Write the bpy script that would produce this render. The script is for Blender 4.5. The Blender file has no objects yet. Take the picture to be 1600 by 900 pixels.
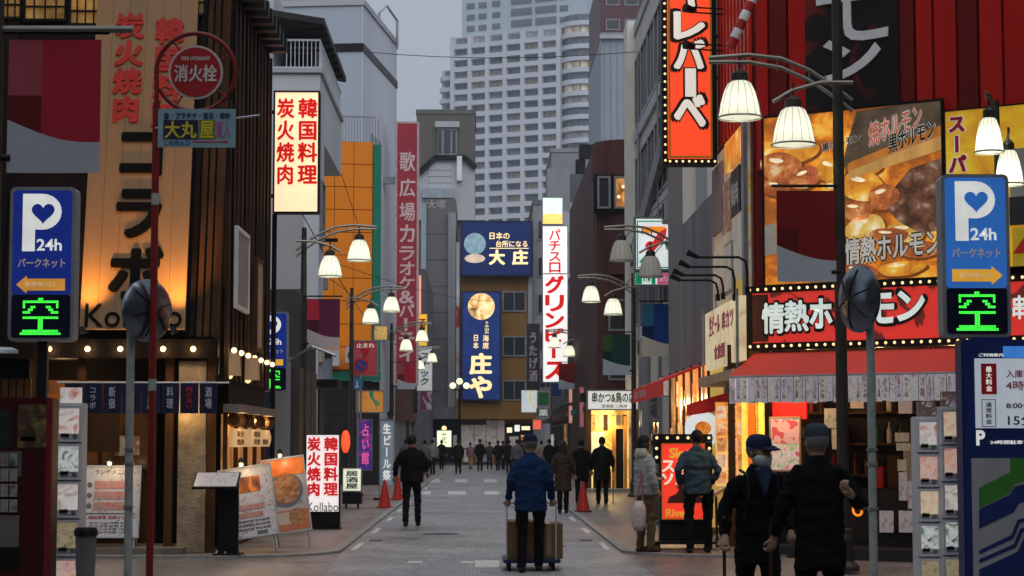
import bpy, bmesh, math, random
from mathutils import Matrix, Vector, Euler, noise
random.seed(11)
PI = math.pi
S = bpy.context.scene
COL = S.collection

# ------------------------------------------------------------------ camera
F = 3000.0                                   # focal length in photo pixels (1600 wide)
CAM = Vector((0.0, 0.0, 1.6))
PITCH, YAW = math.atan(240 / F), math.atan(48 / F)
CROT = Euler((PI / 2 + PITCH, 0, -YAW), 'XYZ')
cd = bpy.data.cameras.new('camera')
cam = bpy.data.objects.new('camera', cd)
COL.objects.link(cam)
cam.location = CAM
cam.rotation_euler = CROT
cd.sensor_width = 36
cd.lens = F / 1600 * 36
cd.clip_start, cd.clip_end = 0.1, 4000
S.camera = cam

# ------------------------------------------------------------------ sky, sun, exposure
w = bpy.data.worlds.new('World')
S.world = w
w.use_nodes = True
wn = w.node_tree
wn.nodes.clear()
sky = wn.nodes.new('ShaderNodeTexSky')
sky.sky_type = 'NISHITA'
sky.sun_disc = False
sky.sun_elevation = math.radians(55)
sky.sun_rotation = math.radians(168)
sky.air_density, sky.dust_density, sky.ozone_density = 1.0, 4.0, 2.5
hs = wn.nodes.new('ShaderNodeHueSaturation')
hs.inputs['Saturation'].default_value = 0.30
bg = wn.nodes.new('ShaderNodeBackground')
bg.inputs['Strength'].default_value = 0.092
wo = wn.nodes.new('ShaderNodeOutputWorld')
wn.links.new(sky.outputs[0], hs.inputs['Color'])
# overcast: clouds even the clear-sky gradient out to one grey-blue
mx = wn.nodes.new('ShaderNodeMix')
mx.data_type = 'RGBA'
mx.inputs[0].default_value = 0.75
mx.inputs[7].default_value = (4.45, 4.95, 5.75, 1)
wn.links.new(hs.outputs[0], mx.inputs[6])
wn.links.new(mx.outputs[2], bg.inputs['Color'])
wn.links.new(bg.outputs[0], wo.inputs['Surface'])
sl = bpy.data.lights.new('sun', 'SUN')
sl.energy = 1.25
sl.angle = math.radians(60)
sl.color = (0.93, 0.96, 1.0)
sun = bpy.data.objects.new('sun', sl)
COL.objects.link(sun)
sun.rotation_euler = Vector((-.14, .62, -.90)).to_track_quat('-Z', 'Y').to_euler()
S.view_settings.view_transform = 'Standard'
S.view_settings.look = 'None'
S.view_settings.exposure = 0.28
S.view_settings.gamma = 1.0
S.view_settings.use_curve_mapping = False
S.cycles.use_denoising = True
S.cycles.max_bounces = 6
S.cycles.sample_clamp_indirect = 4.0
S.cycles.caustics_reflective = False
S.cycles.caustics_refractive = False

# ------------------------------------------------------------------ measuring helpers
RM = CROT.to_matrix()
def ray(px, py):
    return RM @ Vector(((px - 800) / F, (450 - py) / F, -1.0))
def at(px, py, Y):
    d = ray(px, py)
    return CAM + d * (Y / d.y)
def ground(px, py, z=0.0):
    d = ray(px, py)
    return CAM + d * ((z - CAM.z) / d.z)
class Fr:
    """A vertical plane: origin, turned rz about z; local x right, z up, -y towards the viewer."""
    def __init__(s, o, rz=0.0):
        s.o = Vector(o); s.rz = rz
        s.M = Matrix.Translation(s.o) @ Matrix.Rotation(rz, 4, 'Z')
        s.I = s.M.inverted()
    def pt(s, px, py, yl=0.0):
        c = s.I @ CAM
        d = s.I.to_3x3() @ ray(px, py)
        p = c + d * ((yl - c.y) / d.y)
        return p.x, p.z
    def rect(s, x0, x1, y0, y1, yl=0.0):
        ym, xm = (y0 + y1) / 2, (x0 + x1) / 2
        return s.pt(x0, ym, yl)[0], s.pt(x1, ym, yl)[0], s.pt(xm, y1, yl)[1], s.pt(xm, y0, yl)[1]
def fr(f):
    return f if isinstance(f, Fr) else Fr((0, f, 0))

# ------------------------------------------------------------------ materials
MATS = {}
def mat(name, col, rough=0.65, metal=0.0, emit=0.0, var=0.18, scale=2.5, bump=0.0, small=False, streak=False, spec=0.28):
    if name in MATS:
        return MATS[name]
    m = bpy.data.materials.new(name); MATS[name] = m
    m.use_nodes = True
    nt = m.node_tree; b = nt.nodes['Principled BSDF']
    b.inputs['Roughness'].default_value = rough
    b.inputs['Metallic'].default_value = metal
    b.inputs['Specular IOR Level'].default_value = spec
    tc = nt.nodes.new('ShaderNodeTexCoord')
    mp = nt.nodes.new('ShaderNodeMapping')
    if streak: mp.inputs['Scale'].default_value = (1, 1, 0.12)
    nz = nt.nodes.new('ShaderNodeTexNoise')
    nz.inputs['Scale'].default_value = scale
    nz.inputs['Detail'].default_value = 6
    nz.inputs['Roughness'].default_value = 0.65
    nt.links.new(tc.outputs['Object'], mp.inputs[0]); nt.links.new(mp.outputs[0], nz.inputs['Vector'])
    r = nt.nodes.new('ShaderNodeMapRange')
    r.inputs[1].default_value, r.inputs[2].default_value = 0.3, 0.7
    r.inputs[3].default_value, r.inputs[4].default_value = 1 - var, 1 + var
    nt.links.new(nz.outputs['Fac'], r.inputs[0])
    mixn = nt.nodes.new('ShaderNodeMix'); mixn.data_type = 'RGBA'; mixn.blend_type = 'MULTIPLY'
    mixn.inputs[0].default_value = 1.0
    mixn.inputs[6].default_value = (*col, 1)
    nt.links.new(r.outputs[0], mixn.inputs[7])
    nt.links.new(mixn.outputs[2], b.inputs['Base Color'])
    rr = nt.nodes.new('ShaderNodeMapRange')
    rr.inputs[3].default_value, rr.inputs[4].default_value = max(0.03, rough - 0.12), min(1, rough + 0.12)
    nt.links.new(nz.outputs['Fac'], rr.inputs[0]); nt.links.new(rr.outputs[0], b.inputs['Roughness'])
    if bump:
        bp = nt.nodes.new('ShaderNodeBump'); bp.inputs['Strength'].default_value = bump; bp.inputs['Distance'].default_value = 0.02
        n2 = nt.nodes.new('ShaderNodeTexNoise'); n2.inputs['Scale'].default_value = scale * 6; n2.inputs['Detail'].default_value = 5
        nt.links.new(mp.outputs[0], n2.inputs['Vector'])
        nt.links.new(n2.outputs['Fac'], bp.inputs['Height']); nt.links.new(bp.outputs[0], b.inputs['Normal'])
    if emit:
        nt.links.new(mixn.outputs[2], b.inputs['Emission Color'])
        b.inputs['Emission Strength'].default_value = emit
    if small:
        m.cycles.emission_sampling = 'NONE'
    return m
def ramp_mat(name, stops, scale=3.0, rough=0.35, emit=0.0, kind='noise', detail=4, distort=1.0):
    """Printed picture: blotches of colour (food, posters, packaging)."""
    if name in MATS: return MATS[name]
    m = bpy.data.materials.new(name); MATS[name] = m; m.use_nodes = True
    nt = m.node_tree; b = nt.nodes['Principled BSDF']; b.inputs['Roughness'].default_value = rough
    tc = nt.nodes.new('ShaderNodeTexCoord')
    if kind == 'voronoi':
        t = nt.nodes.new('ShaderNodeTexVoronoi'); t.inputs['Scale'].default_value = scale
        out = t.outputs['Color']
        sx = nt.nodes.new('ShaderNodeSeparateColor'); nt.links.new(out, sx.inputs[0]); out = sx.outputs[0]
    else:
        t = nt.nodes.new('ShaderNodeTexNoise'); t.inputs['Scale'].default_value = scale
        t.inputs['Detail'].default_value = detail; t.inputs['Distortion'].default_value = distort
        mr = nt.nodes.new('ShaderNodeMapRange'); mr.inputs[1].default_value = 0.28; mr.inputs[2].default_value = 0.72
        nt.links.new(t.outputs['Fac'], mr.inputs[0]); out = mr.outputs[0]
    nt.links.new(tc.outputs['Object'], t.inputs['Vector'])
    cr = nt.nodes.new('ShaderNodeValToRGB')
    els = cr.color_ramp.elements
    while len(els) < len(stops): els.new(0.5)
    for e, (p, c) in zip(els, stops): e.position = p; e.color = (*c, 1)
    if kind == 'voronoi': cr.color_ramp.interpolation = 'CONSTANT'
    nt.links.new(out, cr.inputs[0]); nt.links.new(cr.outputs[0], b.inputs['Base Color'])
    if emit:
        nt.links.new(cr.outputs[0], b.inputs['Emission Color']); b.inputs['Emission Strength'].default_value = emit
    return m

# ------------------------------------------------------------------ mesh builder
TMP = bpy.data.scenes.new('tmp')               # scratch scene for evaluating text and modifiers
def evaluate(o):
    TMP.collection.objects.link(o)
    with bpy.context.temp_override(scene=TMP, view_layer=TMP.view_layers[0]):
        dg = bpy.context.evaluated_depsgraph_get()
    return bpy.data.meshes.new_from_object(o.evaluated_get(dg))
GLYPH = {}
def glyph(ch, bold=0.0, thick=0.0):
    k = (ch, bold, thick)
    if k not in GLYPH:
        c = bpy.data.curves.new('g', 'FONT'); c.body = ch; c.resolution_u = 3
        c.offset = bold; c.extrude = thick
        o = bpy.data.objects.new('g', c)
        me = evaluate(o)
        GLYPH[k] = ([tuple(v.co) for v in me.vertices], [tuple(p.vertices) for p in me.polygons])
        bpy.data.objects.remove(o); bpy.data.curves.remove(c); bpy.data.meshes.remove(me)
    return GLYPH[k]
class MB:
    def __init__(s): s.v = []; s.f = []; s.mi = []; s.cur = 0
    def add(s, vs, fs):
        o = len(s.v); s.v += [tuple(p) for p in vs]
        s.f += [tuple(i + o for i in q) for q in fs]; s.mi += [s.cur] * len(fs); return s
    def mat(s, i): s.cur = i; return s
    def box(s, x0, x1, y0, y1, z0, z1):
        if x0 > x1: x0, x1 = x1, x0
        if y0 > y1: y0, y1 = y1, y0
        if z0 > z1: z0, z1 = z1, z0
        v = [(x, y, z) for z in (z0, z1) for y in (y0, y1) for x in (x0, x1)]
        return s.add(v, [(0, 2, 3, 1), (4, 5, 7, 6), (0, 1, 5, 4), (1, 3, 7, 5), (3, 2, 6, 7), (2, 0, 4, 6)])
    def obox(s, c, ax, ay, az):
        """box about centre c with half-vectors ax, ay, az"""
        c, ax, ay, az = map(Vector, (c, ax, ay, az))
        v = [c + ax * i + ay * j + az * k for k in (-1, 1) for j in (-1, 1) for i in (-1, 1)]
        return s.add(v, [(0, 2, 3, 1), (4, 5, 7, 6), (0, 1, 5, 4), (1, 3, 7, 5), (3, 2, 6, 7), (2, 0, 4, 6)])
    def ring(s, x0, x1, z0, z1, t, y0, y1):
        s.box(x0, x0 + t, y0, y1, z0, z1); s.box(x1 - t, x1, y0, y1, z0, z1)
        s.box(x0 + t, x1 - t, y0, y1, z0, z0 + t); return s.box(x0 + t, x1 - t, y0, y1, z1 - t, z1)
    def prism(s, pts, y0, y1):
        """outline in xz (anticlockwise seen from -y) pushed from y0 (front) to y1 (back)"""
        n = len(pts)
        v = [(x, y0, z) for x, z in pts] + [(x, y1, z) for x, z in pts]
        f = [tuple(range(n)), tuple(range(2 * n - 1, n - 1, -1))]
        f += [(i, i + n, (i + 1) % n + n, (i + 1) % n) for i in range(n)]
        return s.add(v, f)
    def tube(s, pts, r, n=8, cap=True):
        pts = [Vector(p) for p in pts]; N = len(pts)
        rs = r if isinstance(r, (list, tuple)) else [r] * N
        vs, fs = [], []
        up = None
        for i, p in enumerate(pts):
            d = (pts[min(i + 1, N - 1)] - pts[max(i - 1, 0)]).normalized()
            if up is None: up = Vector((0, 0, 1)) if abs(d.z) < 0.9 else Vector((0, 1, 0))
            a = d.cross(up)
            if a.length < 1e-4: a = d.orthogonal()
            a.normalize(); b = d.cross(a).normalized(); up = -b if b.dot(up) < 0 else b
            a = d.cross(up).normalized()
            for k in range(n):
                t = 2 * PI * k / n
                vs.append(p + (a * math.cos(t) + up * math.sin(t)) * rs[i])
        for i in range(N - 1):
            for k in range(n):
                k2 = (k + 1) % n
                fs.append((i * n + k, i * n + k2, (i + 1) * n + k2, (i + 1) * n + k))
        if cap:
            fs.append(tuple(range(n - 1, -1, -1))); fs.append(tuple((N - 1) * n + k for k in range(n)))
        return s.add(vs, fs)
    def loft(s, rings, n=16, cap=True):
        """rings: (cx, cy, cz, rx, ry) level ellipses"""
        vs, fs = [], []
        for cx, cy, cz, rx, ry in rings:
            for k in range(n):
                t = 2 * PI * k / n
                vs.append((cx + rx * math.cos(t), cy + ry * math.sin(t), cz))
        for i in range(len(rings) - 1):
            for k in range(n):
                k2 = (k + 1) % n
                fs.append((i * n + k, i * n + k2, (i + 1) * n + k2, (i + 1) * n + k))
        if cap:
            fs.append(tuple(range(n - 1, -1, -1))); fs.append(tuple((len(rings) - 1) * n + k for k in range(n)))
        return s.add(vs, fs)
    def lathe(s, prof, c=(0, 0, 0), n=24, cap=True):
        return s.loft([(c[0], c[1], c[2] + z, r, r) for r, z in prof], n, cap)
    def ball(s, c, rx, ry=None, rz=None, n=12, m=8):
        ry = ry or rx; rz = rz or rx
        return s.loft([(c[0], c[1], c[2] - rz * math.cos(PI * (i + .02) / (m + .04)), max(.001, rx * math.sin(PI * (i + .02) / (m + .04))), max(.001, ry * math.sin(PI * (i + .02) / (m + .04)))) for i in range(m + 1)], n)
    def disc(s, x, z, r, y0, y1, n=32, rz=None):
        rz = rz or r
        return s.prism([(x + r * math.cos(2 * PI * k / n), z + rz * math.sin(2 * PI * k / n)) for k in range(n)], y0, y1)
    def text(s, t, x0, x1, z0, z1, y, vert=False, bold=0.02, thick=0.0, depth=0.012, fit=True):
        """lettering in the xz plane facing -y, filling the box"""
        if vert:
            n = len(t); h = (z1 - z0) / n
            for i, ch in enumerate(t):
                top = z1 - i * h
                if ch != ' ': s._g(ch, x0, x1, top - h * 0.97, top - h * 0.03, y, bold, depth, rot=ch in 'ー〜-')
            return s
        return s._g(t, x0, x1, z0, z1, y, bold, depth, whole=True)
    def _g(s, ch, x0, x1, z0, z1, y, bold, depth, rot=False, whole=False):
        if (bold > .044 or (bold > .012 and any(ord(c) > 0x3100 for c in ch))) and not whole:
            return s._heavy(ch, x0, x1, z0, z1, y, bold, depth, rot, whole)
        if bold > .044 or (bold > .012 and any(ord(c) > 0x3100 for c in ch)):
            return s._heavy(ch, x0, x1, z0, z1, y, bold / max(1, len(ch)), depth, rot, whole, bold)
        vs, fs = glyph(ch, bold, 0.03 if depth else 0.0)
        if not vs: return s
        if whole:
            a0, a1 = min(v[0] for v in vs), max(v[0] for v in vs)
            b0, b1 = min(v[1] for v in vs), max(v[1] for v in vs)
            kx, kz = (x1 - x0) / max(a1 - a0, .01), (z1 - z0) / max(b1 - b0, .01)
            P = [((v[0] - a0) * kx + x0, v[2], (v[1] - b0) * kz + z0) for v in vs]
        else:
            kx, kz = (x1 - x0), (z1 - z0)
            if rot: P = [((v[1] + .1) * kx + x0, v[2], (1.0 - v[0]) * kz + z0) for v in vs]
            else: P = [(v[0] * kx + x0, v[2], (v[1] + .12) * kz + z0) for v in vs]
        if depth: P = [(px, y - (pz / .03 + 1) * depth / 2, pq) for px, pz, pq in P]
        else: P = [(px, y, pq) for px, pz, pq in P]
        if rot: fs = [tuple(reversed(q)) for q in fs]
        return s.add(P, fs)
    def _heavy(s, ch, x0, x1, z0, z1, y, bx, depth, rot, whole, bz=None):
        """dense characters thickened by overlaid shifted copies, each a hair deeper"""
        bz = bz or bx; W, H = x1 - x0, z1 - z0
        dirs = [(1, 0), (-1, 0), (0, 1), (0, -1)] if bx < .04 else [(1, 0), (-1, 0), (0, 1), (0, -1), (.8, .8), (-.8, .8), (.8, -.8), (-.8, -.8)]
        for i, (a, b) in enumerate(dirs):
            s._g(ch, x0 + a * bx * W, x1 + a * bx * W, z0 + b * bz * .8 * H, z1 + b * bz * .8 * H, y - i * .0004, 0.0, depth, rot, whole)
        return s
    def shear(s, k):
        s.v = [(x, y, z + k * x) for x, y, z in s.v]; return s
    def xf(s, M):
        s.v = [tuple(M @ Vector(p)) for p in s.v]; return s
    def mesh(s, name, mats, smooth=False, bevel=0.0):
        me = bpy.data.meshes.new(name)
        me.from_pydata(s.v, [], s.f)
        for m in (mats if isinstance(mats, (list, tuple)) else [mats]): me.materials.append(m)
        if isinstance(mats, (list, tuple)):
            for p, i in zip(me.polygons, s.mi): p.material_index = i
        if bevel:
            bm = bmesh.new(); bm.from_mesh(me)
            bmesh.ops.remove_doubles(bm, verts=bm.verts, dist=1e-5)
            es = [e for e in bm.edges if len(e.link_faces) == 2 and e.calc_face_angle(0) > 0.6]
            bmesh.ops.bevel(bm, geom=es, offset=bevel, segments=2, affect='EDGES', clamp_overlap=True)
            bm.to_mesh(me); bm.free()
        if smooth:
            me.polygons.foreach_set('use_smooth', [True] * len(me.polygons))
            if smooth != 'all': me.set_sharp_from_angle(angle=math.radians(40))
        me.update()
        return me
    def build(s, name, mats, parent=None, smooth=False, bevel=0.0):
        return link(name, s.mesh(name, mats, smooth, bevel), parent)
def link(name, me, parent=None, M=None):
    o = bpy.data.objects.new(name, me); COL.objects.link(o)
    o.parent = parent
    if M is not None: o.matrix_local = M
    return o
def thing(name, label, cat, loc=(0, 0, 0), rz=0.0, group=None):
    o = bpy.data.objects.new(name, None); COL.objects.link(o)
    o.empty_display_size = 0.2
    o.location = loc; o.rotation_euler = (0, 0, rz)
    o['label'] = label; o['category'] = cat
    if group: o['group'] = group
    return o
def tag(o, label, cat, group=None):
    o['label'] = label; o['category'] = cat
    if group: o['group'] = group
    return o
def struct(name, mb, m, parent=None):
    o = mb.build(name, m, parent)
    if parent is None: o['kind'] = 'structure'
    return o
def copy_tree(o, parent=None):
    c = o.copy(); COL.objects.link(c); c.parent = parent
    for ch in o.children: copy_tree(ch, c)
    return c
def point(name, loc, energy, col, r=0.15, parent=None):
    l = bpy.data.lights.new(name, 'POINT'); l.energy = energy; l.color = col; l.shadow_soft_size = r
    o = bpy.data.objects.new(name, l); COL.objects.link(o); o.location = loc; o.parent = parent
    return o

class Sign:
    """A sign box on plane f covering a measured rectangle: housing, frame, face; texts added by pixel."""
    def __init__(s, name, label, cat, f, x0, x1, y0, y1, depth, face, house, fw=0.03, group=None, standoff=0.0, lean=None):
        f = fr(f); s.f = f
        s.x0, s.x1, s.y0, s.y1 = x0, x1, y0, y1
        a, b, z0, z1 = f.rect(x0, x1, y0, y1, -standoff)
        s.w, s.h = b - a, z1 - z0
        o = f.M @ Vector(((a + b) / 2, -standoff, z0))
        s.root = thing(name, label, cat, o, f.rz, group)
        hw = s.w / 2
        MB().box(-hw, hw, 0.012, depth, 0, s.h).build('housing', house, s.root, bevel=min(0.015, depth / 5))
        if fw:
            MB().ring(-hw - .002, hw + .002, -.002, s.h + .002, fw, -0.025, 0.03).build('frame', house, s.root)
        s.face = MB().box(-hw + fw, hw - fw, -0.008, 0.01, fw, s.h - fw).build('face', face, s.root)
        s.yf = -0.0085
    def m(s, px, py):
        return ((px - s.x0) / (s.x1 - s.x0) - .5) * s.w, (s.y1 - py) / (s.y1 - s.y0) * s.h
    def r(s, x0, x1, y0, y1):
        a, z1 = s.m(x0, y0); b, z0 = s.m(x1, y1); return a, b, z0, z1
    def text(s, t, x0, x1, y0, y1, m, vert=False, bold=0.02, depth=0.012, name='lettering', dy=0.0):
        a, b, z0, z1 = s.r(x0, x1, y0, y1)
        return MB().text(t, a, b, z0, z1, s.yf - dy, vert, bold, depth=depth).build(name, m, s.root)
    def box(s, x0, x1, y0, y1, m, name='panel', t=0.006, dy=0.0):
        a, b, z0, z1 = s.r(x0, x1, y0, y1)
        return MB().box(a, b, s.yf - dy - t, s.yf - dy, z0, z1).build(name, m, s.root)
    def disc(s, px, py, rpx, m, name='emblem', t=0.008, dy=0.0, ry=None):
        x, z = s.m(px, py); k = s.w / (s.x1 - s.x0)
        return MB().disc(x, z, rpx * k, s.yf - dy - t, s.yf - dy, rz=(ry or rpx) * k).build(name, m, s.root)
    def poly(s, pts, m, name='emblem', t=0.006, dy=0.0):
        P = [s.m(*p) for p in pts]
        a = sum(P[i][0] * P[(i + 1) % len(P)][1] - P[(i + 1) % len(P)][0] * P[i][1] for i in range(len(P)))
        if a < 0: P.reverse()
        return MB().prism(P, s.yf - dy - t, s.yf - dy).build(name, m, s.root)

# ------------------------------------------------------------------ shared materials
BLACK = mat('black_paint', (.006, .006, .0065), .5, spec=.2)
DARKM = mat('dark_metal', (.014, .014, .015), .45, .4, spec=.25)
GREYM = mat('grey_metal', (.30, .31, .33), .4, .6)
STEEL = mat('pale_steel', (.50, .54, .55), .45, .3)
WHITE = mat('white_paint', (.78, .78, .77), .5)
RED = mat('red_paint', (.42, .02, .02), .45)
GLASS = mat('dark_glass', (.025, .03, .036), .08, 0, spec=.8, var=.3)
GLASSB = mat('tower_glass', (.10, .12, .145), .1, 0, spec=.7, var=.35, scale=.15)
ALU = mat('aluminium_frame', (.28, .28, .29), .4, .5)
L_WHITE = mat('lit_white', (.92, .93, .90), .4, emit=.75, var=.06)
L_WARM = mat('lit_warm', (1.0, .78, .50), .4, emit=.95, var=.08)
L_RED = mat('lit_red_letter', (.75, .012, .012), .4, emit=.45, var=.05, small=True)
BULB = mat('bulb_glow', (1.0, .70, .34), .4, emit=1.1, var=.02, small=True)
BULBH = mat('bulb_bright', (1.0, .62, .30), .4, emit=2.0, var=.02, small=True)
# ================================================================== the ground
def paver_mat(name, c1, c2, mortar, sx, sy, rot=0.0):
    m = bpy.data.materials.new(name); m.use_nodes = True
    nt = m.node_tree; b = nt.nodes['Principled BSDF']
    tc = nt.nodes.new('ShaderNodeTexCoord'); mp = nt.nodes.new('ShaderNodeMapping')
    mp.inputs['Rotation'].default_value[2] = rot
    br = nt.nodes.new('ShaderNodeTexBrick')
    br.inputs['Color1'].default_value = (*c1, 1); br.inputs['Color2'].default_value = (*c2, 1)
    br.inputs['Mortar'].default_value = (*mortar, 1)
    br.inputs['Scale'].default_value = 1.0; br.inputs['Mortar Size'].default_value = 0.008
    br.inputs['Brick Width'].default_value = sx; br.inputs['Row Height'].default_value = sy
    nz = nt.nodes.new('ShaderNodeTexNoise'); nz.inputs['Scale'].default_value = 0.55; nz.inputs['Detail'].default_value = 9; nz.inputs['Roughness'].default_value = .7
    mr = nt.nodes.new('ShaderNodeMapRange'); mr.inputs[1].default_value = .3; mr.inputs[2].default_value = .7; mr.inputs[3].default_value = .42; mr.inputs[4].default_value = 1.3
    mi = nt.nodes.new('ShaderNodeMix'); mi.data_type = 'RGBA'; mi.blend_type = 'MULTIPLY'; mi.inputs[0].default_value = 1
    nt.links.new(tc.outputs['Object'], mp.inputs[0]); nt.links.new(mp.outputs[0], br.inputs['Vector']); nt.links.new(tc.outputs['Object'], nz.inputs['Vector'])
    nt.links.new(nz.outputs['Fac'], mr.inputs[0]); nt.links.new(br.outputs['Color'], mi.inputs[6]); nt.links.new(mr.outputs[0], mi.inputs[7])
    nt.links.new(mi.outputs[2], b.inputs['Base Color'])
    n3 = nt.nodes.new('ShaderNodeTexNoise'); n3.inputs['Scale'].default_value = 5.5; n3.inputs['Detail'].default_value = 3
    m3 = nt.nodes.new('ShaderNodeMapRange'); m3.inputs[1].default_value = .62; m3.inputs[2].default_value = .68; m3.inputs[3].default_value = 1.0; m3.inputs[4].default_value = .55
    mi2 = nt.nodes.new('ShaderNodeMix'); mi2.data_type = 'RGBA'; mi2.blend_type = 'MULTIPLY'; mi2.inputs[0].default_value = 1
    nt.links.new(tc.outputs['Object'], n3.inputs['Vector']); nt.links.new(n3.outputs['Fac'], m3.inputs[0]); nt.links.new(mi.outputs[2], mi2.inputs[6]); nt.links.new(m3.outputs[0], mi2.inputs[7]); nt.links.new(mi2.outputs[2], b.inputs['Base Color'])
    r2 = nt.nodes.new('ShaderNodeMapRange'); r2.inputs[3].default_value = .22; r2.inputs[4].default_value = .62
    nt.links.new(nz.outputs['Fac'], r2.inputs[0]); nt.links.new(r2.outputs[0], b.inputs['Roughness'])
    bp = nt.nodes.new('ShaderNodeBump'); bp.inputs['Strength'].default_value = .5; bp.inputs['Distance'].default_value = .01
    nt.links.new(br.outputs['Fac'], bp.inputs['Height']); bp.invert = True; nt.links.new(bp.outputs[0], b.inputs['Normal'])
    return m
G_ASPH = mat('asphalt', (.055, .055, .057), .8, var=.25, scale=1.2, bump=.4)
G_ROAD = paver_mat('grey_pavers', (.40, .402, .405), (.28, .285, .29), (.20, .20, .20), .10, .20)
G_CROSS = paver_mat('warm_grey_pavers', (.31, .275, .25), (.23, .195, .175), (.15, .13, .115), .10, .20)
G_WALK = paver_mat('brown_pavers', (.33, .275, .235), (.25, .195, .165), (.15, .12, .10), .10, .20)
G_KERB = mat('kerb_stone', (.30, .29, .275), .75, var=.25, scale=4, bump=.3)
G_PAINT = mat('worn_road_paint', (.60, .60, .58), .7, var=.35, scale=9)
struct('ground', MB().box(-900, 900, -60, 1800, -.3, 0), G_ASPH)
def arc_corner(sx, x_in, y_face, r, n=8):
    return [(sx * (x_in + r - r * math.cos(k / n * PI / 2)), y_face + r - r * math.sin(k / n * PI / 2)) for k in range(n + 1)]
def flat(pts, z0, z1):
    mb = MB(); n = len(pts)
    a = sum(pts[i][0] * pts[(i + 1) % n][1] - pts[(i + 1) % n][0] * pts[i][1] for i in range(n))
    if a < 0: pts = pts[::-1]
    v = [(x, y, z1) for x, y in pts] + [(x, y, z0) for x, y in pts]
    f = [tuple(range(n)), tuple(range(2 * n - 1, n - 1, -1))] + [(i, i + n, (i + 1) % n + n, (i + 1) % n) for i in range(n)]
    return mb.add(v, f)
struct('road', flat([(-2.02, 27.8), (2.02, 27.8), (2.02, 129), (-2.02, 129)], -.01, .004), G_ROAD)
struct('junction_paving', flat([(-40, 8), (40, 8), (40, 27.8), (-40, 27.8)], -.01, .004), G_CROSS)
struct('junction_paving', flat([(-1.6, 14), (2.2, 14), (2.0, 27.78), (-2.0, 27.78)], .0, .008), G_ROAD)
struct('far_cross_street', flat([(-60, 129), (60, 129), (60, 137.5), (-60, 137.5)], -.01, .006), G_ASPH)
road = bpy.data.objects['road']
for sx, nm in ((-1, 'pavement_left'), (1, 'pavement_right')):
    c = arc_corner(sx, 2.02, 26.6, 1.5)
    struct(nm, flat([(sx * 2.16, 129)] + [(x + sx * .14, y + .14) for x, y in c] + [(sx * 14, 26.74), (sx * 14, 129)], -.01, .03), G_WALK)
    k = [(sx * 2.02, 129)] + c + [(sx * 14, 26.6)]
    ki = [(x + sx * .135, y + (.135 if i else 0)) for i, (x, y) in enumerate(k)]
    for i in range(len(k) - 1):
        seg = max(1, int((Vector(k[i + 1]) - Vector(k[i])).length / 2.0))
        seg = min(seg, 40)
        for q in range(seg):
            a, b = Vector(k[i]).lerp(Vector(k[i + 1]), q / seg), Vector(k[i]).lerp(Vector(k[i + 1]), (q + 1) / seg)
            c2, d2 = Vector(ki[i]).lerp(Vector(ki[i + 1]), q / seg), Vector(ki[i]).lerp(Vector(ki[i + 1]), (q + 1) / seg)
            g = (b - a).normalized() * .004
            if q == 0 and i == 0: kp = thing('kerb', 'pale stone kerb edging the ' + ('left' if sx < 0 else 'right') + ' pavement', 'kerb', (0, 0, 0)); kp['kind'] = 'structure'; del kp['category']; del kp['label']
            flat([tuple(a + g), tuple(b - g), tuple(d2 - g), tuple(c2 + g)], -.01, .042).build('kerb_stone', G_KERB, kp)
def mark(x0, x1, y0, y1, z=.008):
    a, b = ground((x0), (y1)), ground((x1), (y1)); c, d = ground(x1, y0), ground(x0, y0)
    flat([(a.x, a.y), (b.x, b.y), (c.x, c.y), (d.x, d.y)], .001, z).build('painted_marking', G_PAINT, road)
for r_ in ((742, 780, 877, 888), (637, 660, 878, 881), (720, 740, 878, 881)): mark(*r_, z=.012)
for r_ in ((668, 688, 749, 754), (711, 730, 749, 754), (756, 776, 749, 754), (700, 728, 768, 773), (757, 780, 768, 773), (660, 673, 768, 773)): mark(*r_)
for sx in (-1, 1):
    y = 28.6
    while y < 110:
        flat([(sx * 1.84, y), (sx * 1.93, y), (sx * 1.93, y + 1.9), (sx * 1.84, y + 1.9)], .001, .008).build('painted_marking', G_PAINT, road)
        y += 5.2 if y < 60 else 9
IRON = mat('cast_iron', (.07, .068, .065), .45, .5, var=.3, scale=14, bump=.5)
for (x_, y_, r_) in ((-.7, 33.5, .33), (.9, 47, .33), (-.4, 71, .35), (1.1, 29.6, .22)):
    mc = MB().lathe([(r_, 0), (r_ - .01, .004)], (x_, y_, .0045), 28).build('manhole_cover', IRON, road)
    MB().lathe([(r_ * .8, .0042), (r_ * .78, .006)], (x_, y_, .0045), 24).build('cover_rim', IRON, mc)
for sx in (-1, 1):
    for k in range(4):
        y = 31 + k * 17
        flat([(sx * 1.60, y), (sx * 1.80, y), (sx * 1.80, y + .6), (sx * 1.60, y + .6)], .001, .007).build('drain_grate', IRON, road)
# unseen blocks added behind the camera and along the cross street, shading the foreground
BLK_W = mat('unseen_shade_block_wall', (.16, .155, .15), .85, var=.2, scale=.4)
for i, (x0, x1, y0, y1, h_) in enumerate(((-40, -5.2, -45, 10.5, 27), (5.2, 40, -45, 10.5, 30), (-40, 40, -75, -60, 30), (-40, -11.5, 27.6, 46, 14), (12.5, 40, 21, 46, 16))):
    struct('unseen_shade_block', MB().box(x0, x1, y0, y1, 0, h_), BLK_W)
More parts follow.
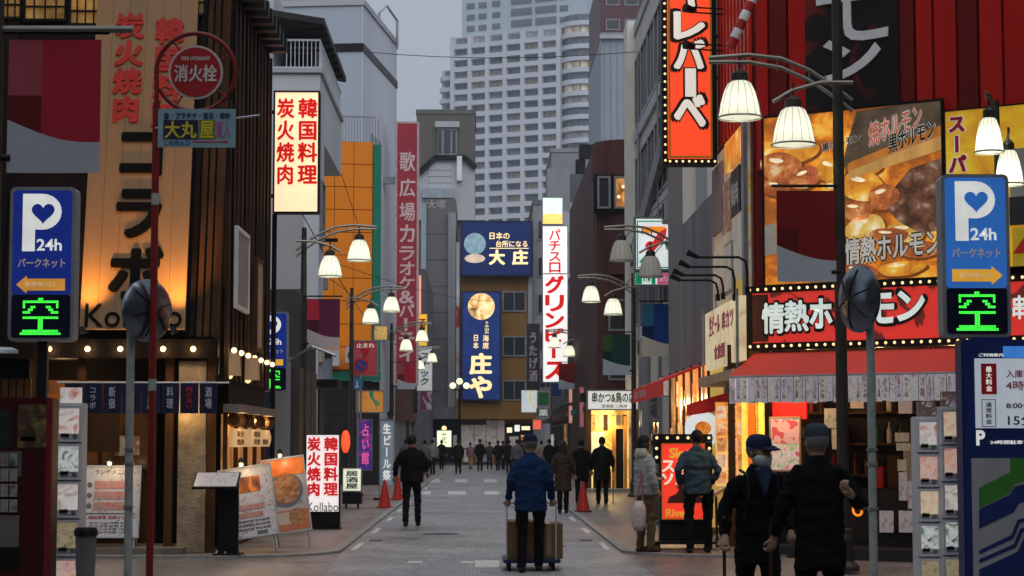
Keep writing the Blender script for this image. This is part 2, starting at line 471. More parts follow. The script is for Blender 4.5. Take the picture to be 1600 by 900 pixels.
# ================================================================== buildings, far to near
WMESH = {}
def window(root, x0, x1, z0, z1, y=0.0, t=0.07, frame=None, glass=None, mull=0, name='window'):
    frame = frame or ALU; glass = glass or GLASS
    w_, h_ = x1 - x0, z1 - z0
    k = (round(w_, 3), round(h_, 3), t, frame.name, glass.name, mull)
    if k not in WMESH:
        mb = MB().ring(-w_ / 2, w_ / 2, 0, h_, t, -.06, .03)
        for i in range(mull):
            xm = -w_ / 2 + w_ * (i + 1) / (mull + 1); mb.box(xm - t / 3, xm + t / 3, -.05, .02, t, h_ - t)
        WMESH[k] = (mb.mesh('window', frame), MB().box(-w_ / 2 + t, w_ / 2 - t, -.012, .02, t, h_ - t).mesh('pane', glass))
    f_ = link(name, WMESH[k][0], root, Matrix.Translation(((x0 + x1) / 2, y, z0)))
    link('pane', WMESH[k][1], f_)
    return f_
def side_window(root, y0, y1, z0, z1, x, sgn, **kw):
    """window in a side wall at local x, facing sgn*x"""
    o = window(root, -(y1 - y0) / 2, (y1 - y0) / 2, z0, z1, 0, **kw)
    o.matrix_local = Matrix.Translation((x, (y0 + y1) / 2, z0)) @ Matrix.Rotation(sgn * PI / 2, 4, 'Z')
    return o
def shell(root, w_, d_, h_, m, x=0.0, y=0.0, z=0.0, name='wall', cap=None, bevel=0.0):
    o = MB().box(x, x + w_, y, y + d_, z, z + h_).build(name, m, root, bevel=bevel)
    if cap:
        MB().ring2(x - .06, x + w_ + .06, y - .06, y + d_ + .06, z + h_, z + h_ + .35, .22).build('parapet', cap, root)
    return o
def ring2(s, x0, x1, y0, y1, z0, z1, t):
    s.box(x0, x1, y0, y0 + t, z0, z1); s.box(x0, x1, y1 - t, y1, z0, z1)
    s.box(x0, x0 + t, y0 + t, y1 - t, z0, z1); return s.box(x1 - t, x1, y0 + t, y1 - t, z0, z1)
MB.ring2 = ring2

# ---- the tower block, half a kilometre off, turned 25 degrees
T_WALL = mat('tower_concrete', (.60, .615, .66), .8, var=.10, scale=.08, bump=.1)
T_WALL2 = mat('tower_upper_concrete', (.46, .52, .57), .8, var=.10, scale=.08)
T_LIT = mat('lit_curtain', (.55, .46, .33), .6, emit=.14, var=.6, scale=.5)
T_CURT = mat('pale_curtain', (.34, .34, .33), .6, var=.4, scale=.3)
T_DIM = mat('dim_lamp_curtain', (.40, .34, .25), .6, emit=.05, var=.5, scale=.6)
T_BLIND = mat('blue_blind', (.16, .19, .21), .5, var=.4, scale=.4)
tf = Fr((0, 500, 0), math.radians(-25))
tx0, tx1, _, tz1 = tf.rect(706, 872, 56, 345)
tb = tf.M @ Vector((tx0, 0, 0))
tower = thing('apartment_tower', 'tall pale apartment tower with rows of balconies and a round corner', 'building', tb, tf.rz)
TW = tx1 - tx0; TS = 3.06; NR = 38
TH = tf.pt(790, 50)[1]
cols = 6; cw = TW / cols
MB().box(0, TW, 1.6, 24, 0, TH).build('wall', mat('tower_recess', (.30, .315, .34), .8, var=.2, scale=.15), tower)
mbp = MB()
for i in range(cols + 1): mbp.box(i * cw - .55, i * cw + .55, 0, 1.62, 0, TH)
mbp.build('column_frame', T_WALL, tower)
band = MB().box(.56, cw - .56, .05, 1.61, 0, 1.25).mesh('balcony', T_WALL)
pane = MB().ring(.56, cw - .56, 1.25, TS - .02, .18, 1.45, 1.58).box(cw / 2 - .08, cw / 2 + .08, 1.45, 1.58, 1.43, TS - .2).mesh('window_frame', ALU)
glass = [MB().box(.74, cw - .74, 1.52, 1.59, 1.43, TS - .2).mesh('pane', g) for g in (GLASSB, GLASSB, T_BLIND, T_BLIND, T_CURT, T_DIM)]
NV = 19
for r_ in range(NR):
    z = TH - (r_ + 1) * TS - .3
    if z < 0: break
    for c in range(cols):
        if r_ >= NV:
            continue
        M4 = Matrix.Translation((c * cw, 0, z))
        link('balcony', band, tower, M4)
        q = link('window', pane, tower, M4); link('pane', random.choice(glass), q)
mbf = MB()
for r_ in range(NV, NR):
    z = TH - (r_ + 1) * TS - .3
    if z > 0: mbf.box(.56, TW - .56, .05, 1.61, z, z + 1.25)
o_ = mbf.build('lower_balconies', T_WALL, tower); o_['kind'] = 'stuff'
# left wing: stepped, narrow balconies
lx = tf.pt(680, 200)[0] - tx0
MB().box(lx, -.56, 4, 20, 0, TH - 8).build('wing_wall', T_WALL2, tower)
wb = MB().loft([((lx - .56) / 2, 4, 0, (-.56 - lx) / 2 + .5, 1.9), ((lx - .56) / 2, 4, 1.15, (-.56 - lx) / 2 + .5, 1.9)], 24).mesh('balcony', T_WALL)
ww = MB().box(lx + 1, -1.4, 3.9, 4.05, 1.3, 2.8).mesh('window', GLASSB)
for r_ in range(NV):
    z = TH - 8 - (r_ + 1) * TS
    link('balcony', wb, tower, Matrix.Translation((0, 0, z))); link('window', ww, tower, Matrix.Translation((0, 0, z)))
# round corner bay on the right
rx1 = tf.pt(926, 200)[0] - tx0; rc = (TW + rx1) / 2 + .4; rr = (rx1 - TW) / 2
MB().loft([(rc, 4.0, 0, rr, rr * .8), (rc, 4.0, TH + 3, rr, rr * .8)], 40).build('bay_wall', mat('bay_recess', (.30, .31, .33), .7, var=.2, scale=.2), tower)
rb = MB().loft([(rc, 4.0, 0, rr + .9, rr * .8 + .9), (rc, 4.0, 1.2, rr + .9, rr * .8 + .9)], 40).mesh('balcony', T_WALL)
bw = {}
for i, g in enumerate((GLASSB, T_CURT, T_LIT)):
    mb = MB()
    for k in range(5):
        a = -PI / 2 + (k - 2) * .42
        c = Vector((rc + (rr + .05) * math.cos(a), 4 + (rr * .8 + .05) * math.sin(a), 2.15)); tn = Vector((-math.sin(a), math.cos(a) * .8, 0)).normalized()
        mb.obox(c, tn * rr * .17, Vector((math.cos(a), math.sin(a), 0)) * .12, (0, 0, .75))
    bw[i] = mb.mesh('window', g)
for r_ in range(NV):
    z = TH + 3 - (r_ + 1) * TS
    link('balcony', rb, tower, Matrix.Translation((0, 0, z)))
    link('window', bw[2 if r_ in (1, 4, 6) else (1 if r_ % 3 == 1 else 0)], tower, Matrix.Translation((0, 0, z)))
ex = tf.pt(941, 200)[0] - tx0
MB().box(rx1 - .5, ex, 5, 20, 0, TH - 3).build('end_wall', T_WALL, tower)
we = MB().box(rx1 + .6, ex - .6, 4.85, 5.05, 1.0, 2.4).mesh('window', GLASSB)
for r_ in range(NV): link('window', we, tower, Matrix.Translation((0, 0, TH - 3 - (r_ + 1) * TS)))
# set-back top storeys
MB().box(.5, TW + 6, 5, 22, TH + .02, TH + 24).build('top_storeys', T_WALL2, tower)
mt = MB().box(0, 2.3, 4.85, 5.05, 0, 1.5).mesh('window', GLASSB)
mt2 = MB().box(0, 6.0, 4.85, 5.05, 0, 1.9).mesh('window', GLASSB)
for r_ in range(4):
    for k, (x, big) in enumerate(((2, 0), (5.5, 0), (9.5, 0), (15, 1), (22, 1), (29, 0), (32.5, 0))):
        if x < TW + 2: link('window', mt2 if big else mt, tower, Matrix.Translation((x, 0, TH + 2.2 + r_ * TS)))

def block(name, label, Y, x0, x1, ytop, depth, m, cap=None, rz=0.0, ybot=None, cat='building', loc_from='left'):
    """plain body: front at distance Y from photo x0 to x1, top at photo ytop"""
    f = Fr((0, Y, 0))
    a, b, _, z1 = f.rect(x0, x1, ytop, 690)
    z1 = f.pt((x0 + x1) / 2, ytop)[1]
    root = thing(name, label, cat, (a, Y, 0), rz)
    shell(root, b - a, depth, z1, m, cap=cap)
    return root, Fr((a, Y, 0), rz), b - a, z1
# ---- right-hand far blocks
CONC_D = mat('dark_concrete', (.13, .13, .135), .85, var=.4, scale=.9, bump=.3, streak=True)
CONC_M = mat('grey_concrete', (.27, .275, .29), .85, var=.3, scale=.9, bump=.3, streak=True)
CONC_L = mat('pale_concrete', (.44, .455, .48), .85, var=.12, scale=.4, bump=.15, streak=True)
DRED = mat('dark_red_tile', (.10, .030, .032), .6, var=.2, scale=1.5)
BRED = mat('red_brown_panel', (.075, .026, .024), .55, var=.25, scale=.8)
r0, f0, w0, h0 = block('office_block', 'dark red high block at the top beside the tower', 300, 938, 1090, -40, 30, DRED)
for r_ in range(6):
    for c in range(5):
        window(r0, 1 + c * 3, 3.2 + c * 3, h0 - 5 - r_ * 4, h0 - 3.2 - r_ * 4, t=.15)
r0, f0, w0, h0 = block('office_block', 'blue-grey ribbed block below the dark red high block', 170, 940, 1075, 57, 20, mat('blue_grey_cladding', (.30, .335, .375), .6, var=.08, scale=.3, streak=True), cap=CONC_M)
for i in range(13): MB().box(.25 + i * .6, .29 + i * .6, -.06, -.002, 2, h0 - .3).build('rib', CONC_M, r0)
MB().box(-.1, w0 + .1, -.3, -.08, h0 - .25, h0 + .1).build('coping', CONC_L, r0)
# grey rooftop volumes right of the blue end building
r0, f0, w0, h0 = block('grey_building', 'mauve-grey windowless block at the foot of the tower', 160, 862, 945, 238, 12, mat('mauve_grey', (.27, .265, .30), .85, var=.08, scale=.3), cap=CONC_M)
for i in range(4): window(r0, .4 + i * .95, 1.0 + i * .95, h0 - 3.2, h0 - 1.8)
r0, f0, w0, h0 = block('grey_building', 'dark grey building stepping up behind the white vertical slot sign', 118, 868, 960, 272, 10, CONC_D)
MB().box(-.5, .9, -.3, 3, h0 - 3.5, h0 + .3).build('stair_tower', CONC_M, r0)
MB().box(1.3, 1.9, .4, 1.4, h0 + .01, h0 + 1.0).build('cooling_unit', DARKM, r0, bevel=.05)
MB().box(1.5, 2.3, .2, 1.0, h0 + 1.05, h0 + 1.9).build('cooling_unit', DARKM, r0, bevel=.05)
MB().box(.1, 1.15, -.35, -.002, h0 - 6.5, h0 - 2.4).build('white_panel', CONC_L, r0)
for r_ in range(3): window(r0, 1.6, 3.0, h0 - 6 - r_ * 3, h0 - 4.4 - r_ * 3, mull=1)
# ---- the brown building with the lit upper window (right)
r0, f0, w0, h0 = block('restaurant_building', 'red-brown restaurant building with rounded corner and lit amber upper window', 66, 932, 1010, 222, 20, BRED)
zt, zb = f0.pt(960, 275)[1], f0.pt(960, 330)[1]
MB().loft([(.95, 1.1, zt, 1.05, 1.4), (.95, 1.1, h0 + .05, 1.05, 1.4)], 32).build('rounded_corner', BRED, r0)
MB().loft([(.95, 1.1, 3.4, .9, 1.1), (.95, 1.1, zt - .01, .9, 1.1)], 32).build('corner_glazing', GLASS, r0)
MB().loft([(.95, 1.1, zb - 2.2, 1.0, 1.35), (.95, 1.1, zb, 1.0, 1.35)], 32).build('corner_band', BRED, r0)
AMB = ramp_mat('amber_interior', [(0, (.10, .035, .01)), (.45, (.35, .14, .035)), (.75, (.75, .38, .10)), (1, (1, .75, .35))], 2.2, emit=.7)
window(r0, .60, 1.18, zb + .05, zt - .05, y=-.31, glass=AMB)
window(r0, .02, .48, zb + .05, zt - .05, y=-.31, glass=GLASS)
MB().box(-.1, 1.4, -.28, -.01, zb - .1, zt + .02).build('window_surround', BLACK, r0)
for k in range(9):
    an = PI + .15 + k * .33; MB().box(.95 + .93 * math.cos(an) - .03, .95 + .93 * math.cos(an) + .03, 1.1 + 1.13 * math.sin(an) - .03, 1.1 + 1.13 * math.sin(an) + .03, 3.4, zt).build('mullion', BRED, r0)
for i in range(3): MB().ball((.75 + i * .16, -.42, zb + .45 + .35 * (i % 2)), .06).build('hanging_lamp', BULB, r0)
for k in range(3):
    z = 3.4 + k * 1.7
    if z < zb - 3.2: window(r0, .4, 1.5, z + .3, z + 1.4, y=-.01, glass=GLASS)
MB().box(-.6, w0, -.5, -.01, 2.95, 3.25).build('canopy', DARKM, r0)
# ---- white-grey building with big raked windows (right side wall on the street)
RX = 4.95
frs = Fr((RX, 62, 0), -PI / 2)
WG = mat('white_grey_render', (.58, .54, .48), .8, var=.12, scale=.6, bump=.15, streak=True)
ST = mat('pale_stone_panel', (.60, .54, .50), .75, var=.08, scale=.8, bump=.1)
rr0 = thing('commercial_building', 'tall white-grey building with long dark windows above the convenience store sign', 'building', (RX, 38.6, 0))
hh = 14.6
shell(rr0, 9, 23.4, hh, WG, cap=CONC_L)
MB().box(-.28, .02, 22.2, 23.6, 0, hh + .5).build('corner_pier', mat('cream_pier', (.72, .69, .60), .7, var=.1), rr0)
for k in range(3):
    z = 5.2 + k * 3.15
    MB().box(-.10, -.002, 5.6, 22.0, z - .45, z - .1).build('ledge', CONC_L, rr0)
    for i in range(7):
        side_window(rr0, 6.0 + i * 2.28, 8.1 + i * 2.28, z, z + 2.2, -.02, -1, mull=1, t=.09)
MB().obox((-.16, 13.5, 9.0), (.09, 0, 0), (0, 8.4, -1.6), (0, .05, .28)).build('raking_beam', CONC_M, rr0)
for i in range(4):
    for j in range(5):
        MB().box(-.06, -.003, .1 + i * 1.33, .1 + i * 1.33 + 1.31, 3.2 + j * 2.2, 5.38 + j * 2.2).build('stone_panel', ST, rr0)
for i in range(3):
    for j in range(2): side_window(rr0, 1.2 + i * 6.5, 3.8 + i * 6.5, .3 + j * 1.45, 1.6 + j * 1.3, -.02, -1, mull=1)
MB().box(-.89, -.005, -.1, 2.9, 0, 13.2).build('stone_wing', mat('stone_joint', (.30, .27, .25), .8), rr0)
for j in range(7):
    for i in range(2): MB().box(-.885 + i * .44, -.455 + i * .44, -.13, -.101, 3.0 + j * 1.42, 4.41 + j * 1.42).build('stone_panel', ST, rr0)
MB().box(-.60, -.40, -.2, -.131, 4, 13).build('conduit', CONC_M, rr0)

# ================================================================== end of the street
NAVY = mat('navy_sign_blue', (.012, .030, .145), .45, emit=.10, var=.12, small=True)
NAVY2 = mat('navy_sign_blue_bright', (.02, .055, .24), .4, emit=.16, var=.3, scale=1.2, small=True)
OCHRE = mat('ochre_render', (.24, .118, .028), .75, var=.12, scale=.6, bump=.1)
L_CREAM = mat('lit_cream_letter', (1, .74, .36), .4, emit=.80, var=.05, small=True)
r0, f0, w0, h0 = block('izakaya_building', 'ochre building with blue signs closing the end of the street', 138, 720, 831, 346, 12, OCHRE)
izk = r0
for yt, yb in ((455, 487), (525, 557), (594, 626)):
    a, b, z0, z1 = f0.rect(785, 822, yt, yb)
    window(r0, a, b, z0, z1, y=-.02, glass=GLASS, mull=1, t=.1)
MB().box(w0 - .28, w0 + .05, -.14, -.002, 3.2, h0 - 4).build('downpipe', CONC_M, r0)
a, b, z0, z1 = f0.rect(712, 838, 628, 655)
MB().box(a, b, -.9, -.003, z0, z1).build('fascia', OCHRE, r0)
PANELW = ramp_mat('poster_panels', [(0, (.22, .16, .14)), (.4, (.50, .42, .39)), (.7, (.62, .55, .52)), (1, (.5, .25, .2))], 1.6, emit=.10)
for i, (xa, xb) in enumerate(((721, 740), (741, 759), (760, 776), (777, 788))):
    a, b, z0, z1 = f0.rect(xa, xb, 664 if i < 2 else 657, 700)
    MB().box(a, b, -.12, -.004, z0, z1).build('poster_panel', PANELW, r0)
for i, (xa, xb, ya, yb, m_) in enumerate(((792, 800, 668, 676, L_WARM), (804, 812, 664, 674, L_WHITE), (815, 828, 666, 672, L_WARM), (796, 810, 682, 700, PANELW), (814, 830, 680, 704, AMB), (724, 736, 702, 722, PANELW), (744, 770, 704, 722, CONC_M))):  # small panels, mostly glowing, added to lighten the end of the street
    a, b, z0, z1 = f0.rect(xa, xb, ya, yb); MB().box(a, b, -.2, -.09, z0, z1).build('added_panel', m_, r0)
a, b, z0, z1 = f0.rect(790, 832, 662, 722)
MB().box(a, b, -.08, -.004, z0, z1).build('dark_entrance', BLACK, r0)
s = Sign('rooftop_sign', 'wide blue rooftop sign with a pale globe and cream lettering', 'sign', 137.2, 720, 832, 345, 431, .5, NAVY, mat('navy_housing', (.01, .02, .07), .5), .12)
s.disc(742, 381, 17, mat('globe_pale', (.30, .45, .52), .5, emit=.25, var=.3, scale=3, small=True))
s.disc(742, 404, 16, mat('lit_bowl', (.75, .55, .40), .5, emit=.4, var=.3, scale=2, small=True), ry=7)
s.text('日本の', 765, 796, 363, 374, L_CREAM)
s.text('台所になる', 775, 824, 376, 386, L_CREAM)
s.text('大', 765, 788, 391, 413, L_CREAM, bold=.05); s.text('庄', 801, 824, 391, 413, L_CREAM, bold=.05)
s.box(765, 826, 387.4, 388.6, L_CREAM, 'rule')
s = Sign('vertical_sign', 'tall blue vertical sign with round moon emblem over cream characters', 'sign', 136.8, 721, 783, 455, 626, .5, NAVY2, mat('navy_housing', (0, 0, 0)), .1)
s.disc(752, 479, 21, ramp_mat('moon_print', [(0, (.12, .05, .02)), (.35, (.8, .45, .15)), (.6, (1, .72, .34)), (1, (1, .85, .5))], 1.3, emit=.7))
s.text('うみ山の', 757, 764, 502, 522, L_CREAM, True); s.text('日本', 739, 748, 522, 546, L_CREAM, True); s.text('海席', 754, 764, 523, 546, L_CREAM, True)
s.text('庄', 735, 767, 553, 584, L_CREAM, bold=.055); s.text('や', 735, 767, 589, 621, L_CREAM, bold=.055)
# ---- the grey building with the barrel gable behind
GBROWN = mat('grey_brown_tile', (.135, .122, .105), .85, var=.1, scale=.4)
SLATE = mat('slate_column', (.155, .15, .15), .8, var=.1, scale=.3)
r0, f0, w0, h0 = block('hall_building', 'grey-brown gabled building left of the blue end signs', 151, 650, 742, 178, 9, GBROWN, cap=CONC_D)
def pr(x0, x1, y0, y1): return f0.rect(x0, x1, y0, y1)
a, b, z0, z1 = pr(684, 714, 196, 245)
MB().box(a, b, -.3, -.002, z0, z1).build('window_bay', CONC_M, r0)
for xa, xb in ((685, 690), (694, 704), (707, 712)):
    a, b, q0, q1 = pr(xa, xb, 204, 240); MB().box(a, b, -.36, -.301, q0, q1).build('window', GLASS, r0)
a, b, z0, z1 = pr(680, 718, 191, 200); MB().box(a, b, -.5, -.301, z0, z1).build('lintel', CONC_L, r0)
P = [f0.pt(x, y) for x, y in ((655, 345), (655, 272), (680, 248), (726, 248), (742, 262), (742, 345))]
MB().prism(P[::-1] if 0 else [P[0], P[5], P[4], P[3], P[2], P[1]], -.45, -.003).build('gable', CONC_L, r0)
mb = MB()
for q in ((655, 272, 680, 248), (680, 248, 726, 248), (726, 248, 743, 264)):
    p0, p1 = f0.pt(q[0], q[1]), f0.pt(q[2], q[3]); v = Vector((p1[0] - p0[0], 0, p1[1] - p0[1])) / 2
    mb.obox(((p0[0] + p1[0]) / 2, -.5, (p0[1] + p1[1]) / 2), v * 1.03, (0, .25, 0), Vector((-v.z, 0, v.x)).normalized() * .2)
mb.build('gable_edge', BLACK, r0)
a, b, z0, z1 = pr(714, 722, 246, 284); MB().box(a, b, -.8, -.46, z0, z1).build('white_duct', L_WHITE if 0 else WHITE, r0)
a, b, z0, z1 = pr(660, 710, 296, 311); MB().box(a, b, -.9, -.46, z0, z1).build('balcony', mat('blue_grey_panel', (.33, .37, .41), .6), r0)
for i in range(4):
    a, b, z0, z1 = pr(670, 705, 258 + i * 10, 267 + i * 10); MB().box(a, b, -.52, -.46, z0, z1).build('board', CONC_L, r0)
r1, f1, w1, h1 = block('slate_tower', 'tall slate-grey slab with two pale characters at its top', 138.4, 665, 712, 311, 10, SLATE)
a, b, z0, z1 = f1.rect(665, 700, 311, 328); MB().text('大塚', f1.rect(668, 696, 313, 326)[0], f1.rect(668, 696, 313, 326)[1], f1.rect(668, 696, 313, 326)[2], f1.rect(668, 696, 313, 326)[3], -.01).build('lettering', mat('faded_letter', (.42, .41, .38), .7), r1)
a, b, z0, z1 = f1.rect(700, 712, 333, 645); MB().box(a, b, -.4, -.002, z0, z1).build('pilaster', CONC_M, r1)
a, b, z0, z1 = f1.rect(658, 666, 318, 520); MB().box(a, b, -.3, -.002, z0, z1).build('pilaster', mat('blue_grey_panel', (0, 0, 0)), r1)
a, b, z0, z1 = f1.rect(713, 718, 380, 640); MB().box(a, b, -.6, -.05, z0, z1).build('banner_strip', ramp_mat('white_red_strip', [(0, (.6, .6, .62)), (.62, (.6, .58, .58)), (.7, (.5, .05, .06)), (1, (.5, .06, .08))], .35), r1)
a, b, z0, z1 = f1.rect(655, 716, 655, 722); MB().box(a, b, -.1, -.003, z0, z1).build('dark_entrance', BLACK, r1)
for xa, xb, ya, yb, m_ in ((660, 668, 690, 716, AMB), (671, 680, 684, 700, PANELW), (708, 714, 680, 712, PANELW)):  # glowing panels added to lighten the dark entrance
    a, b, z0, z1 = f1.rect(xa, xb, ya, yb); MB().box(a, b, -.2, -.11, z0, z1).build('added_panel', m_, r1)
a, b, z0, z1 = f1.rect(650, 720, 636, 655); MB().box(a, b, -1.2, -.004, z0, z1).build('canopy', CONC_D, r1)
for k in range(7):
    z = 5.2 + k * 1.9
    MB().box(.02, w1 - .65, -.03, -.002, z, z + .05).build('panel_joint', CONC_D, r1)
s = Sign('lit_menu_sign', 'small glowing pale green standing sign in the dark end doorway', 'sign', 126, 682, 706, 672, 699, .3, mat('lit_pale_green', (.85, .95, .62), .4, emit=.85), GREYM, .04)
s.text('花', 690, 698, 676, 693, mat('olive_letter', (.35, .40, .10), .5), bold=.0)
MB().box(-.05, .05, .05, .15, -s.root.location.z + .006, 0).build('post', DARKM, s.root)
MB().disc(0, s.h + .12, .16, .0, .1).build('lamp', BULB, s.root)
# right-hand end filler: buildings beyond the T junction
r0, f0, w0, h0 = block('grey_building', 'grey end-of-street block between the blue signs and the white slot sign', 139, 833, 930, 320, 12, CONC_M, cap=CONC_D)
for r_ in range(5):
    for c in range(2): window(r0, .3 + c * 1.6, 1.5 + c * 1.6, h0 - 2.6 - r_ * 2.7, h0 - 1.1 - r_ * 2.7, t=.1, mull=1)
# ================================================================== left-hand side, far to near
BGP = mat('blue_grey_render', (.42, .47, .54), .8, var=.10, scale=.25, bump=.1, streak=True)
BGP2 = mat('white_end_render', (.58, .60, .66), .8, var=.10, scale=.25, bump=.1, streak=True)
f = Fr((at(565, 100, 80).x, 80, 0), math.radians(-7))
wl = -f.pt(425, 120)[0]; hz = f.pt(565, 8)[1]
r0 = thing('office_block', 'large blue-grey block with a dark band, behind the white terrace house', 'building', f.o, f.rz)
MB().box(-wl, 0, 0, 8.6, 0, hz).build('wall', [BGP], r0)
MB().box(.002, .05, -.03, 8.62, 0, hz).build('end_wall', BGP2, r0)
z = f.pt(565, 72)[1]
MB().box(-wl, .09, -.05, 8.66, z - .22, z + .12).build('dark_band', DARKM, r0)
MB().box(-wl, .12, -.07, 8.7, hz + .002, hz + .25).build('coping', CONC_L, r0)
for i in range(3): MB().box(.052, .07, 2.0 + i * .9, 2.6 + i * .9, z - 4.6, z - 3.4).build('vent_panel', CONC_M, r0)
for i in range(4): MB().tube([(-wl + 1.2 + i * .7, 1, hz), (-wl + 1.2 + i * .7, 1, hz + 1.6 + .5 * (i % 2))], .04).build('mast', GREYM, r0)
MB().tube([(-.4, 6.4, hz), (-.4, 6.4, hz + 1.1), (-.1, 6.6, hz + 1.5), (.3, 7.2, hz + .9), (.3, 7.2, hz - .4)], .06).build('roof_davit', GREYM, r0)
MB().ring2(-wl, -wl + 3.2, .4, 3.4, hz + .26, hz + 1.3, .05).build('roof_railing', GREYM, r0)
# ---- narrow grey buildings beyond the orange one
r0, f0, w0, h0 = block('grey_building', 'narrow grey building between the orange front and the red karaoke sign', 92, 560, 616, 205, 24, CONC_M, cap=CONC_D)
for r_ in range(6): window(r0, .15, 1.3, 3.5 + r_ * 2.0, 4.9 + r_ * 2.0, t=.08, mull=1)
for r_ in range(6):
    for c in range(6): side_window(r0, 1 + c * 3.6, 3.2 + c * 3.6, 3.5 + r_ * 2.0, 4.9 + r_ * 2.0, w0 + .01, 1, mull=1)
MB().box(w0 + .002, w0 + .9, -.2, .5, 2.6, 9.5).build('brown_sign_stack', mat('brown_panel', (.12, .07, .05), .6), r0)
r0, f0, w0, h0 = block('grey_building', 'dark shopfront row on the left under the red karaoke sign', 117, 560, 664, 420, 20, CONC_D)
for r_ in range(3):
    for c in range(3): window(r0, .3 + c * 1.2, 1.3 + c * 1.2, 3.2 + r_ * 2.4, 5.0 + r_ * 2.4, t=.08)
# ---- the orange building
ORG = mat('orange_panel', (.86, .24, .006), .5, var=.06, scale=.8)
GRN = mat('green_panel', (.012, .19, .12), .5, var=.1)
f = Fr((at(582, 400, 70).x, 70, 0), math.radians(9))
wl = -f.pt(492, 400)[0]; hz = f.pt(545, 221)[1]
org = thing('orange_building', 'bright orange panelled building with a green edge', 'building', f.o, f.rz)
MB().box(-wl, 0, .03, 14, 0, hz).build('wall', mat('orange_joint', (.28, .09, .006), .7), org)
nz = 10; zb0 = f.pt(545, 578)[1]
for i in range(3):
    for j in range(nz):
        x0 = -wl + wl * i / 3; z0 = zb0 + (hz - zb0) * j / nz
        MB().box(x0 + .012, x0 + wl / 3 - .012, 0, .032, z0 + .014, z0 + (hz - zb0) / nz - .014).build('panel', ORG, org)
MB().box(.01, .30, -.08, 14, zb0, hz - .1).build('green_edge', GRN, org)
MB().box(-wl, .3, -.25, -.082, zb0 - .4, zb0 - .05).build('green_fascia', GRN, org)
mb = MB()
for k in range(14): mb.tube([(-wl + .9 + k * .11, .3, hz), (-wl + .9 + k * .11, .3, hz + .95)], .012, 5)
mb.box(-wl + .85, .1, .28, .32, hz + .95, hz + 1.0); mb.build('roof_railing', GREYM, org)
MB().box(-wl + .2, -wl + .8, .6, 2, hz, hz + 1.7).build('roof_hut', mat('rust_brown', (.10, .05, .03), .8), org)
for (xa, xb, ya, yb, lit) in ((556, 600, 640, 725, 0),):
    MB().box(-wl, .29, -.03, .029, .03, zb0 - .42).build('dark_shopfront', mat('dark_shop', (.02, .017, .015), .5, var=.5, scale=3), org)
# ---- the white terrace house
WT = mat('white_terrace_render', (.58, .60, .63), .8, var=.12, scale=.5, bump=.15, streak=True)
f = Fr((at(500, 120, 48).x, 48, 0))
r0 = thing('terrace_house', 'white house with railed roof terrace and dark sloping eaves', 'building', f.o)
zf = f.pt(470, 104)[1]; zr = f.pt(470, 22)[1]
MB().box(-6, 0, .01, 1.5, 0, 9.3).build('wall', WT, r0)
MB().box(-6, 0, .01, 7.5, 9.3, zf).build('overhang_wall', WT, r0)
MB().box(-6, -1.25, .6, 7.4, zf, zf + 2.2).build('upper_wall', WT, r0)
MB().box(-1.25, -.25, 2.8, 7.4, zf, zr - .25).build('upper_wall', WT, r0)
v = [(-1.55, -.25, zr - .05), (.12, -.25, zr - .32), (.12, 7.6, zr - .32), (-1.55, 7.6, zr - .05)]
MB().add([*v, *[(x, y, z_ + .16) for x, y, z_ in v]], [(0, 3, 2, 1), (4, 5, 6, 7), (0, 1, 5, 4), (1, 2, 6, 5), (2, 3, 7, 6), (3, 0, 4, 7)]).build('eaves', mat('dark_roof', (.03, .028, .026), .7, bump=.4), r0)
for k in range(8): MB().box(-1.5, .1, .1 + k * .9, .18 + k * .9, zr - .40, zr - .33).build('rafter', mat('dark_roof', (0, 0, 0)), r0)
mb = MB()
for k in range(9): mb.box(-.86 + k * .105, -.84 + k * .105, .03, .05, zf, zf + .66)
mb.box(-.88, .0, .02, .06, zf + .66, zf + .71)
for k in range(40): mb.box(-.03, -.01, .1 + k * .18, .12 + k * .18, zf, zf + .66)
mb.box(-.04, .0, .06, 7.4, zf + .66, zf + .71)
mb.build('terrace_railing', mat('pale_railing', (.62, .65, .68), .5), r0)
window(r0, -1.15, -.35, zf + .1, zf + .95, y=2.79)
MB().box(-6, .06, -.06, 7.55, zf - .16, zf - .04).build('string_course', CONC_L, r0)
a, b, z0, z1 = f.rect(430, 474, 335, 452); MB().box(a, b, -.06, -.002, z0, z1).build('grey_shutter', mat('shutter_grey', (.40, .40, .41), .7, var=.06, streak=True), r0)
side_window(r0, .3, 1.2, 6.6, 8.2, .01, 1)
side_window(r0, .3, 1.2, 3.6, 5.2, .01, 1, frame=mat('cream_frame', (.5, .48, .42), .6))
MB().box(-3, .5, -.02, 1.6, 2.95, 3.15).build('canopy', BLACK, r0)
MB().box(-.4, -.1, -.12, -.002, .03, 2.9).build('stone_pier', CONC_M, r0)
MB().box(.002, .05, .1, 1.45, .03, 2.9).build('dark_shopfront', mat('dark_shop', (.02, .017, .015), .5, var=.5, scale=3), r0)
# dark passage building between the corner restaurant and the terrace house
r0, f0, w0, h0 = block('shuttered_house', 'grey shuttered house just behind the corner restaurant', 41, 360, 462, 452, 5, mat('grimy_wall', (.06, .058, .055), .85, var=.3))
MB().box(w0 - .55, w0 - .1, -.05, -.002, .03, 3.4).build('grey_door', CONC_M, r0)
for i in range(3): MB().box(w0 + .004, w0 + .05, .4 + i * 1.5, 1.7 + i * 1.5, .1, 3.2).build('shutter', mat('brown_shutter', (.09, .07, .055), .6, streak=True), r0)
MB().tube([(w0 - .3, -.2, 3.2), (w0 + .4, -.5, 3.6), (w0 + .9, -.6, 3.4)], .03).build('pipe', GREYM, r0)

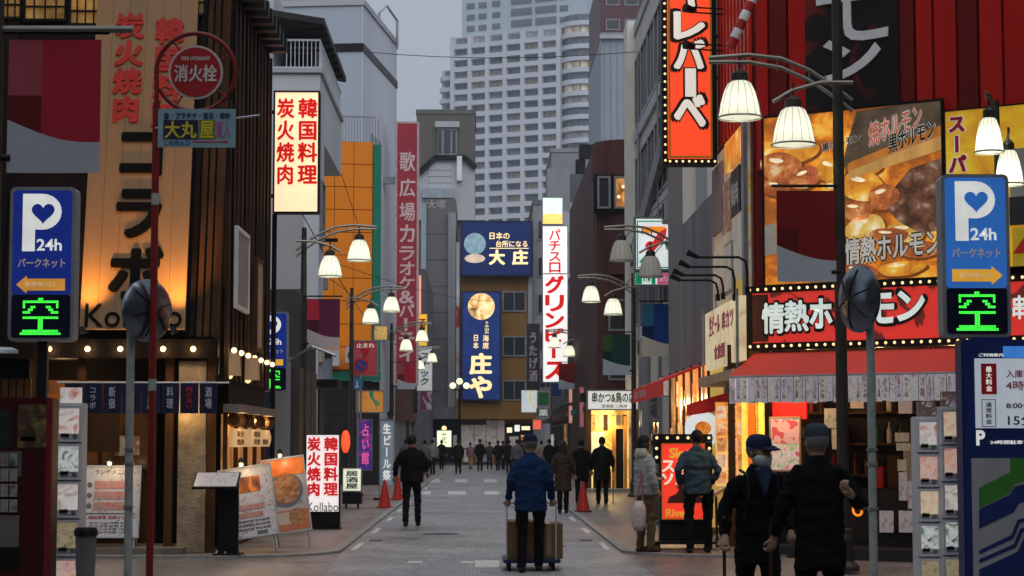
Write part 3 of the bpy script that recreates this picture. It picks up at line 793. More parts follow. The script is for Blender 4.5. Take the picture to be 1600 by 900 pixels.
# ================================================================== the Korean restaurant on the corner
WOODB = mat('black_timber', (.009, .0065, .005), .6, var=.4, scale=5, bump=.3, streak=True, spec=.06)
SLATW = mat('weathered_slat', (.062, .030, .014), .6, var=.55, scale=4, bump=.3, streak=True, spec=.06)
SLATD = mat('dark_slat', (.011, .007, .0045), .6, var=.5, scale=4, bump=.3, streak=True, spec=.06)
BROWN = mat('brown_timber', (.085, .042, .018), .5, var=.35, scale=3, bump=.2, streak=True, spec=.06)
LX, LY = -3.76, 27.4
fk = Fr((LX, LY, 0))
kr = thing('restaurant_building', 'black timber corner restaurant with vertical slats and lantern-lit porch', 'building', (LX, LY, 0))
LEAN = math.tan(math.radians(10))
ZL, ZT = 3.05, 8.35
# lower storey with entrance opening
MB().box(-7, -2.72, .25, 6.0, 0, ZL).build('wall', WOODB, kr)
MB().box(-2.72, 0, 1.3, 6.0, 0, ZL).build('wall', WOODB, kr)
MB().box(-7, .02, -.10, .6, 2.78, ZL).build('beam', WOODB, kr)
v = [(-7, 0, ZL), (0, 0, ZL), (0, 6.0, ZL), (-7, 6.0, ZL), (-7, LEAN * (ZT - ZL), ZT), (0, LEAN * (ZT - ZL), ZT), (0, 6.0, ZT), (-7, 6.0, ZT)]
MB().add(v, [(3, 2, 1, 0), (4, 5, 6, 7), (0, 1, 5, 4), (1, 2, 6, 5), (2, 3, 7, 6), (3, 0, 4, 7)]).build('upper_wall', WOODB, kr)
# slats on the side towards the street
for i in range(24):
    y = .16 + i * .245; y0_ = 0
    zt = ZT - .06 - random.random() * .05
    zb_ = ZL + max(0, 0)
    lo = y - LEAN * 0
    MB().box(.012, .075 + .02 * (i % 2), y, y + .105, max(ZL - .55, ZL - .55), zt if y > LEAN * (ZT - ZL) else ZL + max(.2, (y - .02) / LEAN)).build('slat', SLATW if i % 3 else SLATD, kr)
MB().box(.001, .03, .0, 6.0, ZL - .58, ZL - .5).build('slat_rail', WOODB, kr)
# slats on the leaning front, right of the sign
for i in range(11):
    x = -.05 - i * .105
    zc = (ZL + ZT) / 2; hl = (ZT - ZL) / 2 / math.cos(math.atan(LEAN))
    d = Vector((0, math.sin(math.radians(10)), math.cos(math.radians(10)))); n_ = Vector((0, -d.z, d.y))
    MB().obox(Vector((x, LEAN * (zc - ZL), zc)) + n_ * .03, (.036, 0, 0), n_ * .022, d * hl * .99).build('slat', SLATD if i > 2 else SLATW, kr)
for i in range(12):
    x = -3.2 - i * .30
    MB().obox(Vector((x, LEAN * (zc - ZL), zc)) + n_ * .02, (.10, 0, 0), n_ * .018, d * hl * .99).build('slat', WOODB, kr)
MB().obox((-.005, LEAN * (zc - ZL) - .03, zc), (.035, 0, 0), n_ * .045, d * hl).build('corner_post', SLATW, kr)
# rafter ends along the eaves
for i in range(9):
    y = .95 + i * .56
    MB().box(-.3, .38, y, y + .2, ZT - .02, ZT + .22).build('rafter_end', BLACK, kr)
MB().box(-7.1, .2, .7, 6.1, ZT + .2, ZT + .34).build('roof', BLACK, kr)
# lit lattice windows at the top of the front
LAT = mat('lit_paper_window', (.50, .26, .07), .5, emit=.16, var=.8, scale=1.6)
for (xa, xb, ya, yb) in ((-10, 35, -25, 30), (37, 105, -25, 33), (108, 160, -25, 40), (265, 322, -20, 26)):
    yl = LEAN * (8.0 - ZL) - .06
    a, b, z0, z1 = fk.rect(xa, xb, ya, yb, yl)
    fm = MB().ring(a, b, z0, z1, .035, yl - .03, yl + .05)
    for k in (1, 2, 3):
        xm = a + (b - a) * k / 4; fm.box(xm - .01, xm + .01, yl - .02, yl + .03, z0 + .035, z1 - .035)
    fm.box(a + .035, b - .035, yl - .025, yl + .02, z0 + .2, z0 + .23)
    f_ = fm.build('window', BLACK, kr)
    MB().box(a + .03, b - .03, yl + .0, yl + .01, z0 + .03, z1 - .03).build('pane', LAT, f_)
# porch: stone pillar, posts, door, step
STONE = mat('rough_beige_stone', (.33, .26, .17), .8, var=.45, scale=5, bump=.8)
a, b, z0, z1 = fk.rect(277, 321, 640, 862)
MB().box(a, b, .0, .42, .03, 2.75).build('stone_pillar', STONE, kr, bevel=.01)
for xa, xb in ((322, 334), (256, 268), (118, 130)):
    a, b, _, _ = fk.rect(xa, xb, 650, 860); MB().box(a, b, .02, .18, .03, 2.78).build('post', BROWN, kr)
dr = MB().box(-2.70, -1.0, .92, .98, .05, 2.5).build('door', BROWN, kr)
for k in range(4): MB().box(-2.62 + k * .42, -2.27 + k * .42, .895, .919, 1.2, 2.3).build('pane', mat('dim_amber_glass', (.16, .07, .02), .2, emit=.08, var=.6), dr)
for k in range(9): MB().box(-2.66 + k * .185, -2.52 + k * .185, .90, .919, .1, 1.1).build('plank', BROWN, dr)
MB().box(-4.6, -.4, -.35, .9, .0, .12).build('step', mat('stone_step', (.20, .17, .14), .8, bump=.4), kr)
for k in range(14): MB().box(-4.2 + k * .11, -4.11 + k * .11, .20, .249, .15, 2.5).build('plank', BROWN, kr)
PAPER = ramp_mat('notice_paper', [(0, (.55, .48, .34)), (.5, (.62, .55, .40)), (.62, (.45, .2, .1)), (1, (.35, .2, .12))], 9, rough=.7)
for i, (xa, xb, ya, yb) in enumerate(((180, 199, 681, 712), (200, 218, 682, 711))):
    a, b, z0, z1 = fk.rect(xa, xb, ya, yb, .2); tag(link('paper_notice', MB().box(a, b, .185, .19, z0, z1).mesh('paper_notice', PAPER), None, Matrix.Translation((LX, LY, 0))), ('left' if i == 0 else 'right') + ' paper notice of the pair beside the restaurant door', 'notice')
MB().box(-2.1, -1.4, .17, .183, 2.0 - .55, 2.0 + .05).build('notice_board', BROWN, kr)
point('porch_light', (-.40, -.24, 2.02), 5, (1, .62, .25), .06, kr)
point('porch_light', (-2.3, .5, 2.5), 12, (1, .6, .28), .06, kr)
# little serving hatch on the street side
fs_ = Fr((LX, LY, 0), PI / 2)
MB().box(.06, .30, .25, 5.8, 2.02, 2.14).build('hatch_roof', mat('grey_shingle', (.22, .19, .16), .8, bump=.6), kr)
MB().box(.012, .04, .4, 5.7, .95, 2.0).build('hatch_interior', mat('hatch_glow', (.60, .30, .10), .6, emit=.25, var=.6, scale=2), kr)
for k in range(5): MB().box(.04, .10, .4 + k * 1.2, .48 + k * 1.2, .1, 2.0).build('post', BROWN, kr)
for k in range(9): MB().box(.03, .06, .4 + k * .58, .95 + k * .62, .05, .94).build('board', BROWN, kr)
for k in range(8): MB().lathe([(.05, 0), (.09, .04), (.10, .12), (.05, .2)], (.14, .8 + k * .66, 1.82), 10).build('hanging_pot', mat('pot_brown', (.10, .05, .02), .4), kr)
for k in range(3): point('hatch_light', (.24, 1.0 + k * 1.8, 1.93), 6.0, (1, .6, .22), .05, kr)
hs_ = thing('wooden_sign', 'long pale wooden signboard with rounded end over the serving hatch', 'sign', (LX + .20, LY + .25, 1.52), PI / 2)
pts = [(0, 0), (4.8, 0), (5.05, .1), (5.05, .17), (4.8, .27), (0, .27)]
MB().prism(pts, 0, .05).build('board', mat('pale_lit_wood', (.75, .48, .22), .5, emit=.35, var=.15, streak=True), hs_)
for t_, x_ in (('炭火', .5), ('焼肉', .5), ('韓国', 2.6), ('料理', 2.6), ('焼酎', 3.8)):
    MB().text(t_, x_, x_ + .8, .15 if t_ in ('炭火', '韓国') else .03, .24 if t_ in ('炭火', '韓国') else .12, -.001, depth=.004).build('lettering', mat('brown_ink', (.14, .05, .02), .6), hs_)
# bulbs under the first-floor edge, front and side
def wall_bulb(label, loc, e):
    t = thing('wall_bulb', label, 'lamp', loc, 0, 'bare bulbs around the corner restaurant')
    MB().tube([(0, .09, .06), (0, .0, .06), (0, 0, .02)], .012, 6).build('bracket', DARKM, t)
    MB().ball((0, 0, -.02), .042).build('bulb', BULBH, t, smooth='all')
    point('bulb_light', (0, -.06, -.03), e, (1, .62, .30), .04, t)
wpx = [77, 137, 188, 255, 302]
names = ['below the left parking sign', 'at the left foot of the tall wooden sign', 'beside the leaning white mirror pole', 'between the red pole and the corner', 'nearest the corner on the front']
for xp, nm in zip(wpx, names):
    x, z = fk.pt(xp, 543, -.12); wall_bulb('bare warm bulb on the restaurant front ' + nm, (LX + x, LY - .12, z), 4.0)
sb = ['first', 'second', 'third', 'fourth', 'fifth', 'sixth', 'seventh']
for i in range(7):
    wall_bulb('bare warm bulb on the slatted street side, %s from the corner' % sb[i], (LX + .2, LY + .3 + i * .85, 2.93), 1.8)
# two beige lampshades
SHADE = mat('beige_shade', (.42, .28, .16), .7, emit=.12, var=.1)
for i, (xa, xb, ya, yb, Y) in enumerate(((335, 372, 550, 587, 28.2), (364, 401, 559, 594, 30.0))):
    a, b, z0, z1 = fr(Y).rect(xa, xb, ya, yb)
    t = thing('drum_lampshade', ('front' if i == 0 else 'rear') + ' one of two beige drum lampshades at the slatted corner', 'lamp', ((a + b) / 2 + .05, Y, z0))
    rr_ = (b - a) / 2
    MB().lathe([(rr_, 0), (rr_, .02), (rr_ * .82, z1 - z0)], n=28).build('shade', SHADE, t, smooth=True)
    MB().tube([(0, 0, z1 - z0), (0, 0, z1 - z0 + .12), (-.2, 0, z1 - z0 + .16)], .015, 6).build('bracket', DARKM, t)
    MB().ball((0, 0, -.0), .05).build('bulb', BULB, t)

# ---- tall leaning wooden sign on the front
a, b, z0, z1 = fk.rect(132, 295, -14, 515)
WS = mat('sign_board_wood', (.33, .19, .09), .55, var=.13, scale=2.2, bump=.1, streak=True)
sg = thing('wooden_sign', 'tall leaning timber sign with red and black Japanese characters, lit from below', 'sign', (LX + (a + b) / 2, LY - .16, z0))
sg.rotation_euler = (math.radians(-10), 0, 0)
SW, SH = b - a, (z1 - z0) * 1.03
for k in range(6): MB().box(-SW / 2 + k * SW / 6 + .002, -SW / 2 + (k + 1) * SW / 6 - .002, 0, .05, 0, SH).build('plank', WS, sg)
MB().box(-SW / 2, SW / 2, .051, .12, 0, SH).build('backing', WOODB, sg)
REDL = mat('red_letter', (.48, .022, .012), .5); BLKL = mat('black_letter', (.004, .0035, .003), .6, spec=.05)
ts = lambda px: ((px - 132) / 163 - .5) * SW
tz = lambda py: (515 - py) / 529 * SH
SHIFT = 0
MB().text('炭火焼肉', ts(164), ts(210), tz(192), tz(10), -.001, True, .045, depth=.02).build('lettering', REDL, sg)
MB().text('韓国料理', ts(228), ts(274), tz(205), tz(18), -.001, True, .045, depth=.02).build('lettering', REDL, sg)
MB().text('コラボ', ts(172), ts(258), tz(478), tz(190), -.001, True, .05, depth=.025).build('lettering', BLKL, sg)
MB().text('Kollabo', ts(140), ts(290), tz(512), tz(478), -.001, False, .0, depth=.02).build('lettering', BLKL, sg)
for xs in (-SW / 2 + .12, SW / 2 - .10):
    MB().tube([(xs, .02, -.04), (xs, -.38, -.14)], .015, 6).tube([(xs, -.4, -.16), (xs, -.38, -.07)], .04, 10).build('uplight', DARKM, sg)
    l = bpy.data.lights.new('uplight', 'SPOT'); l.energy = 165; l.color = (1, .47, .09); l.spot_size = math.radians(80); l.spot_blend = .9; l.shadow_soft_size = .04
    o = bpy.data.objects.new('uplight', l); COL.objects.link(o); o.parent = sg; o.location = (xs, -.38, -.02); o.rotation_euler = (math.radians(180 - 12), 0, 0)
# thin vertical sign boxes on the slatted side
for (xa, xb, ya, yb, lb, m_) in ((369, 388, 360, 486, 'narrow white-framed vertical sign on the dark slatted wall', mat('grey_poster', (.33, .30, .29), .5)), (400, 410, 405, 550, 'slim beige vertical plate at the far end of the slatted wall', mat('beige_plate', (.48, .33, .22), .6))):
    s = Sign('vertical_sign', lb, 'sign', fs_, xa, xb, ya, yb, .05, m_, WHITE if xa < 390 else BROWN, .06, standoff=.13)

# ---- navy noren curtain
nr = thing('noren_curtain', 'navy split curtain with white and red writing over the restaurant door', 'curtain', (LX, LY - .32, 0))
a, b, z0, z1 = Fr((LX, LY - .32, 0)).rect(100, 341, 599, 646)
MB().tube([(a - .1, .01, z1 + .01), (b + .15, .01, z1 + .01)], .014, 8).build('rod', STEEL, nr)
NV_ = mat('navy_cloth', (.012, .014, .05), .9, var=.2, scale=6)
words = ['もっと', 'コラボ', '新宿', '韓国', '炭火焼肉', '料理', '肉が旨い', '酒場']
n = 8; pw = (b - a) / n
for k in range(n):
    mb = MB(); xa = a + k * pw
    for q in range(8):
        x_0, x_1 = xa + .008 + q * (pw - .016) / 8, xa + .008 + (q + 1) * (pw - .016) / 8
        ya_, yb_ = .012 * math.sin(q * 1.2 + k), .012 * math.sin((q + 1) * 1.2 + k)
        mb.add([(x_0, ya_, z0), (x_1, yb_, z0), (x_1, yb_ * .3, z1), (x_0, ya_ * .3, z1), (x_0, ya_ + .004, z0), (x_1, yb_ + .004, z0), (x_1, yb_ * .3 + .004, z1), (x_0, ya_ * .3 + .004, z1)], [(0, 1, 2, 3), (7, 6, 5, 4), (0, 4, 5, 1), (3, 2, 6, 7)])
    c_ = mb.build('cloth_panel', NV_, nr)
    MB().text(words[k], xa + pw * .32, xa + pw * .68, z0 + .06, z1 - .04, -.018, True, .02, depth=.003).build('lettering', REDL if k in (3, 6) else mat('cloth_white', (.45, .45, .5), .8), c_)
# ================================================================== the red restaurant on the right corner
RZ = math.radians(-34)
RO = Vector((3.95, 27.5, 0))
fR = Fr(RO, RZ)
REDP = mat('red_corrugated', (.55, .016, .010), .35, var=.25, scale=.8, streak=True)
REDD = mat('dark_red_corrugated', (.17, .008, .006), .4, var=.25, scale=.8, streak=True)
REDB = mat('painted_lit_red_panel', (.90, .045, .012), .35, var=.12, scale=.8, streak=True)  # red lightened in its colour to stand in for light on the wall
rb = thing('restaurant_building', 'red ribbed corner restaurant on the right with awning and food billboards', 'building', RO, RZ)
LR = 7.5                               # length of front
# lower walls leave an open shopfront
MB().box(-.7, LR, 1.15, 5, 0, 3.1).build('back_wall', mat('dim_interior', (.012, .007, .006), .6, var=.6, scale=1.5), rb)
MB().box(.0, LR, .01, 5, 3.1, 10.5).build('wall', REDD, rb)
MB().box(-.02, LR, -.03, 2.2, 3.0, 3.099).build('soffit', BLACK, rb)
zt_b = fR.pt(1320, 185)[1]
# ribbed cladding on the front
i = 0; x = .05
seq = [.22, .30, .34, .30, .26, .34, .30, .38, .26, .34, .30, .34, .42, .34, .42, .3, .36, .4, .3, .3, .3]
for i, wd in enumerate(seq):
    if x + wd > LR: break
    m_ = REDB if i in (13, 15, 17, 18) else (REDD if i % 3 == 1 else REDP)  # right-hand panels take the red painted as lit
    MB().prism([(x + .02, 0), (x + wd - .02, 0), (x + wd - .02, 1), (x + .02, 1)], -.06, .005).build('panel', m_, rb).matrix_local = Matrix.Translation((0, 0, 5.5)) @ Matrix.Diagonal((1, 1, 5.0, 1))
    x += wd
# black upright panel with white characters
a, b, z0, z1 = fR.rect(1262, 1402, -40, 195)
bp_ = Sign('vertical_sign', 'black and red upright sign with huge white katakana near the top', 'sign', fR, 1258, 1404, -60, 190, .08, ramp_mat('black_flame', [(0, (.008, .006, .006)), (.55, (.012, .006, .005)), (.72, (.16, .012, .008)), (1, (.28, .015, .01))], 1.1), BLACK, 0, standoff=.09)
bp_.text('モ', 1278, 1394, -62, 66, WHITE, bold=.0, depth=.03)
bp_.text('ン', 1284, 1378, 60, 128, WHITE, bold=.03, depth=.03)
# side wall towards the street
SX_ = 3.95
rs_ = thing('ribbed_wall',  'narrow red ribbed side wall beside the tall red vertical sign', 'wall', (3.95, 27.6, 0))
MB().box(.0, 3, .05, 4.6, 3.1, 10.5).build('wall', REDD, rs_)
for k in range(22): MB().box(-.05 - .02 * (k % 2), .0, .08 + k * .2, .21 + k * .2, 6.4, 10.4).build('rib', REDP if k % 2 else REDB, rs_)
rs_['kind'] = 'thing'
fS = Fr((3.95, 27.6, 0), -PI / 2)
def meat_mat(name, stops, vs=1.6, ns=2.0, warp=.55, emit=.2):
    """printed close-up of glistening grilled pieces"""
    m = bpy.data.materials.new(name); MATS[name] = m; m.use_nodes = True
    nt = m.node_tree; b = nt.nodes['Principled BSDF']; b.inputs['Roughness'].default_value = .35
    tc = nt.nodes.new('ShaderNodeTexCoord'); n1 = nt.nodes.new('ShaderNodeTexNoise'); n1.inputs['Scale'].default_value = ns; n1.inputs['Detail'].default_value = 5
    mp = nt.nodes.new('ShaderNodeVectorMath'); mp.operation = 'SCALE'; mp.inputs['Scale'].default_value = warp
    ad = nt.nodes.new('ShaderNodeVectorMath'); ad.operation = 'ADD'
    nt.links.new(tc.outputs['Object'], n1.inputs['Vector']); nt.links.new(n1.outputs['Color'], mp.inputs[0]); nt.links.new(tc.outputs['Object'], ad.inputs[0]); nt.links.new(mp.outputs[0], ad.inputs[1])
    vo = nt.nodes.new('ShaderNodeTexVoronoi'); vo.feature = 'SMOOTH_F1'; vo.inputs['Scale'].default_value = vs; vo.inputs['Smoothness'].default_value = .3
    nt.links.new(ad.outputs[0], vo.inputs['Vector'])
    n2 = nt.nodes.new('ShaderNodeTexNoise'); n2.inputs['Scale'].default_value = ns * 3.5; n2.inputs['Detail'].default_value = 6; nt.links.new(ad.outputs[0], n2.inputs['Vector'])
    mm = nt.nodes.new('ShaderNodeMath'); mm.operation = 'MULTIPLY_ADD'; mm.inputs[1].default_value = .8
    nt.links.new(n2.outputs['Fac'], mm.inputs[0]); nt.links.new(vo.outputs['Distance'], mm.inputs[2])
    mr = nt.nodes.new('ShaderNodeMapRange'); mr.inputs[1].default_value = .45; mr.inputs[2].default_value = 1.15; nt.links.new(mm.outputs[0], mr.inputs[0])
    cr = nt.nodes.new('ShaderNodeValToRGB'); els = cr.color_ramp.elements
    while len(els) < len(stops): els.new(.5)
    for e, (p, c) in zip(els, stops): e.position = p; e.color = (*c, 1)
    nt.links.new(mr.outputs[0], cr.inputs[0]); nt.links.new(cr.outputs[0], b.inputs['Base Color']); nt.links.new(cr.outputs[0], b.inputs['Emission Color']); b.inputs['Emission Strength'].default_value = emit
    return m
FOOD = meat_mat('grilled_food_print', [(0, (.95, .72, .28)), (.2, (.92, .46, .05)), (.45, (.80, .25, .02)), (.7, (.45, .12, .015)), (1, (.30, .09, .015))], emit=.55)
MEAT = meat_mat('meat_print', [(0, (.92, .66, .35)), (.3, (.78, .30, .08)), (.6, (.55, .15, .04)), (1, (.35, .09, .03))], 3.0, 4.0, emit=.38)
EGGO = meat_mat('egg_orange_print', [(0, (1, .85, .45)), (.3, (.95, .52, .06)), (.6, (.80, .32, .03)), (1, (.6, .2, .02))], 2.6, 3.5, emit=.48)
EGGY = meat_mat('egg_yellow_print', [(0, (.98, .88, .62)), (.3, (.90, .66, .24)), (.6, (.78, .45, .09)), (1, (.6, .28, .05))], 2.6, 3.5, emit=.45)
FOOD2 = meat_mat('dark_food_print', [(0, (.55, .38, .27)), (.25, (.33, .17, .10)), (.55, (.24, .10, .055)), (1, (.10, .045, .025))], 5.0, 5.0, .3, emit=.26)
POSTC = ramp_mat('faded_collage', [(0, (.20, .12, .10)), (.35, (.50, .36, .25)), (.55, (.55, .48, .40)), (.75, (.60, .45, .12)), (1, (.45, .10, .12))], 1.7, emit=.22)  # emission brightens the posters in place of light falling on them
MB().box(-.06, -.001, .3, 4.5, 3.2, 6.3).build('poster_wall', POSTC, rs_)
MB().box(-.12, -.061, .2, .45, 3.2, 6.3).build('corner_post', GREYM, rs_)
for k, (y0_, y1_, q0, q1, m_) in enumerate(((.9, 1.9, 5.05, 5.75, mat('poster_black', (.03, .025, .022), .5)), (2.0, 3.0, 4.9, 5.7, FOOD2), (.7, 1.6, 4.1, 4.95, mat('poster_cream', (.62, .58, .5), .6, emit=.12)), (1.7, 2.7, 3.9, 4.7, mat('poster_grey', (.4, .4, .4), .6)), (.6, 1.3, 3.3, 4.0, mat('poster_yellow', (.8, .55, .08), .6, emit=.15)), (1.4, 2.3, 3.25, 3.8, mat('poster_rose', (.6, .25, .25), .6, emit=.1)), (.5, 2.4, 5.8, 6.28, EGGO))):
    MB().box(-.085 - .004 * k, -.061, y0_, y1_, q0, q1).build('poster', m_, rs_)
for k in range(5): MB().box(-.12, -.107, 1.75 + .19 * k, 1.9 + .19 * k, 3.95, 4.65).build('poster_pane', mat('poster_cream', (0, 0, 0)), rs_)
MB().text('焼肉', 0, .75, 0, .35, 0, depth=.004).xf(Matrix.Translation((-.09, 1.8, 5.2)) @ Matrix.Rotation(-PI / 2, 4, 'Z')).build('lettering', WHITE, rs_)
MB().box(-.1, -.061, 2.9, 4.2, 5.0, 6.1).build('pink_poster', mat('pink_poster', (.42, .26, .27), .6), rs_)
# tall red vertical sign with bulbs
s = Sign('vertical_sign', 'tall orange-red vertical sign with white katakana framed in gold and bulbs', 'sign', 31.0, 1034, 1119, -70, 257, .35, mat('lit_orange_red', (.95, .075, .022), .4, emit=.66, var=.12, scale=.8), BLACK, .09)
s.face.name = 'face'
a, b, z0, z1 = s.r(1044, 1112, -64, 247); MB().ring(a, b, z0, z1, .03, -.04, -.009).build('gold_trim', mat('gold_trim', (.55, .28, .03), .35, .6, emit=.10), s.root)
LB = mat('letter_border', (.04, .012, .010), .5); LW = mat('lit_letter_white', (.90, .87, .76), .4, emit=.45, var=.05, small=True)
for ch, ya, yb in (('キ', -58, 14), ('レ', 18, 64), ('バ', 62, 110), ('ー', 106, 156), ('ベ', 148, 200)):
    xa, xb = 1052, 1102
    if ch == 'ー':
        s.box(1067, 1090, 106, 154, LB, 'letter_border', .01); s.box(1070, 1087, 108, 152, LW, 'lettering', .01, .01); continue
    s.text(ch, xa, xb, ya, yb, LB, bold=.12, depth=.01, name='letter_border'); s.text(ch, xa + 3, xb - 3, ya + 3, yb - 3, LW, bold=.065, depth=.01, dy=.012)
bm_ = MB().ball((0, 0, 0), .020, n=8, m=6).mesh('bulb', BULB)
for k in range(27): link('bulb', bm_, s.root, Matrix.Translation((-s.w / 2 + .045, -.05, .06 + k * (s.h - .1) / 26)))
for k in range(8): link('bulb', bm_, s.root, Matrix.Translation((-s.w / 2 + .12 + k * (s.w - .16) / 7, -.05, .045)))
for zz in (.85 * s.h, .62 * s.h, .42 * s.h):
    MB().tube([(s.w / 2 - .1, .15, zz), (s.w / 2 + .55, .15, zz)], .03, 6).build('bracket', DARKM, s.root)
fl = [(1100, 40), (1118, 68)]
for k, yy in enumerate((28, 84)):
    a_, z_ = s.m(1072, yy)
    t = thing('floodlight', ('upper' if k == 0 else 'lower') + ' black floodlight on twin arms before the tall red sign', 'lamp', s.root.location + Vector((a_, -.75, z_)))
    MB().tube([(0, 0, 0), (1.15, .35, .02)], .014, 6).tube([(0, 0, -.08), (1.15, .35, -.08)], .014, 6).build('arms', BLACK, t)
    MB().tube([(-.10, -.04, -.02), (.05, .05, -.04)], [.075, .05], 10).build('head', DARKM, t)
# candy-striped pole and pipes high up
t = thing('barber_pole', 'slanting red and white striped tube high on the red wall', 'sign', (4.35, 27.3, 0))
for k in range(8):
    p0 = at(1141 + k * 6.5, 74 - k * 14, 26.9); p1 = at(1141 + (k + 1) * 6.5, 74 - (k + 1) * 14, 26.9)
    o_ = MB().tube([p0 - t.location, p1 - t.location], .07, 10).build('stripe', WHITE if k % 2 else RED, t)
# big food billboard
bb = Sign('food_billboard', 'large orange grilled-meat billboard with slanted Japanese headlines', 'billboard', fR, 1192, 1476, 168, 442, .06, FOOD, BLACK, .03, standoff=.16)
SR = 26 / 284
BBH = bb.h
bb.poly([(1345, 175), (1474, 168), (1474, 225), (1320, 262), (1332, 215)], mat('charcoal_print', (.20, .14, .085), .4, emit=.12, var=.5, scale=3), 'picture')
bb.poly([(1330, 262), (1474, 222), (1474, 246), (1332, 280)], mat('skewer_print', (.70, .38, .11), .4, emit=.3, var=.3, scale=3, streak=True), 'picture', dy=.002)
bb.poly([(1330, 255), (1474, 208), (1474, 224), (1330, 268)], mat('skewer_print2', (.62, .22, .04), .4, emit=.3, var=.3, scale=3), 'picture', dy=.003)
bb.poly([(1400, 300), (1425, 272), (1474, 258), (1474, 368), (1440, 372), (1405, 350), (1390, 330)], FOOD2, 'picture', dy=.001)
def morsel(cx, cy, rx, ry, an, m_, dy):
    def el(kx, ky, ox=0, oy=0, n=22):
        return [(cx + ox + (rx * kx * math.cos(2 * PI * k / n) * (1 + .08 * math.sin(3 * 2 * PI * k / n + cx))) * math.cos(an) - ry * ky * math.sin(2 * PI * k / n) * math.sin(an), cy + oy + rx * kx * math.cos(2 * PI * k / n) * math.sin(an) + ry * ky * math.sin(2 * PI * k / n) * math.cos(an)) for k in range(n)]
    bb.poly(el(1.08, 1.1, 2, 3), mat('print_shadow', (.34, .10, .02), .4, emit=.2, var=.4, scale=4), 'picture', t=.0015, dy=dy)
    bb.poly(el(1, 1), m_, 'picture', t=.0015, dy=dy + .002)
    bb.poly(el(.34, .16, -rx * .2, -ry * .45), mat('print_gloss', (1, .86, .55), .3, emit=.5, var=.3, scale=9, small=True), 'picture', t=.0015, dy=dy + .004)
for q_ in ((1222, 252, 34, 24, .2, MEAT), (1262, 272, 26, 17, -.3, MEAT), (1214, 284, 22, 14, .1, MEAT), (1256, 228, 30, 18, -.2, EGGO), (1302, 262, 24, 20, .4, EGGO), (1306, 300, 20, 26, .2, EGGO), (1352, 292, 34, 24, .25, EGGO), (1384, 312, 24, 20, -.2, MEAT), (1342, 330, 26, 16, .1, MEAT), (1362, 262, 24, 15, -.25, EGGO), (1392, 372, 30, 12, .1, MEAT), (1356, 358, 32, 21, -.15, EGGY), (1418, 368, 30, 16, .1, EGGY), (1300, 346, 16, 18, .2, EGGY), (1440, 396, 30, 13, 0, MEAT), (1345, 424, 30, 12, .1, MEAT), (1410, 424, 36, 11, -.05, EGGO)):
    morsel(*q_[:5], q_[5], .001 + .0005 * (q_[0] % 7))
bb.poly([(1192, 345), (1214, 340), (1214, 390), (1192, 392)], mat('pale_print', (.55, .52, .45), .5, emit=.08), 'picture')
BW_ = mat('print_white', (.80, .77, .68), .5, emit=.20, small=True); BK_ = mat('print_black', (.02, .012, .010), .5); PK_ = mat('print_coral', (.78, .20, .11), .5, emit=.18, small=True)
def slant(t_, x0, x1, y0, y1, dy_px, m1, m2, bold=.02):
    a_, b_, q0, q1 = bb.r(x0, x1, y0, y1); k_ = dy_px / (x1 - x0)
    for mm, bd, off in ((m2, bold + .07, .004), (m1, bold, .009)):
        mb = MB().text(t_, 0, b_ - a_, 0, q1 - q0, 0, False, bd, depth=.004).shear(k_ * (bb.h / (bb.y1 - bb.y0)) / (bb.w / (bb.x1 - bb.x0)))
        mb.v = [(p[0] + a_, p[1] + bb.yf - off, p[2] + q0) for p in mb.v]
        mb.build('lettering' if mm is m1 else 'letter_border', mm, bb.root)
slant('焼ホルモン', 1364, 1444, 196, 232, 24, PK_, BW_)
slant('黒ホルモン', 1394, 1464, 218, 246, 20, BK_, BW_)
slant('情熱ホルモン', 1324, 1468, 374, 414, 10, BW_, BK_, .03)
slant('黒ホルモン', 1290, 1350, 222, 234, 12, BK_, BW_)
bb.text('肉盛', 1266, 1280, 254, 284, PK_, True, dy=.003)
# yellow billboard further right
yb_ = Sign('food_billboard', 'yellow billboard with red katakana behind the right parking sign', 'billboard', fR, 1477, 1640, 165, 420, .06, ramp_mat('yellow_print', [(0, (.55, .20, .02)), (.4, (.75, .38, .02)), (.7, (.85, .55, .03)), (1, (.9, .7, .2))], 1.3, emit=.34), BLACK, .02, standoff=.16)
yb_.text('スーパー', 1484, 1512, 172, 300, mat('crimson_print', (.42, .012, .03), .5, emit=.08, small=True), True, .05, dy=.002)
yb_.text('スーパー', 1483, 1513, 172, 300, BW_, True, .11, depth=.003, name='letter_border')
yb_.box(1580, 1640, 235, 310, mat('print_grey', (.42, .42, .36), .6), 'picture'); yb_.box(1578, 1640, 310, 354, mat('charcoal_band', (.05, .05, .05), .6), 'picture')
yb_.poly([(1582, 358), (1640, 358), (1640, 420), (1582, 420)], mat('yellow_patch', (.75, .5, .03), .5, emit=.1), 'picture')
yb_.poly([(1582, 398), (1610, 360), (1640, 398)], mat('red_patch', (.55, .03, .02), .5, emit=.1), 'picture', dy=.007)
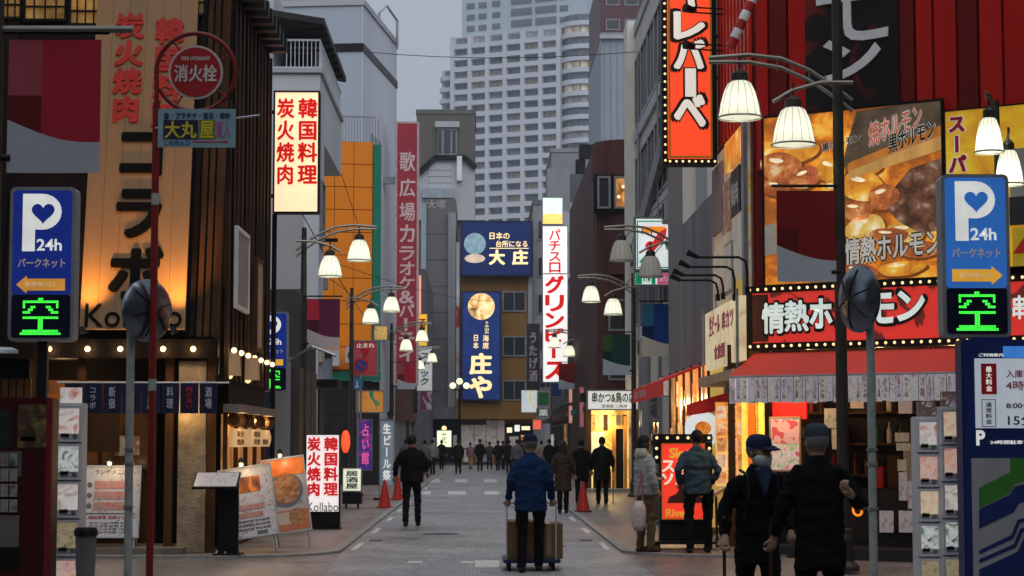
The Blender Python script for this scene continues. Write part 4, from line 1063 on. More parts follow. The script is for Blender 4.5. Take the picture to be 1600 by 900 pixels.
# marquee sign
REDL2 = ramp_mat('lit_marquee_red', [(0, (.10, .02, .015)), (.30, (.14, .022, .018)), (.36, (.74, .04, .03)), (1, (.80, .05, .035))], 1.3, emit=.45, detail=5, distort=1.5)
mq = Sign('marquee_sign', 'long red marquee sign with white outlined characters and rows of bulbs', 'sign', fR, 1166, 1640, 437, 541, .3, REDL2, BLACK, .10, standoff=.32)
MB().box(-mq.w / 2 + .10, -mq.w / 2 + .35, -.014, -.009, .12, mq.h - .12).build('panel', mat('dark_print', (.10, .03, .025), .5), mq.root)
SEA = mat('lit_pale_letter', (.80, .92, .86), .4, emit=.42, small=True)
xs = [1192, 1240, 1290, 1336, 1382, 1422]
for i, ch in enumerate('情熱ホルモン'):
    x0, x1 = (1194, 1232, 1272, 1316, 1366, 1412)[i], (1232, 1272, 1312, 1360, 1410, 1458)[i]
    y0, y1 = 464 - i * 2.3, 516 - i * 2.3
    mq.text(ch, x0, x1, y0, y1, BK_, bold=.085, depth=.01, name='letter_border', dy=.004); mq.text(ch, x0 + 1, x1 - 1, y0 + 2, y1 - 2, SEA, bold=.035, depth=.012, dy=.014)
mq.text('串焼', 1588, 1632, 470, 505, SEA, bold=.03)
bm2 = MB().ball((0, 0, 0), .021, n=8, m=6).mesh('bulb', BULB)
for k in range(34):
    xk = -mq.w / 2 + .08 + k * (mq.w - .16) / 33
    link('bulb', bm2, mq.root, Matrix.Translation((xk, -.05, .05))); link('bulb', bm2, mq.root, Matrix.Translation((xk, -.05, mq.h - .05)))
# awning with menu-strip valance
aw = thing('awning', 'red shop awning along the front of the right corner restaurant', 'awning', RO, RZ)
AWM = mat('awning_red', (.72, .070, .05), .7, emit=.0, var=.12, scale=2)
x0a, zt_ = fR.pt(1180, 545, -.3); x1a = LR
x0f, zf_ = fR.pt(1138, 582, -.95)
zt_ = fR.pt(1300, 548, -.3)[1]; zf_ = fR.pt(1300, 584, -.95)[1]
v = [(x0a, -.3, zt_), (x1a, -.3, zt_), (x1a, -.95, zf_), (x0f, -.95, zf_)]
MB().add([*v, *[(p[0], p[1], p[2] - .03) for p in v]], [(3, 2, 1, 0), (4, 5, 6, 7), (0, 1, 5, 4), (1, 2, 6, 5), (2, 3, 7, 6), (3, 0, 4, 7)]).build('canvas', AWM, aw)
MB().tube([(x0f, -.95, zf_ - .02), (x1a, -.95, zf_ - .02)], .02, 8).build('front_bar', GREYM, aw)
STRIP = [ramp_mat('menu_strip_%d' % k, [(0, (.30, .27, .30)), (.45, c_), (.7, c_), (1, (.35, .12, .14))], 7 + k, rough=.6, emit=.14) for k, c_ in enumerate(((.66, .60, .60), (.58, .57, .64), (.70, .64, .58), (.62, .62, .66)))]  # paper strips brightened by emission, they are no lamps
zv = fR.pt(1300, 629, -.96)[1]
xx = x0f + .02; k = 0
while xx < x0f + 3.75:
    wd = .085 + .03 * random.random()
    MB().box(xx, xx + wd - .008, -.968 - .008 * (k % 2), -.962 - .008 * (k % 2), zv + .02 * random.random(), zf_ - .03).build('menu_strip', STRIP[k % 4], aw)
    if k % 3: MB().text(('ホルモン盛', '上カルビ焼', '牛タン塩', 'ハラミ', '冷麺', '生ビール')[k % 6], xx + .02, xx + wd - .03, zv + .06, zf_ - .06, -.969 - .008 * (k % 2), True, 0, depth=.002).build('lettering', (mat('strip_ink', (.10, .09, .12), .6), mat('strip_red', (.45, .06, .08), .6))[k % 2], aw)
    xx += wd; k += 1
# shopfront under the awning
for (xa, xb, m_, y_, nm, zb_, zt2) in ((1138, 1148, BROWN, .02, 'post', 0, 3.0), (1172, 1186, BROWN, .0, 'post', 0, 3.0), (1196, 1204, BLACK, .0, 'post', 0, 3.0), (1444, 1452, RED, -.02, 'post', 0, 3.0)):
    a, b, _, _ = fR.rect(xa, xb, 600, 850, y_); MB().box(a, b, y_, y_ + .08, .1, 3.0).build(nm, m_, rb)
GLOW = ramp_mat('warm_shop_wall', [(0, (.45, .12, .02)), (.4, (.80, .33, .06)), (.7, (.95, .58, .16)), (1, (1, .8, .4))], 1.4, emit=.55)
a, b, z0, z1 = fR.rect(1118, 1172, 628, 760, .06); MB().box(a, b, .06, .1, z0, z1).build('lit_panel', GLOW, rb)
PICS = [ramp_mat('shop_picture_%d' % k, st, 9, emit=.4) for k, st in enumerate(([(0, (.5, .08, .03)), (.5, (.85, .4, .15)), (1, (.95, .8, .6))], [(0, (.35, .12, .04)), (.5, (.7, .3, .1)), (1, (.9, .6, .3))], [(0, (.8, .7, .55)), (.5, (.85, .6, .4)), (1, (.6, .1, .06))]))]
for j in range(5):
    for i in range(3):
        x_0 = a + .03 + i * (b - a - .05) / 3; z_0 = z0 + .04 + j * (z1 - z0 - .06) / 5
        MB().box(x_0, x_0 + (b - a) / 3 - .04, .045, .059, z_0, z_0 + (z1 - z0) / 5 - .05).build('menu_picture', PICS[(i + 2 * j) % 3], rb)
a, b, z0, z1 = fR.rect(1160, 1168, 628, 760, .05); MB().box(a, b, .03, .058, z0, z1).build('lit_panel', mat('lit_yellow_strip', (.95, .68, .10), .5, emit=.7, var=.3, scale=6), rb)
a, b, z0, z1 = fR.rect(1173, 1182, 628, 740, .05); MB().box(a, b, -.03, -.002, z0, z1).build('lit_panel', mat('lit_orange_strip', (.85, .18, .015), .5, emit=.5), rb)
a, b, z0, z1 = fR.rect(1183, 1195, 628, 740, .05); MB().box(a, b, .0, .05, z0, z1).build('lit_panel', mat('lit_yellow_strip', (0, 0, 0)), rb)
a, b, z0, z1 = fR.rect(1206, 1260, 628, 655, .1); MB().box(a, b, .1, .14, z0, z1).build('red_banner', mat('lit_red_cloth', (.70, .02, .012), .7, emit=.35), rb)
MB().box(.0, LR, .12, .18, .1, .95).build('counter_front', mat('counter_dark', (.02, .015, .013), .5, var=.4), rb)
MB().box(.0, LR, -.6, .5, 0, .16).build('step', mat('dark_step', (.03, .028, .027), .7, bump=.3), rb)
fd = thing('framed_poster', 'tall white framed menu poster with pink and green pictures by the red banner', 'poster', fR.M @ Vector((*[fR.rect(1203, 1252, 651, 737, -.08)[0]], -.08, 0)), RZ)
a, b, z0, z1 = fR.rect(1203, 1252, 651, 737, -.08)
MB().ring(0, b - a, z0, z1, .025, -.02, .02).build('frame', mat('tan_frame', (.42, .32, .22), .6), fd)
MB().box(.02, b - a - .02, -.005, .01, z0 + .02, z1 - .02).build('print', ramp_mat('pink_menu_print', [(0, (.55, .06, .10)), (.3, (.75, .5, .5)), (.55, (.80, .75, .72)), (.72, (.35, .5, .2)), (1, (.8, .7, .7))], 8, emit=.28), fd)
MB().box(.04, b - a - .04, -.009, -.0052, z1 - .38, z1 - .05).build('print', ramp_mat('red_menu_print', [(0, (.62, .10, .10)), (.5, (.75, .42, .38)), (1, (.85, .8, .78))], 11, emit=.28, kind='voronoi'), fd)
SMALLP = [ramp_mat('small_notice_%d' % k, [(0, c0), (.4, c1), (.7, c1), (1, c2)], 9, emit=.10) for k, (c0, c1, c2) in enumerate((((.2, .25, .08), (.55, .55, .42), (.7, .68, .55)), ((.4, .35, .2), (.62, .56, .40), (.7, .65, .5)), ((.4, .12, .12), (.65, .62, .62), (.72, .7, .7))))]
for (xa, xb, ya, yb, k, lb) in ((1288, 1307, 638, 669, 0, 'small green and cream notice left of the dark lamp pole'), (1300, 1307, 670, 702, 1, 'narrow cream menu strip under the green notice'), (1398, 1420, 676, 690, 1, 'upper cream card of the pair deep in the shop'), (1400, 1422, 692, 704, 1, 'lower cream card of the pair deep in the shop'), (1402, 1416, 718, 736, 1, 'single cream card near the red post'), (1404, 1417, 738, 782, 2, 'tall white paper strip hanging by the red post'), (1418, 1428, 752, 795, 2, 'second white paper strip hanging by the red post'), (1374, 1396, 798, 832, 2, 'left of two white menu sheets low on the counter'), (1404, 1427, 798, 832, 2, 'right of two white menu sheets low on the counter')):
    a, b, z0, z1 = fR.rect(xa, xb, ya, yb, .05)
    o = MB().box(-(b - a) / 2, (b - a) / 2, 0, .006, 0, z1 - z0).build('paper_notice', SMALLP[k])
    o.matrix_world = fR.M @ Matrix.Translation(((a + b) / 2, .05 if xa < 1390 else .06, z0)); tag(o, lb, 'notice')
# orange emblem on the dark counter
a, b, z0, z1 = fR.rect(1330, 1352, 764, 814, .1)
em = thing('flame_emblem', 'orange swirl emblem glowing low on the dark shop counter', 'sign', fR.M @ Vector(((a + b) / 2, .115, z0)), RZ)
mb = MB(); pts_ = []
for k in range(26):
    t_ = k / 25; an = 1.2 + t_ * 7.2; r_ = .02 + .085 * (1 - t_)
    pts_.append((r_ * math.cos(an), 0, .14 + r_ * math.sin(an)))
MB().tube(pts_, .018, 6).tube([(-.02, 0, .24), (.03, 0, .32), (-.02, 0, .40), (.02, 0, .46)], [.02, .03, .022, .006], 6).build('swirl', mat('lit_orange', (1, .30, .03), .4, emit=.7, small=True), em)
for k in range(4): point('shop_light', (.5 + k * 1.1, .65, 2.75), 7, (1, .55, .25), .06, rb)
for k in range(3):
    MB().lathe([(.02, .12), (.10, 0), (.09, 0)], (1.9 + k * .42, .6, 2.25), 14).build('hanging_lamp', BULB if k == 1 else mat('copper', (.4, .15, .05), .3, .8), rb)
for k in range(5):
    MB().box(1.6 + k * .24, 1.78 + k * .24, .3, .5, .96, 1.25 + .15 * (k % 3)).build('condiment_box', (RED, BROWN, mat('label_white', (.5, .48, .42), .5), mat('bottle_green', (.02, .08, .03), .15), BLACK)[k], rb)
point('awning_light', (.45, -.5, 2.35), 22, (1, .66, .30), .1, rb)

# ---- the neighbour: yellow-lit shop with round sign
ng = thing('snack_shop', 'yellow-lit snack shop with a short red awning right of the street', 'shop', (3.75, 31.5, 0))
MB().box(.25, 3, .02, 7, 0, 5.9).build('wall', CONC_M, ng)
fN = Fr((3.75, 31.5, 0))
MB().box(.02, .24, .1, 6.8, .2, 2.9).build('lit_front', ramp_mat('yellow_shop', [(0, (.30, .12, .03)), (.4, (.75, .45, .10)), (.7, (.9, .65, .2)), (1, (.95, .85, .5))], 1.2, emit=.35), ng)
for k in range(6): MB().box(-.02, .019, .1 + k * 1.3, .2 + k * 1.3, .05, 2.95).build('post', BROWN, ng)
v = [(.2, .2, 3.0), (.2, 6.4, 3.0), (-.75, 6.4, 2.62), (-.75, .2, 2.62)]
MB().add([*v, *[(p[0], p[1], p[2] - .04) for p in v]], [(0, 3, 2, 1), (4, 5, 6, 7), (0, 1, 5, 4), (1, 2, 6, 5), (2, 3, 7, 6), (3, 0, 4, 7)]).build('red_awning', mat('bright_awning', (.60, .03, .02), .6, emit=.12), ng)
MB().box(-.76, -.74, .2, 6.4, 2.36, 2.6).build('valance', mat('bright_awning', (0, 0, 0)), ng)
MB().text('RED RIVER', 0, 2.4, 0, .13, 0, depth=.004).xf(Matrix.Translation((-.762, 5.8, 2.42)) @ Matrix.Rotation(-PI / 2, 4, 'Z')).build('lettering', mat('faint_white', (.6, .5, .48), .6), ng)
point('snack_light', (-.2, 1.5, 2.3), 24, (1, .72, .34), .1, ng)
point('snack_light', (-.2, 4.5, 2.3), 24, (1, .72, .34), .1, ng)
MB().add([*[(at(px, py, 30.2).x - 3.75, 30.2 - 31.5, at(px, py, 30.2).z) for px, py in ((1073, 650), (1148, 638), (1148, 610), (1073, 632))], *[(at(px, py, 30.2).x - 3.75, 30.24 - 31.5, at(px, py, 30.2).z) for px, py in ((1073, 650), (1148, 638), (1148, 610), (1073, 632))]], [(0, 1, 2, 3), (7, 6, 5, 4), (0, 4, 5, 1), (3, 2, 6, 7), (0, 3, 7, 4), (1, 5, 6, 2)]).build('end_valance', mat('bright_awning', (0, 0, 0)), ng)
# shelves, bottles and menus inside the red restaurant
for j in range(3):
    MB().box(.3, 4.2, .92, 1.14, 1.10 + j * .45, 1.13 + j * .45).build('shelf', BROWN, rb)
    for k in range(22):
        if random.random() < .75:
            xx = .38 + k * .172; MB().lathe([(.035, 0), (.038, .18), (.014, .24), (.014, .30)], (xx, 1.03, 1.13 + j * .45), 8).build('bottle', (mat('bottle_brown', (.08, .03, .01), .15), mat('bottle_green', (.02, .08, .03), .15), mat('label_white', (.5, .48, .42), .5), mat('sake_red', (.35, .03, .03), .4))[random.randrange(4)], rb)
for k in range(5):
    xx = .5 + k * .72; MB().box(xx, xx + .2, .50, .51, 2.15 - .08 * (k % 3), 2.6).build('menu_slip', SMALLP[k % 3], rb)
for xx in (.55, 2.45): MB().box(xx, xx + .07, .3, .37, .16, 3.0).build('post', RED if xx > 4 else BROWN, rb)
for k in range(22):
    y_ = .35 + .29 * k; z_ = .9 + .34 * ((k * 7) % 5)
    MB().box(-.004 - .002 * (k % 3), .019, y_, y_ + .22, z_, z_ + .28 + .1 * (k % 3)).build('menu_poster', PICS[k % 3] if k % 2 else SMALLP[k % 3], ng)
for k in range(16): MB().ball((-.25, .5 + k * .38, .62 + .05 * (k % 2)), .10, .12, .09, 10, 7).build('snack_basket', (BROWN, PICS[1], PICS[2])[k % 3], ng)
MB().box(-.4, -.02, .3, 6.5, .1, .52).build('counter', BROWN, ng)
# yellow poster panels above (side wall), goosenecks over it
yp = thing('poster_panel', 'pale yellow poster panel with pink lettering above the snack shop', 'poster', (3.62, 26.75, 0))
fY = Fr((3.62, 26.75, 0), -PI / 2)
zA, zB = 2.74, 3.30
YEL = ramp_mat('pale_yellow_print', [(0, (.55, .30, .22)), (.3, (.72, .56, .30)), (.6, (.80, .68, .40)), (1, (.85, .76, .5))], 1.6, emit=.42)  # printed panel brightened with emission
MB().box(0, .1, .1, 4.2, zA, zB + .35).build('board', YEL, yp)
MB().box(-.03, .0, .15, .25, zA - .1, zB + .45).build('frame_post', GREYM, yp)
MB().box(-.03, .0, 4.35, 4.45, zA - .1, zB + .45).build('frame_post', GREYM, yp)
for t_, y_, h_ in (('生ビール', 3.6, .3), ('串カツ', 2.0, .28), ('食放題', 3.0, .22)):
    MB().text(t_, 0, 1.3, 0, h_, 0, bold=.03, depth=.006).xf(Matrix.Translation((-.001, y_, zA + (.52 if h_ > .27 else .12))) @ Matrix.Rotation(-PI / 2, 4, 'Z')).build('lettering', mat('pink_print', (.62, .10, .22), .5), yp)
MB().box(-.10, .3, .1, 4.4, zA - .26, zA - .12).build('ledge', mat('cream_ledge', (.55, .42, .26), .6), yp)
gl = ['nearest', 'second', 'third', 'farthest']
for k, (xe, ye, xs_, ys_) in enumerate(((1168, 460, 1085, 402), (1148, 470, 1072, 417), (1130, 468, 1062, 430), (1122, 470, 1058, 438))):
    Y = 3.60 * F / (xe - 752)
    p0, p1 = at(xs_, ys_, Y), at(xe, ys_, Y); p2 = at(xe, ye, Y)
    t = thing('gooseneck_lamp', gl[k] + ' of four black gooseneck lamps over the yellow poster panel', 'lamp', p1, 0, 'gooseneck lamps')
    l0 = p0 - p1; l2 = p2 - p1
    MB().tube([(0, 0, 0) if 0 else (l2.x, 0, l2.z), (l2.x, 0, -.18), (-.03, 0, -.05), (-.12, 0, 0), tuple(l0)], .018, 8).build('arm', BLACK, t, smooth=True)
    MB().tube([tuple(l0 + Vector((.05, 0, 0))), tuple(l0 + Vector((-.10, 0, .07)))], [.03, .045], 10).build('head', DARKM, t)
    MB().tube([(l2.x, .0, l2.z), (l2.x, 0, l2.z + .10)], .035, 8).build('mount', DARKM, t)
# round white sign
p = at(1098, 671, 30.6)
t = thing('round_sign', 'round white sign with an orange dish picture under the short red awning', 'sign', p)
MB().disc(0, 0, .285, -.04, .04, 40).build('face', mat('lit_round_white', (.80, .88, .90), .4, emit=.55, var=.1), t)
MB().disc(-.0, .02, .13, -.052, -.041, 28, .11).build('picture', ramp_mat('orange_dish', [(0, (.45, .08, .01)), (.5, (.85, .25, .03)), (1, (.95, .5, .15))], 9, emit=.5), t)
MB().text('唐揚専門', -.16, .16, -.17, -.11, -.041, depth=.006).build('lettering', mat('blue_ink', (.05, .08, .2), .5), t)
MB().box(-.3, .34, .0, .06, -.02, .02).build('bracket', DARKM, t)

# ================================================================== mid-street signs and shops on the right
s = Sign('convenience_sign', 'white convenience store sign with orange, red and green stripes', 'sign', 50, 991, 1059, 339, 423, .3, mat('lit_store_white', (.80, .86, .86), .4, emit=.55), GREYM, .05)
GR_ = mat('lit_green', (.0, .26, .10), .4, emit=.5, small=True); OR_ = mat('lit_orange_b', (.95, .28, .02), .4, emit=.6, small=True); RD_ = mat('lit_red_b', (.72, .02, .02), .4, emit=.5, small=True)
a, b, z0, z1 = s.r(995, 1055, 345, 419); MB().ring(a, b, z0, z1, .03, s.yf - .006, s.yf).build('green_border', GR_, s.root)
s.poly([(1002, 354), (1040, 354), (1040, 364), (1002, 364)], OR_); s.poly([(1028, 364), (1042, 356), (1040, 372), (1020, 394), (1010, 404), (1012, 392)], RD_, dy=.002)
s.poly([(998, 410), (1010, 396), (1012, 412)], GR_); s.poly([(1038, 380), (1052, 368), (1052, 378), (1042, 392)], GR_); s.poly([(1044, 354), (1052, 354), (1052, 362), (1044, 362)], GR_)
s.disc(1016, 385, 8, RD_, dy=.004)
s2 = Sign('convenience_sign', 'green and pink strip sign hanging below the convenience store sign', 'sign', 50, 991, 1059, 425, 446, .3, mat('lit_store_white', (0, 0, 0)), GREYM, .03)
s2.box(993, 1003, 427, 444, GR_, 'panel'); s2.text('ATM', 1004, 1016, 431, 441, GR_); s2.box(1018, 1024, 429, 444, GR_, 'panel'); s2.box(1027, 1057, 427, 444, mat('lit_pink', (.62, .08, .22), .4, emit=.45, small=True), 'panel'); s2.text('酒たばこ', 1030, 1054, 431, 440, BW_, dy=.007)
# white soba shop sign and glowing shopfront
s = Sign('shop_sign', 'white horizontal shop sign with brushed characters over a glowing doorway', 'sign', 60, 917, 998, 609, 641, .35, mat('lit_soba_white', (.78, .77, .72), .4, emit=.5, var=.12), GREYM, .04)
s.text('串かつ&鳥の店', 925, 992, 613, 629, mat('brush_ink', (.06, .08, .04), .5), bold=.03); s.text('居酒屋 二階席', 940, 980, 632, 637, mat('brush_ink', (0, 0, 0)), bold=.0)
a, b, z0, z1 = fr(60.4).rect(918, 998, 641, 749)
gs = thing('shopfront', 'amber glowing shop doorway below the white horizontal sign', 'shop', (a, 60.4, 0))
MB().box(0, b - a, .6, .7, 0, 2.7).build('lit_back', ramp_mat('amber_shop', [(0, (.45, .20, .03)), (.4, (.85, .50, .09)), (.8, (1, .70, .22)), (1, (1, .85, .5))], 1.8, emit=.8), gs)
MB().box(-.05, .12, 0, .7, 0, 2.7).box(b - a - .12, b - a + .05, 0, .7, 0, 2.7).build('jamb', BROWN, gs)
MB().box(.12, .55, .05, .12, .9, 1.9).build('poster', mat('lit_poster_y', (.85, .80, .45), .5, emit=.5, var=.3, scale=8), gs)
MB().box(.78, .9, .1, .2, 0, 2.4).box(1.15, 1.25, .1, .2, 0, 2.4).box(.9, 1.15, .1, .2, 2.0, 2.1).build('door_frame', mat('orange_wood', (.45, .2, .05), .5, emit=.1), gs)
MB().box(.9, 1.15, .3, .4, 0, 2.0).build('dark_door', BLACK, gs)
MB().box(-.1, b - a + .1, -.5, .0, 0, .14).build('step', CONC_M, gs)
for k in range(7): MB().box(.14 + .2 * k, .28 + .2 * k, .55, .59, 1.95 + .12 * (k % 2), 2.45).build('hanging_menu', (PICS[1], SMALLP[1], BROWN)[k % 3], gs)
for k in range(5): MB().box(.2 + .12 * k, .28 + .12 * k, .35, .5, .0, .55 + .1 * (k % 3)).build('stool', BROWN, gs)
MB().box(.12, .6, .3, .5, .72, .78).build('counter', BROWN, gs)
point('doorway_light', (.7, -.2, 2.2), 45, (1, .68, .28), .1, gs)
# lower facades along the right pavement behind lamps (structure behind signs)
rf = thing('shop_row', 'dim shop row on the right between the glowing doorway and the end of the street', 'building', (4.6, 67, 0))
MB().box(0, 6, 0, 58, 0, 9).build('wall', mat('brown_render', (.15, .105, .085), .85, var=.35, scale=.9, bump=.3, streak=True), rf)
for k in range(10):
    side_window(rf, .8 + k * 5.6, 5.4 + k * 5.6, .2, 2.6, -.01, -1, mull=2, glass=(AMB if k % 3 == 0 else GLASS))
    for j in range(2): side_window(rf, 1.2 + k * 5.6, 4.8 + k * 5.6, 3.6 + j * 2.7, 5.4 + j * 2.7, -.01, -1, mull=1)
    MB().box(-.7, -.01, .5 + k * 5.6, 5.6 + k * 5.6, 2.75, 2.95).build('canopy', (RED, DARKM, GRN)[k % 3], rf)
lf = thing('shop_row', 'dim shop row on the left pavement running up to the slate slab', 'building', (-4.7, 86, 0))
MB().box(-6, 0, 0, 40, 0, 8.5).build('wall', CONC_D, lf)
for k in range(7):
    side_window(lf, .8 + k * 5.6, 5.4 + k * 5.6, .2, 2.6, .01, 1, mull=2, glass=(GLASS if k % 3 else AMB))
    for j in range(2): side_window(lf, 1.2 + k * 5.6, 4.8 + k * 5.6, 3.6 + j * 2.4, 5.2 + j * 2.4, .01, 1, mull=1)
    MB().box(.01, .7, .5 + k * 5.6, 5.6 + k * 5.6, 2.75, 2.95).build('canopy', (DARKM, RED, BROWN)[k % 3], lf)
# white vertical slot-parlour sign
s = Sign('vertical_sign', 'tall white glowing vertical sign with red slot parlour characters', 'sign', 95, 847, 888, 352, 598, .5, mat('lit_parlour_white', (.86, .84, .80), .4, emit=.72, var=.06), GREYM, .05)
for ch, ya, yb in zip('パチスロ', (358, 376, 394, 410), (375, 392, 409, 426)): s.text(ch, 858, 876, ya, yb, L_RED, bold=.02)
for ch, ya, yb in zip('グリンピース', (432, 462, 490, 514, 536, 566), (458, 486, 512, 534, 562, 592)):
    if ch == 'ー': s.box(862, 868, ya + 2, yb - 2, L_RED, 'lettering'); continue
    s.text(ch, 853, 880, ya, yb, L_RED, bold=.055)
s.box(849, 886, 427, 429, mat('pale_red_rule', (.7, .3, .28), .5), 'rule')
t = Sign('rooftop_sign', 'pale green and yellow lit box on top of the white vertical sign', 'sign', 95, 847, 880, 308, 351, .5, mat('lit_mint', (.72, .86, .74), .4, emit=.7), GREYM, .04)
t.box(848, 879, 334, 350, mat('lit_amber_box', (1, .62, .16), .4, emit=.8, small=True), 'panel'); t.text('', 852, 875, 336, 348, BW_, dy=.007)
# red karaoke sign
s = Sign('vertical_sign', 'tall faded red karaoke sign with pale vertical characters', 'sign', 85, 617, 654, 190, 602, .6, mat('faded_red', (.30, .028, .045), .5, emit=.12, var=.15, scale=.6), mat('pale_red_frame', (.55, .38, .38), .6), .09)
for ch, ya, yb in zip('歌広場カラオケ&パーティ', (238, 280, 318, 352, 386, 410, 433, 455, 476, 498, 520, 546), (268, 308, 346, 380, 408, 431, 453, 475, 496, 518, 544, 566)):
    if ch == 'ー': s.box(632, 637, ya, yb, mat('faded_pink', (.62, .45, .45), .6), 'lettering'); continue
    s.text(ch, 624, 648, ya, yb, mat('faded_pink', (.62, .45, .45), .6, emit=.08, small=True), bold=.02)
MB().box(-s.w / 2 - 1.0, -s.w / 2, .1, .4, 2, 2.3).box(-s.w / 2 - 1.0, -s.w / 2, .1, .4, 9, 9.3).build('bracket', GREYM, s.root)
# glowing pink tube beside it
s = Sign('neon_strip', 'slim coral neon strip along the slate slab', 'sign', 110, 652, 658, 430, 490, .1, mat('coral_neon', (.95, .35, .25), .4, emit=.6), DARKM, 0)
# lit Korean sign on a post
s = Sign('lit_sign', 'glowing cream box sign with red vertical characters on a black post', 'sign', 34.6, 427, 499, 142, 333, .28, mat('lit_cream', (1, .70, .42), .4, emit=.88, var=.16, scale=1.2), BLACK, .03)
s.text('炭火焼肉', 432, 460, 152, 290, L_RED, True, .035); s.text('韓国料理', 465, 496, 152, 290, L_RED, True, .035)
MB().tube([(-s.w / 2 + .02, .14, 0), (-s.w / 2 + .02, .14, -s.root.location.z + .03)], .045, 10).build('post', BLACK, s.root)
MB().box(-s.w / 2 - .5, -s.w / 2, .1, .18, .3, .36).box(-s.w / 2 - .5, -s.w / 2, .1, .18, s.h - .4, s.h - .34).build('bracket', BLACK, s.root)
# ================================================================== street lamps and banners
LPOLE = mat('lamp_pole_bronze', (.060, .055, .045), .45, .5, var=.25, scale=4)
LARM = mat('lamp_arm_steel', (.26, .25, .21), .4, .5, var=.2)
def glass_shade(name, col, emit):
    m = mat(name, col, .3, emit=emit, var=.08, scale=6); nt = m.node_tree; b = nt.nodes['Principled BSDF']
    tr = nt.nodes.new('ShaderNodeBsdfTranslucent'); tr.inputs[0].default_value = (.92, .92, .82, 1)
    mx_ = nt.nodes.new('ShaderNodeMixShader'); mx_.inputs[0].default_value = .5
    nt.links.new(b.outputs[0], mx_.inputs[1]); nt.links.new(tr.outputs[0], mx_.inputs[2]); nt.links.new(mx_.outputs[0], nt.nodes['Material Output'].inputs['Surface'])
    return m
SHG = glass_shade('frosted_lamp_glass', (.80, .82, .70), .32)
SHDIM = glass_shade('frosted_lamp_glass_dim', (.62, .58, .50), .10)
def shade(root, x, y, z, glow):
    """ribbed bell hanging with its rim at z"""
    prof = [(.262, 0), (.268, .02), (.255, .06), (.235, .18), (.20, .32), (.15, .43), (.10, .47)]
    sh = MB().lathe(prof, (x, y, z), 28, cap=False).build('lamp_shade', glow, root, smooth=True)
    mb = MB()
    for k in range(14):
        a = 2 * PI * k / 14
        mb.tube([(x + r * 1.02 * math.cos(a), y + r * 1.02 * math.sin(a), z + h) for r, h in prof[1:]], .0028, 4)
    mb.tube([(x + .272 * math.cos(2 * PI * k / 24), y + .272 * math.sin(2 * PI * k / 24), z + .012) for k in range(25)], .012, 5)
    mb.build('ribs', LARM, sh)
    MB().lathe([(.11, .46), (.105, .56), (.06, .60), (.02, .62), (.02, .78)], (x, y, z), 16).build('cap', LPOLE, sh)
def make_lamp(label, loc, sgn, glow, top=7.6, light=14):
    t = thing('street_lamp', label, 'street lamp', loc, 0, 'bell street lamps along the road')
    MB().tube([(0, 0, .0), (0, 0, .5), (0, 0, .52), (0, 0, 4.9), (0, 0, top)], [.11, .10, .075, .07, .055], 12).build('pole', LPOLE, t, smooth=True)
    MB().lathe([(.19, .0), (.19, .06), (.13, .12), (.12, .4), (.08, .5)], n=16).build('base', LPOLE, t)
    for off in (0, .13):
        pts = [Vector((sgn * -.18, 0, 5.66 + off)), Vector((sgn * .05, 0, 5.84 + off)), Vector((sgn * .35, 0, 6.04 + off)), Vector((sgn * .7, 0, 6.20 + off * .9)), Vector((sgn * 1.1, 0, 6.27 + off * .7)), Vector((sgn * 1.6, 0, 6.27 + off * .4))]
        MB().tube(pts, .026, 8).build('arm', LARM, t, smooth=True)
    mb = MB()
    for k in range(6):
        x = .15 + k * .2; z = 5.92 + .30 * (1 - (1 - x / 1.3) ** 2)
        mb.tube([(sgn * x, 0, z), (sgn * x, 0, z + .12)], .012, 5)
    mb.build('arm_struts', LARM, t)
    MB().tube([(sgn * -.15, -.2, 5.98), (sgn * .25, -.25, 5.97), (sgn * .62, -.28, 5.86), (sgn * .85, -.28, 5.72)], .026, 8).build('short_arm', LARM, t, smooth=True)
    shade(t, sgn * 1.22, 0, 5.56, glow); shade(t, sgn * .60, -.28, 5.18, glow)
    if light:
        point('lamp_light', (sgn * 1.22, 0, 5.56 + .13), light, (1, .96, .80), .07, t); point('lamp_light', (sgn * .6, -.28, 5.18 + .13), light, (1, .96, .80), .07, t)
    return t
LAMPS = [(4.42, 23.5, -1, SHG, 8.2, 'near bell street lamp on the dark pole before the red restaurant'),
         (4.33, 42.4, -1, SHDIM, 6.5, 'dim bell street lamp overlapping the convenience store sign'),
         (4.37, 55, -1, SHG, 6.4, 'bell street lamp on the right beside the red-brown restaurant'),
         (4.35, 82, -1, SHG, 6.4, 'distant bell street lamp on the right before the white vertical sign'),
         (-3.93, 42.4, 1, SHG, 6.3, 'nearest bell street lamp on the left before the white house'),
         (-4.0, 59.2, 1, SHG, 6.3, 'bell street lamp on the left before the orange building'),
         (-3.6, 77, 1, SHG, 6.3, 'distant bell street lamp on the left before the red karaoke sign'),
         (-3.7, 97, 1, SHG, 6.3, 'farthest bell street lamp on the left pavement')]
for X, Y, sg_, gl_, top, lb in LAMPS:
    make_lamp(lb, (X, Y, .03), sg_, gl_, top, 3.2 if gl_ is SHG else 0)
# lamp in the side street on the right
t = make_lamp('bell street lamp behind the right parking sign in front of the yellow billboard', (6.15, 22.6, .03), -1, SHG, 6.4, 3.2)
t.rotation_euler[2] = math.radians(68); t.scale = (.62, .62, .88)

